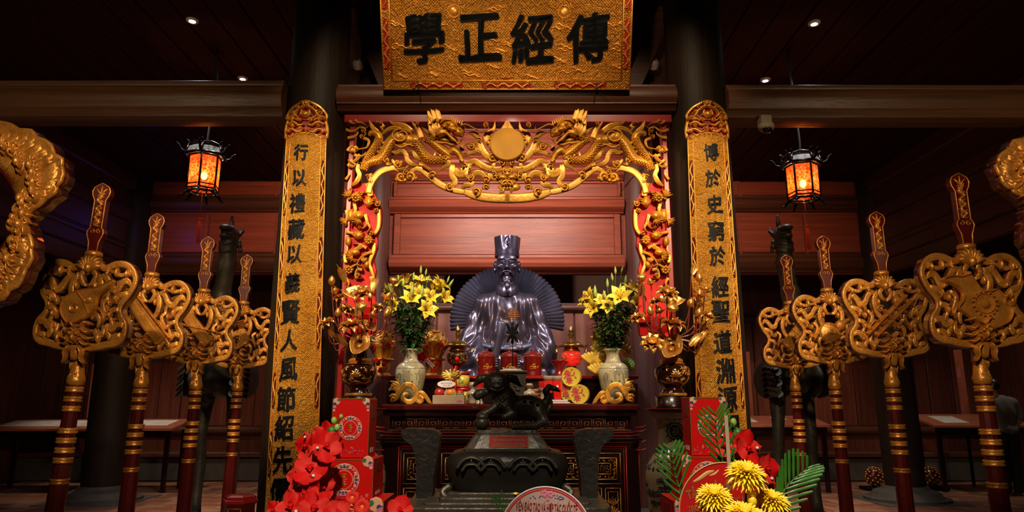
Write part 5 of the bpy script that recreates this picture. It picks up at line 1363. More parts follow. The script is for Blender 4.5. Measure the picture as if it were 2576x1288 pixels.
V, Q = S.mesh(); mesh_np('head', V, Q, M['statue'], statue, fn=st)
# hat
b = MB(); prof = [(29, 352), (31.5, 352), (32, 358), (31, 366), (31.5, 370), (31, 372), (33.5, 400), (33, 403), (28, 402), (0, 398)]
b.lathe(prof, (0, 0, 0), 56, cap=False)
v2 = []
for (x_, y_, z_) in b.v:
    a = math.atan2(y_, x_); k = 1 + (.035 * cos(a * 9) if z_ > 371 else 0)
    v2.append((x_ * k, y_ * k * 1.03, z_))
b.v = [tuple(q) for q in st(np.array([(x_, y_, z_) for x_, y_, z_ in v2]))]; hat = b.build('hat', M['statue'], statue, auto=50)
b = MB(); ring = [(7 * sin(t) * (1 - .25 * cos(t)), 35.5, 388 - 9 * cos(t)) for t in [i * 2 * PI / 16 for i in range(16)]]
ring = [(x_ , y_, z_ + (4 if abs(x_) < 1 and z_ > 388 else 0)) for x_, y_, z_ in ring]
b.tube(ring, 1.3, 6, closed=True); b.ell((0, 35, 386), (3, 2.4, 4)); b.v = [tuple(q) for q in st(b.v)]; b.build('hat_badge', M['statue'], hat)
# pleated round back, rib by rib in one relief
b = MB(); n = 92; a0, a1 = -.20, PI + .20; vs = []; fs = []
for i in range(n + 1):
    a = a0 + (a1 - a0) * i / n; rid = 4.5 if i % 2 else -2.5
    for k, r in enumerate((0, 40, 100, 138, 146, 148)):
        zc = 196 if k else 196
        amp = (0, .3, .9, 1.1, 1.1, .4)[k]
        rr = r * (1.0 if k < 4 else (1.008 if i % 2 else .99))
        vs.append((rr * cos(a), -34 + rid * amp - .0006 * r * r, zc + rr * sin(a) * .965))
    vs.append((147 * cos(a), -62, zc + 147 * sin(a) * .965))
for i in range(n):
    for k in range(6): fs.append((i * 7 + k, (i + 1) * 7 + k, (i + 1) * 7 + k + 1, i * 7 + k + 1))
b.add([tuple(q) for q in st(vs)], fs)
back = b.build('pleated_back', M['statue_b'], statue, smooth=False)
b = MB()
b.add([tuple(q) for q in st([(x_, y_, z_) for z_ in (-40, 150) for x_, y_ in ((-108, -30), (108, -30), (108, -52), (-108, -52))])], [(0, 1, 5, 4), (1, 2, 6, 5), (2, 3, 7, 6), (3, 0, 4, 7), (4, 5, 6, 7)])
b.build('chair_back', M['statue_b'], statue, smooth=False)
for s_ in (-1, 1):
    S = SDF((s_ * 110 - 26, -30, -60), (s_ * 110 + 26, 60, 90), 3)
    S.path([(s_ * 108, -24, 72, 9), (s_ * 112, 20, 66, 9), (s_ * 112, 44, 56, 8), (s_ * 110, 46, 40, 7)], 4); S.cap((s_ * 110, 30, 60), (s_ * 110, 30, -56), 7, 8, 4)
    V, Q = S.mesh(); mesh_np('armrest', V, Q, M['statue_b'], statue, fn=st)
# hands on the lap, left one holding a tall tablet
for s_ in (-1, 1):
    S = SDF((min(s_ * 10, s_ * 60), 58, 50), (max(s_ * 10, s_ * 60), 112, 106), 1.0)
    cx = s_ * 36
    S.ell((cx, 84, 80), (11, 12, 8), 3); S.cap((cx + s_ * 12, 72, 80), (cx, 84, 80), 9, 9, 3)
    for k in range(4):
        oz = 88 - k * 5.6; S.path([(cx - s_ * 4, 90, oz, 3.0), (cx - s_ * 13, 95, oz - .5, 2.7), (cx - s_ * (18 - .8 * k), 88, oz - 1, 2.4), (cx - s_ * 15, 80, oz - 1, 2.1)], .8)
    S.path([(cx + s_ * 2, 88, 88, 3.4), (cx - s_ * 6, 90, 95, 3), (cx - s_ * 13, 90, 96, 2.4)], 1.2)
    V, Q = S.mesh(); mesh_np('hand', V, Q, M['statue'], statue, fn=st)
b = MB(); b.tube([(-36, 84, 56), (-26, 90, 100), (-17, 93, 140), (-12, 95, 172), (-11, 95, 176)], [9, 9.5, 10, 11, 8], 14, flat=.7); b.v = [tuple(q) for q in st(b.v)]; b.build('tablet', M['statue_b'], statue)
# pedestal under the statue
b = MB(); b.box(so.x - .62, YST - .42, 1.02, so.x + .62, YST + .45, 1.22, 0, .02); b.build('seat_base', M['statue_b'], statue, smooth=False)
pd = thing('statue_pedestal', 'dark lacquered pedestal beneath the seated statue, behind the offerings', 'pedestal', (so.x, YST, 0))
b = MB(); b.box(so.x - .8, YST - .48, 0, so.x + .8, YST + .6, .94, 0, .02); b.build('body', M['blackred'], pd, smooth=False)
b = MB(); b.box(so.x - .86, YST - .50, .94, so.x + .86, YST + .65, 1.018, 0, .02); b.build('top', M['maroon'], pd, smooth=False)
XA = -.035
def zat(py, Y): return P(1288, py, Y).z
YF = 5.15
al = thing('altar_table', 'black and red lacquer altar table with key-fret frieze and gilt carved panels', 'altar table', (XA, 5.5, 0))
x0, x1 = xat(958, 1030, YF), xat(1608, 1030, YF)
ztop = 1.352
b = MB(); b.box(x0, YF - .02, zat(1034, YF), x1, 6.0, ztop, 0, .012); b.build('top', M['maroon'], al, smooth=False)
b = MB(); b.box(x0 + .02, YF + .0, zat(1046, YF), x1 - .02, 5.98, zat(1034, YF)); b.build('cornice', M['blackred'], al, smooth=False)
b = MB(); b.box(x0 + .06, YF + .03, zat(1084, YF), x1 - .06, 5.97, zat(1046, YF)); fr = b.build('frieze', M['blackred'], al, smooth=False)
fq = lambda u, v, d: Vector((u, YF + .03 - d, v))
GF = [mat('fret_gilt', (.34, .10, .03), .4, .3), M['blackred']]
GO = [mat('dull_gilt', (.60, .27, .05), .38, .5, .2, 20), M['maroon']]
u0, u1 = x0 + .08, x1 - .08; zf0, zf1 = zat(1080, YF), zat(1051, YF); hh = zf1 - zf0; n = 20; wd = (u1 - u0) / n
g = MB()
for i in range(n):
    a = u0 + i * wd; mz = zf0 + hh * .1; Mz = zf1 - hh * .1; e = wd * .08; L, R_ = a + e, a + wd - e; H_ = Mz - mz
    pts = [(L, mz), (L, Mz), (R_, Mz), (R_, mz + H_ * .0), (L + (R_ - L) * .28, mz), (L + (R_ - L) * .28, mz + H_ * .68), (L + (R_ - L) * .72, mz + H_ * .68), (L + (R_ - L) * .72, mz + H_ * .32), (L + (R_ - L) * .5, mz + H_ * .32)]
    if i % 2: pts = [(L + R_ - p, mz + Mz - q) if False else (L + R_ - p, q) for p, q in pts]
    for p, q in zip(pts[:-1], pts[1:]):
        stroke(g, [p, q], .0042, fq, .004, .002, k=1)
g.build('key_fret', GF, fr, kind='stuff')
for z in (1049, 1082):
    b = MB(); b.box(x0 + .06, YF + .022, zat(z + .8, YF), x1 - .06, YF + .032, zat(z - .8, YF)); b.build('fillet', GF[0], fr, smooth=False)
for (a, c, ex, m) in ((1086, 1092, .0, 'maroon'), (1094, 1100, .02, 'maroon'), (1101, 1107, .035, 'blackred')):
    b = MB(); b.box(x0 - ex + .02, YF - ex + .01, zat(c, YF), x1 + ex - .02, 5.98, zat(a, YF), 0, .006); b.build('moulding', M[m], al, smooth=False)
# upturned corner cusps
for s_, xx in ((-1, x0), (1, x1)):
    for py in (1073, 1083, 1110, 1130):
        b = MB(); q = zat(py, YF); b.tube(cr([(xx - s_ * .03, YF + .02, q - .008), (xx + s_ * .01, YF - .01, q - .006), (xx + s_ * .04, YF - .01, q + .008)], 3), [.007, .007, .007, .006, .005, .004, .003], 6); b.build('cusp', M['red'], al)
# body front
BX0, BX1 = x0 + .01, x1 - .01
b = MB(); b.box(BX0, YF + .02, .0, BX1, 5.96, zat(1107, YF)); b.build('body', M['blackred'], al, smooth=False)
def frame(u0, v0, u1, v1, w, par, mi='maroon', nm='frame_moulding'):
    fb_ = lambda u, v, d: Vector((u, YF + .02 - d, v))
    g = MB()
    stroke(g, [(u0, v0), (u1, v0)], w, fb_, .006, .0, k=1); stroke(g, [(u0, v1), (u1, v1)], w, fb_, .006, .0, k=1)
    stroke(g, [(u0, v0), (u0, v1)], w, fb_, .006, .0, k=1); stroke(g, [(u1, v0), (u1, v1)], w, fb_, .006, .0, k=1)
    return g.build(nm, [GO[0], GO[0]] if mi == 'gold' else [M['red'], M['red']], par)
def px(a, py): return xat(a, py, YF)
b = MB(); b.box(BX0 + .0, YF + .008, zat(1114, YF), BX1, YF + .022, zat(1109, YF)); b.build('gilt_line', GO[0], al, smooth=False)
frame(BX0 + .002, zat(1330, YF), BX1 - .002, zat(1112, YF), .005, al)
frame(px(1000, 1200), zat(1420, YF), px(1578, 1200), zat(1124, YF), .008, al)
frame(px(1006, 1200), zat(1415, YF), px(1572, 1200), zat(1130, YF), .004, al)
fb_ = lambda u, v, d: Vector((u, YF + .02 - d, v))
# carved square panels with seal characters
cols = [(1016, 1104), (1118, 1200), (1214, 1300), (1314, 1400), (1408, 1470), (1478, 1560)]
cols = [(1014, 1096), (1110, 1190), (1204, 1284), (1298, 1378), (1392, 1466), (1480, 1562)]
for ci, (a, c) in enumerate(cols):
    ua, uc = px(a, 1180), px(c, 1180)
    f1_ = frame(ua, zat(1218, YF), uc, zat(1141, YF), .006, al, 'gold')
    va, vc = zat(1212, YF), zat(1148, YF); cu, cv = (ua + uc) / 2, (va + vc) / 2; w2, h2 = (uc - ua) * .38, (vc - va) * .42
    g = MB(); rs = random.Random(ci)
    for q in ([(cu - w2, cv - h2), (cu + w2, cv - h2)], [(cu + w2, cv - h2), (cu + w2, cv + h2)], [(cu + w2, cv + h2), (cu - w2, cv + h2)], [(cu - w2, cv + h2), (cu - w2, cv - h2)]): stroke(g, q, .010, fb_, .010, .002, k=1)
    for q in ([(cu - w2 * .5, cv - h2 * .5), (cu + w2 * .5, cv - h2 * .5)], [(cu + w2 * .5, cv - h2 * .5), (cu + w2 * .5, cv + h2 * .5)], [(cu + w2 * .5, cv + h2 * .5), (cu - w2 * .5, cv + h2 * .5)], [(cu - w2 * .5, cv + h2 * .5), (cu - w2 * .5, cv - h2 * .5)]): stroke(g, q, .009, fb_, .012, .002, k=1)
    for k in range(20):
        a_ = 2 * PI * k / 20; rr = .76
        uu, vv = cu + w2 * max(-.8, min(.8, 1.05 * cos(a_))), cv + h2 * max(-.8, min(.8, 1.05 * sin(a_)))
        fan(g, uu, vv, .016, fb_, rs.random() * 6, rs.random() * 6 + 2, 3, .007, .010, .001)
    for q in ([(cu - w2 * .28, cv - h2 * .3), (cu - w2 * .30, cv + h2 * .2), (cu - w2 * .12, cv + h2 * .3), (cu - w2 * .12, cv - h2 * .3)], [(cu + w2 * .05, cv - h2 * .3), (cu + w2 * .05, cv + h2 * .32)], [(cu + w2 * .18, cv + h2 * .30), (cu + w2 * .34, cv + h2 * .24), (cu + w2 * .16, cv + h2 * .05), (cu + w2 * .34, cv - h2 * .08), (cu + w2 * .32, cv - h2 * .3), (cu + w2 * .14, cv - h2 * .3)]):
        stroke(g, q, .005, fb_, .010, .002, k=3)
    g.build('carved_panel', GO, f1_, kind='stuff')
for (a, c) in ((1014, 1050), (1062, 1096), (1110, 1146), (1154, 1190), (1392, 1425), (1436, 1470), (1480, 1514), (1524, 1562)):
    ua, uc = px(a, 1240), px(c, 1240); f1_ = frame(ua, zat(1380, YF), uc, zat(1229, YF), .006, al, 'gold'); g = MB(); cu = (ua + uc) / 2; w2 = (uc - ua) / 2
    zc_ = zat(1262, YF); rs = random.Random(a)
    frame(ua + .02, zat(1370, YF), uc - .02, zat(1238, YF), .004, f1_, 'gold', 'inner_moulding')
    fan(g, cu, zc_ - .03, .06, fb_, .7, 2.4, 5, .012, .012, .001); fan(g, cu, zc_ - .08, .05, fb_, .2, 2.9, 6, .012, .012, .001); dome(g, cu, zc_ - .10, .03, fb_, .016, .001)
    stroke(g, [(cu, zc_ - .16), (cu + .01, zc_ - .1), (cu - .01, zc_ - .03)], .012, fb_, .01, .001)
    g.build('carved_panel', GO, f1_, kind='stuff')
# rear tier
zt2 = zat(947, 5.95)
tr = thing('altar_shelf', 'red lacquer upper tier at the back of the altar, under the urns and baskets', 'altar shelf', (XA, 6.1, ztop))
b = MB(); b.box(-1.02, 5.80, ztop + .004, .98, 6.14, zt2 - .03, 0, .004); b.build('body', M['blackred'], tr, smooth=False)
b = MB(); b.box(-1.08, 5.76, zt2 - .028, 1.04, 6.18, zt2, 0, .006); b.build('top', M['red'], tr, smooth=False)
# the altar top reaches under the tier
b = MB(); b.box(x0 + .1, 6.001, .0, x1 - .1, 6.19, ztop); b.build('rear_body', M['blackred'], al, smooth=False)

def scroll_stand(flip, label):
    Y = 5.20; z0 = ztop
    o = xat(975 if not flip else 1601, 1000, Y); s = -1 if flip else 1; k = xat(1085, 990, Y) - xat(975, 990, Y)
    fn = lambda u, v, d: Vector((o + s * u * k, Y - d, z0 + v * k))
    t = thing('scroll_stand', label, 'stand', (o + s * k / 2, Y, z0), 'gilt scroll stands')
    g = MB()
    stroke(g, [(.08, .06), (.20, .18), (.22, .30), (.10, .36), (.02, .30)], [.09, .11, .11, .09, .04], fn, .02, .02, G_)
    scroll(g, .14, .13, .13, fn, .022, .02, 1.3, -1, PI * .9)
    stroke(g, [(.16, .30), (.24, .40), (.16, .48), (.04, .52)], [.08, .10, .08, .03], fn, .02, .02, G_); scroll(g, .12, .40, .08, fn, .022, .02, 1.2, 1, 0)
    stroke(g, [(.20, .08), (.26, .26), (.40, .42), (.56, .40), (.66, .26), (.62, .10), (.48, .05), (.36, .12), (.38, .22), (.48, .24)], [.06, .12, .14, .14, .13, .13, .12, .10, .08, .04], fn, .026, .02, G_)
    stroke(g, [(.62, .10), (.76, .05), (.80, .16), (.72, .20)], [.08, .10, .08, .04], fn, .022, .02, G_); scroll(g, .77, .15, .09, fn, .022, .02, 1.3, -1, 0)
    stroke(g, [(.66, .24), (.78, .26), (.88, .16), (.95, .06), (1.0, .0)], [.04, .09, .09, .08, .04], fn, .02, .02, G_)
    flame(g, [(.30, .32), (.20, .42), (.24, .54), (.12, .58)], .07, fn, .02, .02)
    g.split('scroll', [M['gold'], M['maroon']], t)
    b = MB(); a, c = sorted((fn(.02, 0, 0).x, fn(.98, 0, 0).x)); b.box(a, Y - .012, z0, c, Y + .035, z0 + .008); 
    a, c = sorted((fn(-.03, 0, 0).x, fn(.02, 0, 0).x)); b.box(a, Y - .01, z0, c, Y + .035, z0 + .46 * k); b.build('tray', M['blackred'], t, smooth=False)
scroll_stand(False, 'gilt openwork scroll stand at the left end of the altar table')
scroll_stand(True, 'gilt openwork scroll stand at the right end of the altar table')

def celadon_vase(px_, label):
    Y = 5.37; q = P(px_, 900, Y); x = q.x; z0 = ztop; zt_ = zat(881, Y); H = zt_ - z0; k = H / .46 
    t = thing('porcelain_vase', label, 'vase', (x, Y, z0), 'crackled vases on the altar')
    prof = [(.060, 0), (.066, .01), (.078, .06), (.100, .16), (.113, .25), (.111, .30), (.090, .335), (.058, .36), (.050, .385), (.050, .42), (.060, .45), (.076, .462), (.074, .468), (.060, .455), (.045, .42), (.045, .39)]
    b = MB(); b.lathe([(r * 1.04, z * k) for r, z in prof], (x, Y, z0), 40, cap=False); b.build('body', M['celadon'], t)
    def fv(a, v, d):
        R = np.interp(v, [p[1] for p in prof[:12]], [p[0] for p in prof[:12]]) * 1.04 + d
        return Vector((x + R * sin(a), Y - R * cos(a), z0 + v * k))
    fv0 = fv; fv = lambda a, v, d: fv0(a / .11, v, d); g = MB(); stroke0 = stroke
    for v in (.300, .352): stroke(g, [(a * PI / 16 * .11, v) for a in range(-16, 17)], .0035, fv, .001, .001, k=1)
    def stroke_(g_, pts, wd, f_, h_, b_, k=3):
        wd = [x * .16 for x in wd] if hasattr(wd, '__len__') else wd * .5
        stroke(g_, [(p[0] * .11, p[1]) for p in pts], wd, f_, h_, b_, k=k)
    stroke_(g, [(-.30, .21), (-.22, .16), (-.08, .14), (.08, .14), (.22, .17), (.30, .20)], [.03, .08, .08, .08, .08, .03], fv, .0015, .001)
    for (a, v) in ((-.05, .17), (.06, .165), (0, .15), (-.12, .155), (.12, .16)): stroke_(g, [(a, v - .015), (a + .03, v + .012)], [.02, .06], fv, .0015, .001, k=2)
    rs = random.Random(px_)
    for (a, v) in ((-.6, .25), (-.35, .27), (.2, .24), (.45, .25), (.7, .27), (-.75, .2), (.75, .18), (-.55, .10), (.55, .10), (0, .265)):
        stroke_(g, [(a, v), (a + .03, v + .008)], [.02, .05], fv, .0015, .001, k=2)
    for s_ in (-1, 1):
        stroke_(g, [(s_ * .85, .06), (s_ * .75, .14), (s_ * .85, .20), (s_ * .7, .26), (s_ * .55, .24), (s_ * .6, .20)], .006, fv, .001, .001)
        stroke_(g, [(s_ * .7, .05), (s_ * .5, .08), (s_ * .45, .12), (s_ * .55, .13)], .006, fv, .001, .001)
    g.build('painted_vines', [M['blue_line'], M['blue_line']], t, kind='stuff')
    return x, Y, z0 + H
# flower parts
def petal(mb, base, axis, side, L, W, curl=.5, n=6, mi=0, cup=.25, th=.0):
    """a recurved petal from base along axis, bending towards side"""
    axis = axis.normalized(); out = (side - axis * side.dot(axis)).normalized(); lat = axis.cross(out).normalized()
    vs = []; fs = []
    p = base.copy()
    for i in range(n + 1):
        t = i / n; ang = .25 + curl * t * t * 2.2; d = axis * cos(ang) + out * sin(ang)
        if i: p = p + d * (L / n)
        w_ = W * math.sin(PI * min(1, .12 + .88 * t) ** .9) * .5 + .0008
        nrm = d.cross(lat).normalized()
        vs += [p - lat * w_ + nrm * (cup * w_), p, p + lat * w_ + nrm * (cup * w_)]
    for i in range(n):
        for k in (0, 1): fs.append((3 * i + k, 3 * i + k + 1, 3 * i + k + 4, 3 * i + k + 3))
    mb.add(vs, fs, mi)
def lily(name, c, axis, L, par, seed):
    rs = random.Random(seed); axis = axis.normalized(); a = axis.orthogonal().normalized(); b_ = axis.cross(a)
    m_ = MB()
    for k in range(6):
        an = k * PI / 3 + seed; s_ = a * cos(an) + b_ * sin(an)
        petal(m_, c + s_ * .004, axis, s_, L, L * (.54 if k % 2 else .40), rs.uniform(.55, .85), cup=-.3)
    fl_ = m_.build(name, M['yellow'], par)
    m_ = MB()
    for k in range(6):
        an = k * PI / 3 + .3; s_ = a * cos(an) + b_ * sin(an); e = c + axis * L * .62 + s_ * L * .2
        m_.tube([c, c + axis * L * .35 + s_ * L * .06, e], .0012, 3); m_.ell(e, (.003, .003, .007) if L > .05 else .003, 6, 4)
    m_.build('stamens', M['stamen'], fl_, kind='stuff')
def leafblade(mb, base, d, L, W, droop=.5, n=5):
    d = d.normalized(); lat = d.cross(Vector((0, 0, 1))); lat = lat.normalized() if lat.length > .1 else Vector((1, 0, 0)); vs = []; fs = []; p = base.copy()
    for i in range(n + 1):
        t = i / n; dd = (d + Vector((0, 0, -droop * t * 1.4))).normalized()
        if i: p = p + dd * (L / n)
        w_ = W * sin(PI * min(1, .1 + .9 * t)) * .5 + .0005; up = lat.cross(dd)
        vs += [p - lat * w_ + up * w_ * .3, p, p + lat * w_ + up * w_ * .3]
    for i in range(n):
        for k in (0, 1): fs.append((3 * i + k, 3 * i + k + 1, 3 * i + k + 4, 3 * i + k + 3))
    mb.add(vs, fs)
def lily_bouquet(px_, heads, buds, label, seed):
    x, Y, zt_ = celadon_vase(px_, 'cream crackled vase with blue vines holding yellow lilies, ' + ('left of the statue' if px_ < 1275 else 'right of the statue'))
    rs = random.Random(seed); t = thing('lily_bouquet', label, 'flowers', (x, Y, zt_ - .02), 'lily bouquets on the altar')
    stems = MB(); o = Vector((x, Y, zt_ - .03)); leaves = MB()
    for (hx, hy, dy, L, ax, az, ay) in heads:
        c = P(hx, hy, Y + dy); A = Vector((ax, ay, az)); L *= 1.15; lily('lily', c - A.normalized() * L * .35, A, L, t, rs.random() * 6)
        mid = (o + c) / 2 + Vector((rs.uniform(-.02, .02), rs.uniform(-.02, .02), -.02)); stems.tube(cr([o, mid, c - A.normalized() * L * .4], 5), .0035, 5)
    for (hx, hy, dy, L, lean) in buds:
        c = P(hx, hy, Y + dy); q = MB(); d = Vector((lean, 0, 1)).normalized(); q.tube([c - d * L / 2 + d * L * i / 6 for i in range(7)], [.002, L * .11, L * .15, L * .15, L * .12, L * .08, .001], 7); q.build('bud', M['bud'], t)
        mid = (o + c) / 2 + Vector((0, 0, 0)); stems.tube(cr([o, mid, c - d * L / 2], 5), .003, 5)
    stems.build('stems', M['leaf'], t, kind='stuff')
    for k in range(400):
        h = rs.random(); a = rs.random() * 2 * PI; r = (.02 + .10 * min(1, h * 1.6) * rs.random() ** .5)
        base = Vector((x + r * cos(a), Y + r * sin(a) * .8, zt_ + .0 + h * .34)); d = Vector((cos(a), sin(a) * .8, rs.uniform(-.1, .9)))
        leafblade(leaves, base, d, rs.uniform(.055, .11), rs.uniform(.016, .030), rs.uniform(.2, .9))
    leaves.build('leaves', M['leaf'], t, kind='stuff')
lily_bouquet(1034, [(1034, 752, -.10, .115, .1, .8, -.9), (1075, 778, -.08, .11, .5, .2, -.8), (1120, 748, -.02, .10, .7, .35, -.6), (985, 748, -.02, .11, -.8, .35, -.5), (1000, 715, .02, .10, -.4, .8, -.5), (1060, 705, .0, .10, .2, .9, -.5), (1095, 715, .04, .11, .4, .9, -.3),
                    (1020, 700, .06, .10, -.2, 1, -.2), (1055, 738, -.06, .09, .3, .5, -.9), (990, 770, -.05, .09, -.5, .0, -.9), (1110, 715, .02, .12, .7, .8, -.2), (970, 730, .0, .09, -.9, .2, -.3), (1040, 725, .06, .10, 0, .8, -.6), (1082, 745, .02, .10, .4, .5, -.7)],
             [(1059, 678, .03, .07, 0), (1072, 684, .0, .06, .1), (1077, 702, -.02, .07, .3), (1041, 695, 0, .07, 0), (1002, 700, 0, .06, 0), (1015, 710, -.05, .08, 0), (1135, 712, 0, .08, .6), (1128, 702, 0, .06, .3), (980, 725, -.06, .09, -.3), (1062, 730, -.10, .09, .05), (1037, 730, -.12, .10, .1)],
             'bouquet of yellow lilies with green buds, left of the statue', 3)
lily_bouquet(1542, [(1480, 745, -.02, .10, -.8, .5, -.5), (1490, 775, -.06, .10, -.7, .1, -.8), (1515, 755, -.04, .09, -.3, .5, -.8), (1560, 745, -.10, .13, -.2, .6, -.9), (1590, 730, .0, .12, .4, .8, -.5), (1605, 765, -.08, .12, .6, .3, -.9), (1620, 745, .0, .11, .8, .5, -.3),
                    (1530, 770, -.08, .09, -.2, .2, -.9), (1575, 790, -.04, .08, .3, .1, -.9), (1470, 755, .0, .09, -.9, .4, -.2), (1600, 720, .04, .10, .5, .9, -.2)],
             [(1548, 680, .02, .07, 0), (1565, 678, .0, .06, .3), (1540, 697, -.02, .07, -.1), (1528, 712, 0, .08, 0), (1574, 703, 0, .08, .1), (1497, 733, -.03, .10, 0), (1521, 742, -.05, .08, -.2), (1560, 722, -.05, .07, .2)],
             'bouquet of yellow lilies with tall green buds, right of the statue', 4)

LQ = {}
def lotus_proto():
    def mk(name, fnc):
        g = MB(); fnc(g); o = g.build(name, M['gold_pale'], None); o.data.use_fake_user = True; me = o.data; bpy.data.objects.remove(o); return me
    def flower(g):
        for ring, (n, L, W, cv, tl) in enumerate(((8, .062, .036, .75, .9), (7, .058, .034, .4, .5), (5, .05, .03, .12, .2))):
            for k in range(n):
                a = 2 * PI * k / n + ring * .4; s_ = Vector((cos(a), sin(a), 0)); petal(g, s_ * .008, Vector((0, 0, 1)) + s_ * tl, s_, L, W, cv, 5, cup=.5)
        g.lathe([(.004, 0), (.016, .02), (.017, .026), (0, .028)], (0, 0, 0), 10)
    def bud(g): g.lathe([(.004, 0), (.018, .012), (.023, .028), (.019, .046), (.008, .062), (0, .068)], (0, 0, 0), 12)
    def budo(g):
        g.lathe([(.004, 0), (.018, .012), (.022, .03), (.014, .05), (0, .062)], (0, 0, 0), 12)
        for k in range(5):
            a = 2 * PI * k / 5; s_ = Vector((cos(a), sin(a), 0)); petal(g, s_ * .01, Vector((0, 0, 1)) + s_ * .5, s_, .05, .03, .3, 5, cup=.5)
    def pod(g):
        g.lathe([(.004, -.02), (.02, .0), (.036, .02), (.038, .028), (.030, .040), (0, .044)], (0, 0, 0), 16)
        for i in range(3):
            for k in range((1, 6, 11)[i]):
                a = 2 * PI * k / (1, 6, 11)[i]; r = (0, .015, .028)[i]; g.ell((r * cos(a), r * sin(a), .040 - .006 * i), .0058, 7, 5)
    def leaf(g):
        n = 24; vs = [(0, 0, 0)]; fs = []
        for j, r in enumerate((.03, .06, .082)):
            for k in range(n):
                a = 2 * PI * k / n; z = .012 * sin(3 * a) * (j + 1) / 3 + .02 * (j / 2) ** 2 + (.004 if k % 2 else -.002) * (j > 0); vs.append((r * cos(a) * 1.25, r * sin(a) * .75, z))
        for k in range(n): fs.append((0, 1 + k, 1 + (k + 1) % n))
        for j in range(2):
            for k in range(n): fs.append((1 + j * n + k, 1 + j * n + (k + 1) % n, 1 + (j + 1) * n + (k + 1) % n, 1 + (j + 1) * n + k))
        g.add(vs, fs)
        g.tube([(.082 * 1.25 * cos(a * PI / 12), .082 * .75 * sin(a * PI / 12), .02 + .012 * sin(3 * a * PI / 12)) for a in range(24)], .003, 5, closed=True)
    def frond(g):
        petal(g, Vector((0, 0, 0)), Vector((0, 0, 1)), Vector((1, 0, 0)), .15, .05, .5, 8, cup=.6)
        g.tube([(0, 0, 0), (.01, 0, .05), (.04, 0, .10), (.08, 0, .13)], .003, 5)
    for n_, f_ in (('lotus_flower', flower), ('lotus_bud', bud), ('opening_bud', budo), ('seed_pod', pod), ('lotus_leaf', leaf), ('curled_leaf', frond)): LQ[n_] = mk(n_, f_)
lotus_proto()
def lotus_group(cx, items, label, vlabel, Y=4.60, s_=1):
    z0 = zat(997, Y); x = xat(cx, 960, Y)
    v = thing('lacquer_vase', vlabel, 'vase', (x, Y, z0), 'dark lotus vases')
    prof = [(.075, .0), (.085, .006), (.085, .022), (.070, .03), (.072, .04), (.055, .05), (.062, .06), (.095, .09), (.116, .14), (.112, .18), (.085, .205), (.060, .215), (.068, .225), (.070, .235), (.052, .25), (.047, .28), (.050, .32), (.066, .345), (.085, .355), (.082, .36), (.060, .345), (.04, .31)]
    b = MB(); b.lathe(prof, (x, Y, z0), 40, cap=False); b.build('body', M['lacq_vase'], v)
    b = MB(); b.lathe([(.0875, .004), (.088, .012), (.0865, .020)], (x, Y, z0), 40, cap=False); b.lathe([(.063, .214), (.074, .222), (.073, .234), (.054, .248)], (x, Y, z0), 40, cap=False)
    b.lathe([(.086, .206), (.075, .2125), (.062, .2155)], (x, Y, z0 + .001), 40, cap=False); b.build('gilt_band', M['gold'], v)
    pz, pr_ = [p[1] for p in prof[5:12]], [p[0] for p in prof[5:12]]
    def fv(a, w_, d): R = float(np.interp(w_, pz, pr_)) + d; return Vector((x + R * sin(a), Y - R * cos(a), z0 + w_))
    g = MB(); rs = random.Random(cx)
    fan(g, 0, .125, .045, lambda a, w_, d: fv(a / .11, w_, d), .1, PI - .1, 7, .016, .003, .001)
    fan(g, .01, .12, .03, lambda a, w_, d: fv(a / .11, w_, d), .4, PI - .4, 5, .014, .004, .001)
    for k in range(22):
        a = -.125 + .25 * rs.random(); w_ = .085 + .10 * rs.random()
        if abs(a) < .04 and w_ > .12: continue
        fan(g, a, w_, .022, lambda a, w_, d: fv(a / .11, w_, d), rs.random() * 6, rs.random() * 6 + 1.8, 4, .007, .003, .001)
    stroke(g, [(-.12, .10), (-.06, .08), (0, .095), (.06, .08), (.12, .10)], .006, lambda a, w_, d: fv(a / .11, w_, d), .003, .001)
    g.build('gilt_painting', [M['gold_pale'], M['gold_pale']], v, kind='stuff')
    t = thing('gilt_lotus_bouquet', label, 'flowers', (x, Y, z0 + .33), 'gilt wooden lotus bouquets')
    o = Vector((x, Y, z0 + .30)); rs = random.Random(cx + 1)
    for (kind, px_, py_, dy, tx, ty, sc) in items:
        if px_ > 1735 or px_ < 835: dy = -.05
        c = P(px_, py_, Y + dy); d = Vector((tx, ty, 1)).normalized()
        ob = bpy.data.objects.new(kind, LQ[kind]); COL.objects.link(ob); ob.parent = t; ob.location = c - wloc(t)
        ob.rotation_euler = (d.to_track_quat('Z', 'Y').to_matrix().to_4x4() @ Matrix.Rotation(rs.random() * 6 if kind not in ('curled_leaf',) else 0, 4, 'Z')).to_euler(); ob.scale = (sc, sc, sc)
        q = MB(); mid = o + (c - o) * .5 + Vector(((px_ - cx) * .0009, .0, -.02 if abs(px_ - cx) < 60 else -.045)); 
        q.tube(cr([o, o + Vector(((c.x - o.x) * .18, (c.y - o.y) * .18, .07)), mid, c - d * .004], 5), .0048, 6); q.build('stem', M['stem_red'], t)
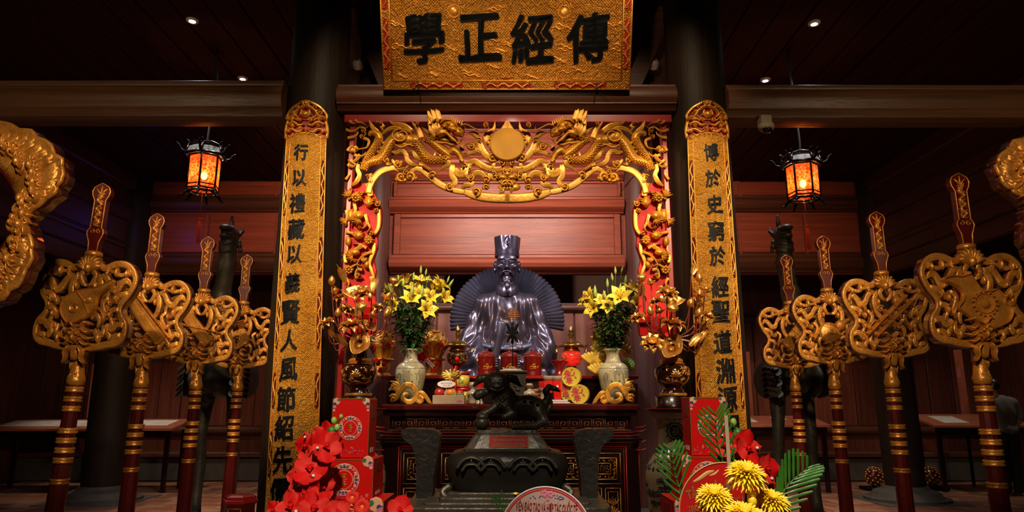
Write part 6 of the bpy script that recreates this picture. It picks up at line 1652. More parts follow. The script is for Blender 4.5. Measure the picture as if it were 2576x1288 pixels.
lf = [('lotus_flower', 912, 742, -.05, -.1, -.9, 1.25), ('lotus_flower', 884, 826, -.10, -.1, -.35, 1.45), ('seed_pod', 911, 778, -.12, -.1, -.9, 1.0), ('lotus_bud', 850, 798, -.04, 0, -.1, .95), ('lotus_bud', 834, 718, 0, 0, 0, 1.0), ('opening_bud', 844, 740, 0, -.3, 0, 1.0), ('lotus_flower', 855, 752, .02, -.2, -.4, .85),
      ('lotus_flower', 823, 815, -.02, -.5, -.6, .95), ('lotus_leaf', 895, 740, .06, .1, -.8, 1.0), ('lotus_leaf', 882, 785, .05, .3, -1, .8), ('seed_pod', 990, 712, .02, .3, -.4, .85), ('opening_bud', 970, 757, .0, .6, -.4, 1.1), ('lotus_flower', 950, 775, .03, .4, -.5, .8), ('lotus_bud', 970, 800, -.02, .3, -.1, 1.0),
      ('curled_leaf', 868, 710, .05, -.4, 0, .9), ('lotus_leaf', 922, 822, .03, .3, -.7, .8), ('curled_leaf', 935, 735, .04, .2, 0, 1.0), ('curled_leaf', 838, 850, -.03, -.3, -.2, .75), ('lotus_leaf', 905, 868, -.10, .25, -1.1, 1.0), ('curled_leaf', 872, 868, -.08, -1.2, -.3, .9), ('lotus_flower', 868, 780, .03, -.2, -.6, .9), ('opening_bud', 936, 800, .02, .2, -.2, .9)]
lotus_group(903, lf, 'spray of gilt wooden lotuses on red stems in the left dark vase', 'small-necked dark vase with gilt painting, holding lotuses left of the altar')
rf = [('lotus_flower', 1678, 742, -.05, .1, -.9, 1.3), ('lotus_flower', 1692, 822, -.10, .1, -.35, 1.45), ('seed_pod', 1690, 782, -.12, .1, -.9, 1.05), ('seed_pod', 1615, 705, .02, -.2, -.5, .95), ('opening_bud', 1638, 718, .05, -.3, -.5, .9), ('lotus_flower', 1650, 762, .03, -.4, -.5, .85), ('lotus_bud', 1637, 795, .0, -.1, -.1, 1.05),
      ('lotus_flower', 1605, 802, -.04, -.4, -.5, .95), ('lotus_flower', 1640, 866, -.12, -.1, -1.3, 1.3), ('lotus_bud', 1760, 712, 0, 0, 0, 1.1), ('opening_bud', 1757, 752, -.02, .2, -.2, 1.1), ('opening_bud', 1773, 738, .03, .4, 0, .9), ('lotus_bud', 1735, 775, -.02, .2, -.1, 1.1), ('lotus_flower', 1778, 800, -.02, .5, -.5, .95),
      ('curled_leaf', 1740, 690, .03, .5, 0, .9), ('lotus_bud', 1755, 798, -.04, .3, -.1, 1.0), ('lotus_leaf', 1690, 760, .06, 0, -.9, .9), ('curled_leaf', 1735, 870, -.10, .8, -.4, 1.0), ('lotus_leaf', 1690, 876, -.11, -.1, -1.2, 1.05), ('curled_leaf', 1760, 860, -.06, .4, -.3, .8), ('curled_leaf', 1620, 745, .05, -.3, 0, .9), ('opening_bud', 1660, 790, .02, -.2, -.2, .9)]
lotus_group(1692, rf, 'spray of gilt wooden lotuses on red stems in the right dark vase', 'small-necked dark vase with gilt painting, holding lotuses right of the altar')
# tall painted vases with red trays that carry them
def big_vase(cx, label, tlabel, Y=4.60):
    x = xat(cx, 1060, Y); zt_ = zat(1032, Y); 
    t = thing('floor_vase', label, 'vase', (x, Y, 0), 'tall painted floor vases'); zn = zat(1140, Y)
    prof = [(.13, 0), (.14, .02), (.12, .1), (.13, .3), (.175, zn - .28), (.185, zn - .16), (.175, zn - .08), (.13, zn - .01), (.098, zn + .04), (.092, zn + .12), (.098, zn + .22), (.125, zt_ - .03), (.15, zt_ - .004), (.145, zt_), (.11, zt_ - .05)]
    b = MB(); b.lathe(prof, (x, Y, 0), 40, cap=False); b.build('body', M['porc'], t)
    pz, pr_ = [p[1] for p in prof[:13]], [p[0] for p in prof[:13]]
    def fv(a, w_, d): R = float(np.interp(w_, pz, pr_)) + d; return Vector((x + R * sin(a / .1), Y - R * cos(a / .1), w_))
    g = MB(); rs = random.Random(cx)
    for k in range(40):
        a0_ = -.30 + k * .015
    for w_, ww in ((zn + .02, .045), (zn - .09, .03), (zn - .40, .03)):
        stroke(g, [(a * .31 / 12, w_) for a in range(-12, 13)], ww, fv, .001, .002, k=1)
    zc_ = zn + .14
    stroke(g, [(.055 * cos(k * PI / 6), zc_ + .052 * sin(k * PI / 6)) for k in range(12)], .012, fv, .002, .002, closed=True, k=2)
    dome(g, 0, zc_, .042, fv, .002, .002, n=16)
    for k in range(12): scroll(g, .068 * cos(k * PI / 6), zc_ + .066 * sin(k * PI / 6), .012, fv, .002, .002, 1, 1, k, w=.005, knob=False)
    for k in range(50):
        a, w_ = rs.uniform(-.14, .14), zn - .13 - rs.random() * .25
        fan(g, a, w_, .03, fv, rs.random() * 6, rs.random() * 6 + 2, 4, .008, .0015, .001)
    for k in range(30):
        a, w_ = rs.uniform(-.14, .14), zn - .02 - rs.random() * .05
        fan(g, a, w_, .015, fv, rs.random() * 6, rs.random() * 6 + 2, 3, .005, .0015, .001)
    g.build('painting', [M['blue_line'], M['blue_line']], t, kind='stuff')
    v_, f = bold(*text_mesh('福', 1, .01), .01); q = MB(); q.add([fv(p[0] * .05, zc_ + p[1] * .055, .004 + (.001 if p[2] > 0 else -.002)) for p in v_], f); q.build('character', M['porc'], t, smooth=False)
    r = thing('round_tray', tlabel, 'tray', (x, Y, zt_), 'round red trays on the floor vases')
    b = MB(); b.lathe([(.14, .001), (.17, .006), (.175, .012), (.16, .012), (.14, .008)], (x, Y, zt_), 40); b.build('tray', M['red'], r)
    b = MB(); b.lathe([(.10, .012), (.105, .02), (.095, .03), (.10, zat(997, Y) - zt_ - .001)], (x, Y, zt_), 32); b.build('plinth', M['blackred'], r)
big_vase(1690, 'tall blue-painted vase with a round 福 medallion right of the altar', 'round red tray between the tall vase and the right lotus vase')
big_vase(903, 'tall painted vase left of the altar, mostly behind the red gift boxes', 'round red tray under the left lotus vase')
ZA = ztop; ZT = zt2
def base(px_, Y, z): return Vector((xat(px_, 980, Y), Y, z))
# red lidded urns
def urn(px_, label):
    Y = 5.88; x = xat(px_, 915, Y); k = (zat(880, Y) - ZT) / .27
    t = thing('lidded_urn', label, 'urn', (x, Y, ZT), 'red lidded urns before the statue')
    r = .073
    b = MB(); b.lathe([(r * .9, 0), (r, .008), (r, .19), (r * 1.03, .195), (r * 1.03, .205), (r * .98, .21)], (x, Y, ZT), 36); b.v = [(p[0], p[1], ZT + (p[2] - ZT) * k) for p in b.v]; b.build('body', M['urn'], t)
    b = MB(); b.lathe([(r * 1.05, .210), (r * 1.05, .216), (r * .9, .232), (r * .5, .246), (.014, .252), (.012, .258), (.018, .266), (.016, .276), (0, .28)], (x, Y, ZT), 36); b.v = [(p[0], p[1], ZT + (p[2] - ZT) * k) for p in b.v]; lid = b.build('lid', M['urn'], t)
    g = MB(); fv = lambda u, v, d: Vector((x + (r + d) * sin(u / r), Y - (r + d) * cos(u / r), ZT + v * k))
    for u, v in ((-.02, .10), (0, .085), (.025, .095), (.045, .10), (.01, .11)): fan(g, u, v, .018, fv, u * 90, u * 90 + 2, 4, .004, .001, .001)
    stroke(g, [(-.03, .08), (-.01, .07), (.02, .075), (.05, .09)], .003, fv, .001, .001)
    for k_ in range(14): stroke(g, [((k_ - 7) * .016, .199), ((k_ - 6.5) * .016, .206), ((k_ - 6) * .016, .199)], .003, lambda u, v, d: fv(u, v, d + .003), .001, .001, k=1)
    g.build('gilt_painting', [M['gold'], M['gold']], t, kind='stuff')
for px_, lb in ((1224, 'red lidded urn left of the middle, next to the red and yellow tin'), (1281, 'red lidded urn in the middle, behind the incense coil'), (1340, 'red lidded urn on the right, beside the red glasses')): urn(px_, lb)
# brass censer lamps
def censer(px_, lit, label):
    Y = 5.98; x = xat(px_, 880, Y); z0 = ZT; k = (zat(820, Y) - z0) / .42
    t = thing('censer_lamp', label, 'lamp', (x, Y, z0), 'brass censer lamps')
    def L(prof, name, m, par=t, n=32):
        b = MB(); b.lathe([(r, z * k) for r, z in prof], (x, Y, z0), n); return b.build(name, M[m], par)
    L([(.06, 0), (.065, .01), (.03, .03), (.022, .06), (.035, .075), (.04, .085)], 'foot', 'dark_brass')
    L([(.04, .085), (.075, .11), (.088, .145), (.086, .18), (.065, .205)], 'globe', 'lamp_red' if lit else 'dark_brass')
    g = MB(); rs = random.Random(px_)
    def fg(a, v, d):
        R = float(np.interp(v, (.085, .11, .145, .18, .205), (.04, .075, .088, .086, .065))) + d; return Vector((x + R * sin(a / .09), Y - R * cos(a / .09), z0 + v * k))
    for i in range(60): fan(g, rs.uniform(-.14, .14), rs.uniform(.10, .195), .014, fg, rs.random() * 6, rs.random() * 6 + 2.4, 3, .005, .003, .001)
    g.build('fretwork', [M['brass'], M['dark_brass']], t, kind='stuff')
    L([(.07, .205), (.075, .212), (.062, .225), (.06, .24)], 'neck', 'brass')
    L([(.10, .245), (.108, .25), (.100, .262), (.070, .285), (.035, .298), (.022, .30)], 'canopy', 'brass')
    L([(.018, .30), (.014, .32), (.022, .335), (.028, .345), (.016, .36), (.024, .372), (.020, .39), (.010, .41), (0, .425)], 'finial', 'brass')
    for s_ in (-1, 1):
        b = MB(); b.tube(cr([(x + s_ * .09, Y, z0 + .25 * k), (x + s_ * .115, Y, z0 + .245 * k), (x + s_ * .13, Y - .01, z0 + .26 * k), (x + s_ * .14, Y, z0 + .25 * k)], 4), [.010] * 6 + [.009, .009, .008, .007, .006, .005, .004], 6); a_ = b.build('arm', M['dark_brass'], t)
        b = MB(); b.lathe([(.0, .03), (.008, .028), (.014, .01), (.016, 0)], (x + s_ * .125, Y - .01, z0 + .20 * k), 12, cap=False); b.tube([(x + s_ * .125, Y - .01, z0 + .20 * k + .03), (x + s_ * .125, Y - .005, z0 + .25 * k)], .002, 4); b.build('bell', M['brass'], a_)
    if lit: point('censer_light', (x, Y - .16, z0 + .15), .35, (1, .1, .04), .03)
censer(1151, False, 'dark brass censer lamp with domed lid, left of the statue')
censer(1437, True, 'brass censer lamp with a glowing red globe, right of the statue')
# gold foil baskets on lattice pedestals
def basket(px_, label, seed):
    Y = 6.03; x = xat(px_, 890, Y); z0 = ZT; k = (zat(828, Y) - z0) / .40; rs = random.Random(seed)
    t = thing('offering_basket', label, 'offering basket', (x, Y, z0), 'gold offering baskets')
    b = MB(); b.lathe([(.075, 0), (.085, .01), (.078, .02), (.072, .03), (.072, .125), (.09, .135), (.11, .14), (.105, .15), (.08, .155)], (x, Y, z0), 8, rot=PI / 8); b.v = [(p[0], p[1], z0 + (p[2] - z0) * k) for p in b.v]; pd_ = b.build('pedestal', M['wrap'], t, smooth=False)
    g = MB()
    for i in range(8):
        a = i * PI / 4; fn = lambda u, v, d: Vector((x + (.066 + d) * cos(a) - u * sin(a), Y + (.066 + d) * sin(a) + u * cos(a), z0 + v * k))
        for q in ([(-.022, .04), (.022, .115)], [(.022, .04), (-.022, .115)], [(-.024, .035), (.024, .035)], [(-.024, .12), (.024, .12)]): stroke(g, q, .006, fn, .004, .001, k=1)
        dome(g, 0, .078, .009, fn, .005, .001, n=6)
    g.build('lattice', [M['gold_pale'], M['red']], pd_, kind='stuff')
    b = MB(); n = 40; vs = []; fs = []
    for j, (r, z) in enumerate(((.06, .155), (.075, .18), (.095, .22), (.115, .245), (.12, .25))):
        for i in range(n):
            rr = r * (1 + (.05 if i % 2 else -.03)); vs.append((x + rr * cos(2 * PI * i / n), Y + rr * sin(2 * PI * i / n), z0 + z * k))
    for j in range(4):
        for i in range(n): fs.append((j * n + i, j * n + (i + 1) % n, (j + 1) * n + (i + 1) % n, (j + 1) * n + i))
    b.add(vs, fs); b.build('pleated_bowl', M['wrap'], t, smooth=False)
    b = MB(); b.ell((x, Y, z0 + .285 * k), (.108, .108, .095 * k), 28, 16)
    b.v = [tuple(Vector(p) + Vector((noise.noise(Vector(p) * 28), noise.noise(Vector(p) * 28 + Vector((5, 5, 5))), noise.noise(Vector(p) * 28 + Vector((9, 1, 5))))) * .018) for p in b.v]
    b.build('foil_mound', M['wrap'], t, smooth=False)
    g = MB()
    for i in range(26):
        a = rs.random() * 2 * PI; e = rs.random() * 1.3; c = Vector((x + .10 * cos(a) * cos(e), Y + .10 * sin(a) * cos(e), z0 + (.285 + .09 * sin(e)) * k))
        for q in range(3): petal(g, c, c - Vector((x, Y, z0 + .25 * k)), Vector((cos(q * 2.1), sin(q * 2.1), .2)), .035, .02, .6, 4)
    g.build('foil_leaves', M['gold_pale'], t, kind='stuff')
    g = MB()
    for (a, z) in ((-1.2, .10), (-1.8, .13), (-.9, .26), (-2.1, .24), (-1.5, .05)):
        c = Vector((x + .115 * cos(a), Y + .115 * sin(a), z0 + z * k)); 
        for q in range(6): g.ell(c + Vector((.012 * cos(q), -.008, .012 * sin(q))), .010, 8, 6)
    g.split('red_blossom', M['orchid'], t) if False else g.build('red_blossoms', M['orchid'], t, kind='stuff')
basket(962, 'gold foil offering basket on a lattice pedestal, behind the left lotuses', 1)
basket(1092, 'gold foil offering basket on a lattice pedestal, right of the left lily vase', 2)
t = thing('silk_flower', 'red silk flower with white feather sprig beside the left lily vase', 'flower', tuple(P(1062, 905, 5.62)))
c = P(1062, 897, 5.62); g = MB()
for k in range(14):
    a = k * 2.4; g.ell(c + Vector((.009 * math.sqrt(k) * cos(a), -.01, .009 * math.sqrt(k) * sin(a))), (.012, .008, .012), 8, 6)
g.build('petals', M['orchid'], t, kind='stuff')
g = MB(); p0 = c + Vector((.02, -.01, -.01))
for k in range(8):
    q = p0 + Vector((.010 * k, 0, -.010 * k)); g.ell(q + Vector((.006, 0, .006)), (.010, .004, .004), 7, 5); g.ell(q + Vector((-.004, 0, -.008)), (.004, .004, .010), 7, 5)
g.build('feather_sprig', M['white_p'], t, kind='stuff')
g = MB(); g.tube([c, (c.x, c.y + .01, ZA)], .003, 5); g.build('stem', M['leaf'], t)

# bronze incense bowl with the coil stand
Y = 5.30; x = xat(1286, 960, Y); zt_ = zat(932, Y)
t = thing('incense_bowl', 'square dark bronze incense bowl full of ash at the middle of the altar', 'incense bowl', (x, Y, ZA))
b = MB(); w0, w1 = .10, .122
def fru(b, x, y, z0, z1, a, c):
    vs = [(x + sx * q, y + sy * q * .7, z) for z, q in ((z0, a), (z1, c)) for sy in (-1, 1) for sx in (-1, 1)]
    b.add(vs, [(0, 2, 3, 1), (4, 5, 7, 6), (0, 1, 5, 4), (2, 6, 7, 3), (0, 4, 6, 2), (1, 3, 7, 5)])
fru(b, x, Y, ZA + .03, zt_ - .02, w0, w1 - .01); b.box(x - w1, Y - .088, zt_ - .02, x + w1, Y + .088, zt_ - .004, 0, .003)
for sx in (-1, 1):
    for sy in (-1, 1): b.box(x + sx * .08 - .015, Y + sy * .05 - .015, ZA, x + sx * .08 + .015, Y + sy * .05 + .015, ZA + .032)
b.build('bowl', M['bronze_g'], t, smooth=False)
g = MB(); fn = lambda u, v, d: Vector((x + u, Y - .075 - d, ZA + .03 + v)); rs = random.Random(5)
for i in range(16): fan(g, rs.uniform(-.08, .08), rs.uniform(.03, .17), .03, fn, rs.random() * 6, rs.random() * 6 + 2, 4, .008, .006, .004)
g.build('relief', [M['bronze_g'], M['bronze']], t, kind='stuff')
b = MB(); b.ell((x, Y, zt_ - .01), (.10, .07, .022), 20, 10); b.v = [tuple(Vector(p) + Vector((0, 0, .006 * noise.noise(Vector(p) * 60)))) for p in b.v]; b.build('ash', M['paper'], t, kind='stuff')
g = MB()
for i in range(26):
    a, r = rs.random() * 6.28, rs.random() * .05; p = Vector((x + r * cos(a) * 1.5, Y + r * sin(a), zt_ + .0)); g.tube([p, p + Vector((rs.uniform(-.01, .01), 0, rs.uniform(.012, .03)))], .0014, 4)
g.build('incense_stubs', M['paper'], t, kind='stuff')
t = thing('incense_coil', 'orange incense coil hanging on an iron rod with leaf ornament before the statue', 'incense coil', (xat(1289, 930, Y), Y, zt_))
xr = xat(1289, 850, Y); zc0, zc1 = zat(802, Y), zat(775, Y)
b = MB(); b.tube([(xr, Y, zt_ - .015), (xr + .003, Y, zat(860, Y)), (xr + .006, Y, zc1)], .0035, 6); b.build('rod', M['black'], t)
b = MB(); pts = []
for i in range(6 * 24 + 1):
    a = i / 24 * 2 * PI; q = i / 144; r = .056 - .035 * q ** 2; pts.append((xr + .004 + r * cos(a), Y + r * sin(a), zc0 + (zc1 - zc0) * q))
b.tube(pts, .0035, 5); b.build('coil', M['spiral'], t)
b = MB(); fn = lambda u, v, d: Vector((xr + u, Y - d, zat(838, Y) + v))
for (pp, w) in (([(0, -.08), (0, .08)], .02), ([(0, 0), (-.02, .03), (-.045, .075)], .028), ([(0, 0), (.02, .03), (.045, .075)], .028), ([(0, 0), (-.02, -.03), (-.04, -.07)], .024), ([(0, 0), (.02, -.03), (.04, -.07)], .024), ([(0, .0), (-.045, .01)], .022), ([(0, .0), (.045, .01)], .022)):
    stroke(b, pp, [w, w, w * .5], fn, .006, .006)
b.build('leaf_ornament', [M['black'], M['black']], t)

# tins, cups and jars
def lath(name, label, cat, px_, Y, z0, prof, m, grp=None, n=28, py=980):
    x = xat(px_, py, Y); t = thing(name, label, cat, (x, Y, z0), grp); b = MB(); b.lathe(prof, (x, Y, z0), n); b.build('body', M[m], t); return t, x
def tin(px_, Y, z0, h, r, label):
    t, x = lath('round_tin', label, 'tin', px_, Y, z0, [(r, 0), (r, h * .78)], 'tin')
    b = MB(); b.lathe([(r * 1.03, h * .78), (r * 1.03, h * .98), (r * .98, h)], (x, Y, z0), 28); b.build('lid', M['tin_red'] if False else M['red'], t)
    b = MB(); b.lathe([(r * 1.02, 0), (r * 1.02, h * .1)], (x, Y, z0), 28); b.build('base_band', M['red'], t)
    g = MB(); fv = lambda u, v, d: Vector((x + (r + d) * sin(u / r), Y - (r + d) * cos(u / r), z0 + v))
    for u, v in ((-.012, h * .5), (.014, h * .35), (.0, h * .25)): fan(g, u, v, .018, fv, u * 99, u * 99 + 3, 4, .004, .001, .001)
    stroke(g, [(-.02, h * .2), (-.018, h * .65)], .006, fv, .001, .001); g.build('printed_leaves', [M['green_p'], M['green_p']], t, kind='stuff')
tin(1162, 5.66, ZA + .13, .125, .060, 'yellow tin with red lid, stacked on top left of the urns')
tin(1165, 5.66, ZA, .127, .062, 'yellow tin with red lid, bottom of the stack beside the fruit box')
tin(1193, 5.50, ZA, .13, .045, 'yellow tin with red lid, hidden partly by the bronze lion')
b = MB(); x = xat(1146, 940, 5.6); b.tube([(x, 5.60, ZA), (x, 5.60, zat(920, 5.6))], .008, 8); b.ell((x + .01, 5.60, zat(903, 5.6)), .018, 10, 8); tag(b.build('silk_rosebud', M['orchid'], None), 'small red rosebud on a stem beside the stacked tins', 'flower')
for px_, lb in ((1206, 'small red candle cup left of the incense bowl'), (1366, 'small red candle cup right of the incense bowl')):
    t, x = lath('candle_cup', lb, 'candle cup', px_, 5.42, ZA, [(.035, 0), (.03, .01), (.02, .03), (.02, .10), (.045, .115), (.045, .118)], 'ceramic', 'red candle cups')
    b = MB(); b.lathe([(.020, .118), (.030, .125), (.033, .145), (.033, .165), (.030, .172)], (x, 5.42, ZA), 20); b.build('red_glass', M['cup_red'], t)
for px_, lb in ((1379, 'red glass tumbler on the white tray, left one'), (1402, 'red glass tumbler on the white tray, right one')):
    Y = 5.36; x = xat(px_, 970, Y); z0 = ZA + .035; t = thing('red_tumbler', lb, 'glass', (x, Y, z0), 'red glass tumblers')
    k = (zat(946, Y) - z0)
    b = MB(); b.lathe([(.026, 0), (.028, .008), (.036, k * .8)], (x, Y, z0), 20); b.build('red_wax', M['cup_red'], t)
    b = MB(); b.lathe([(.0365, k * .8), (.039, k * .97), (.037, k), (.035, k * .97), (.034, k * .82)], (x, Y, z0), 20); b.build('rim', M['ceramic'], t)
t = thing('small_tray', 'white folded paper tray under the red tumblers', 'tray', (xat(1392, 1000, 5.33), 5.33, ZA)); x = t.location.x
b = MB(); b.box(x - .12, 5.28, ZA + .002, x + .12, 5.42, ZA + .016, 0, .003); b.box(x - .105, 5.285, ZA + .018, x + .105, 5.415, ZA + .032, 0, .003); b.build('tray', M['white_p'], t, smooth=False)
b = MB(); b.box(x - .02, 5.24, ZA + .002, x + .10, 5.272, ZA + .006); b.build('red_strip', M['red_bright'], t, smooth=False)
for px_, lb, hh in ((1189, 'small cream wine jar beside the raised paw of the lion', .16), (1332, 'small cream jar with blue cap right of the incense bowl', .15)):
    t, x = lath('wine_jar', lb, 'jar', px_, 5.20, ZA, [(.024, 0), (.030, .01), (.026, .02), (.040, .05), (.046, .07), (.040, .09), (.018, .10), (.016, .115), (.028, .13), (.030, hh - .02), (.02, hh)], 'ceramic', 'small cream jars')
    g = MB(); fv = lambda u, v, d: Vector((x + (.046 + d) * sin(u / .046), 5.20 - (.046 + d) * cos(u / .046), ZA + v))
    for u in (-.03, -.005, .02, .04): fan(g, u, .068, .012, fv, u * 60, u * 60 + 3, 3, .003, .001, .003)
    g.build('painting', [M['blue_line'], M['blue_line']], t, kind='stuff')
for px_, lb in ((1299, 'tiny white cup left of the pair before the bowl'), (1306, 'tiny white cup right of the pair before the bowl')):
    lath('wine_cup', lb, 'cup', px_ + (0 if px_ < 1303 else 6), 5.19, ZA, [(.010, 0), (.008, .004), (.014, .02), (.017, .032), (.014, .030)], 'pearl', 'tiny white cups')
for i in range(4):
    x = xat(1337, 970, 5.45); t = tag(MB().build('x', M['cake'], None), 'x', 'x') if False else None
    b = MB(); b.lathe([(.050 - .004 * i, 0), (.056 - .004 * i, .008), (.056 - .004 * i, .020), (.048 - .004 * i, .027)], (x + .03 + .003 * (i % 2), 5.50, ZA + .001 + .029 * i), 24)
    tag(b.build('rice_cake', M['cake'], None), ('bottom', 'second lowest', 'third', 'topmost')[i] + ' orange cake in the stack behind the small cream jar', 'cake', 'stack of orange cakes')
# round yellow tins standing on edge
def gift_tin(px_, py_, Y, label, r=.073):
    c = P(px_, py_, Y); t = thing('gift_tin', label, 'tin', (c.x, Y, c.z - r), 'round yellow gift tins')
    R = Matrix.Translation(c) @ Matrix.Rotation(PI / 2, 4, 'X') @ Matrix.Rotation(-.25, 4, 'Y')
    b = MB(R); b.lathe([(r, -.07), (r, -.002)], (0, 0, 0), 40); b.build('body', M['tin'], t, auto=40)
    b = MB(R); b.lathe([(r * 1.02, -.004), (r * 1.03, .012), (r * 1.0, .018), (r * .9, .016)], (0, 0, 0), 40); ld = b.build('lid', M['tin'], t, auto=40)
    g = MB(); fn = lambda u, v, d: R @ Vector((u, v, .016 + d))
    rs = random.Random(px_)
    for (u, v, q) in ((-.022, .008, .040), (-.012, -.030, .030), (-.03, .034, .022)):
        for k in range(7): a = k * .9; stroke(g, [(u, v), (u + q * .6 * cos(a), v + q * .6 * sin(a)), (u + q * cos(a + .2), v + q * sin(a + .2))], [.006, .014, .004], fn, .001, .001, k=2)
    for (u, v) in ((.03, .03), (.04, -.005), (.025, .012), (.01, .05)): fan(g, u, v, .014, fn, u * 50, u * 50 + 3, 4, .006, .001, .001)
    g.build('printed_flowers', [M['tin_red'], M['tin_red']], ld, kind='stuff')
gift_tin(1428, 983, 5.50, 'round yellow tin with red flowers, half hidden behind the red tumblers')
gift_tin(1457, 992, 5.36, 'round yellow tin with red flowers, front one beside the scroll stand')
gift_tin(1437, 948, 5.46, 'round yellow tin with red flowers, resting on top of the other two')
# red goblet behind
lath('red_goblet', 'wide red goblet with gilt rim left of the glowing lamp', 'goblet', 1408, 5.86, ZT, [(.05, 0), (.03, .02), (.025, .05), (.04, .08), (.075, .12), (.08, .128)], 'urn')
# fruit carton
Y = 5.22; xa, xb = xat(1088, 1000, Y), xat(1168, 1000, Y); zt_ = zat(994, Y)
t = thing('fruit_carton', 'cream carton on the altar holding wrapped apples and an orange', 'box', ((xa + xb) / 2, Y, ZA))
b = MB(); b.box(xa, Y - .0, ZA, xb, Y + .012, zt_, 0, .002); b.box(xa, Y + .17, ZA, xb, Y + .18, zt_); b.box(xa, Y + .012, ZA, xa + .01, Y + .17, zt_); b.box(xb - .01, Y + .012, ZA, xb, Y + .17, zt_); b.box(xa + .01, Y + .012, ZA, xb - .01, Y + .17, ZA + .042); b.build('carton', M['carton'], t, smooth=False)
b = MB(); b.box(xb - .055, Y - .002, ZA + .016, xb - .015, Y, ZA + .030); b.build('printed_stamp', M['lilac'], t, smooth=False)
for i, (dx, dy, r, m, nm, lb) in enumerate(((.045, .06, .040, 'apple', 'apple', 'red apple at the left of the fruit carton'), (.125, .06, .038, 'orange', 'orange', 'orange in a white net in the middle of the fruit carton'), (.195, .07, .034, 'apple', 'apple', 'dark red apple at the right of the fruit carton'))):
    c = Vector((xa + dx, Y + dy, ZA + .043 + r)); f_ = thing(nm, lb, nm, tuple(c - Vector((0, 0, r))))
    b = MB(); b.ell(c, (r, r, r * .92), 20, 14); b.build('fruit', M[m], f_)
    if nm == 'orange':
        b = MB(); b.tube([(c.x + r * 1.02 * cos(k * PI / 10), c.y - .012, c.z + r * .98 * sin(k * PI / 10)) for k in range(20)], .004, 5, closed=True); b.build('foam_net', M['white_p'], f_)
    else:
        b = MB(); b.tube([(c.x, c.y, c.z + r * .8), (c.x + .004, c.y, c.z + r * 1.1)], .002, 4); b.build('stalk', M['leaf'], f_)
g = MB(); rs = random.Random(4)
for i in range(70):
    p = Vector((rs.uniform(xb - .09, xb - .015), Y + rs.uniform(.015, .06), ZA + .05 + rs.random() * .02)); g.tube([p, p + Vector((rs.uniform(-.015, .015), rs.uniform(-.008, .005), rs.uniform(.004, .02)))], .0018, 4)
tag(g.build('paper_grass', M['grassy'], None), 'bright green shredded paper in the fruit carton', 'paper grass')['kind'] = 'stuff'
c = P(1123, 966, Y + .03); q = thing('gift_card', 'small white oval card with red writing above the fruit', 'card', (c.x, c.y, c.z))
b = MB(); fn = lambda u, v, d: Vector((c.x + u, c.y - d + .2 * v, c.z + v)); b.prism([(.068 * cos(k * PI / 14), .026 * sin(k * PI / 14)) for k in range(28)], .0, -.002, fn); b.tube([(c.x, c.y + .004, c.z - .03), (c.x, c.y + .01, ZA + .022)], .002, 4); b.build('card', M['white_p'], q, smooth=False)
b = MB()
for (tx, v0, s_) in (('CHÚC MỪNG', .006, .0135), ('NĂM MỚI', -.011, .0125)):
    v_, f = text_mesh(tx, 1, .02); b.add([fn(p[0] * s_, v0 + p[1] * s_, .001 + (.0006 if p[2] > 0 else 0)) for p in v_], f)
b.build('writing', M['letter_red'], q, smooth=False)
g = MB(); c = P(1135, 948, Y + .10)
for k in range(11):
    a = k * 2 * PI / 11; o = Vector((cos(a) * .06, -.02 * sin(a * 2), .030 * sin(a) + .01)); g.tube(cr([c, c + o + Vector((0, -.01, .012)), c + o * 1.15, c + o * .6 - Vector((0, .01, .01)), c], 4), .009, 6, flat=.35)
g.tube([c, (c.x, c.y, ZA + .09)], .004, 5)
tag(g.build('gift_bow', M['ribbon'], None), 'looped gold gift bow on top of the fruit carton', 'bow')
# plate of fruit on the right, on a red stand
Y = 5.62; x = xat(1528, 930, Y); z0 = ZA
t = thing('fruit_stand', 'red footed stand carrying yellow fruit behind the right lily vase', 'stand', (x, Y, z0)); k = zat(944, Y) - z0
b = MB(); b.lathe([(.10, 0), (.11, .01), (.06, .03), (.045, k * .4), (.05, k * .7), (.07, k * .85), (.125, k * .93), (.13, k), (.12, k)], (x, Y, z0), 36); b.build('stand', M['urn'], t)
zp = z0 + k
def banana_hand(cx_, cz_, n, L, spread, m, nm, label, dy=-.05, cat='fruit', r=.019, up=.6):
    c = P(cx_, cz_, Y + dy); t = thing(nm, label, cat, tuple(c))
    for i in range(n):
        a = spread * (-1 + 2 * i / (n - 1)); d = Vector((sin(a), -.55, cos(a) * up)); b = MB()
        q = [c, c + d * L * .35 + Vector((0, -.01, 0)), c + d * L * .7 + Vector((0, 0, .01)), c + d * L + Vector((0, .015, .022))]
        b.tube(cr(q, 3), [r * .5] + [r] * 7 + [r * .8, r * .35], 8); b.build('finger', M[m], t)
banana_hand(1492, 915, 8, .12, .95, 'banana', 'banana_hand', 'lower bunch of yellow bananas on the fruit stand', -.10)
banana_hand(1508, 940, 8, .11, 1.1, 'banana', 'banana_hand', 'lowest bunch of orange bananas beside the right lily vase', -.12)
banana_hand(1512, 893, 8, .11, .9, 'citron', 'banana_hand', 'greenish bunch of bananas above the others', -.05)
c = P(1500, 855, Y); t = thing('citron', 'tall yellow fingered citron standing on the bananas', 'fruit', tuple(c)); 
S = SDF(c + Vector((-.09, -.07, -.13)), c + Vector((.10, .07, .10)), .004); S.ell(c + Vector((0, 0, -.03)), (.035, .035, .06), .01)
for (dx, dz, e) in ((-.02, .06, .03), (.01, .075, .02), (.04, .06, .0), (.06, .03, -.02), (-.04, .02, 0)): S.cap(c, c + Vector((dx, -.02, dz)), .02, .012, .012)
V, Q = S.mesh(); mesh_np('body', V, Q, M['citron'], t)
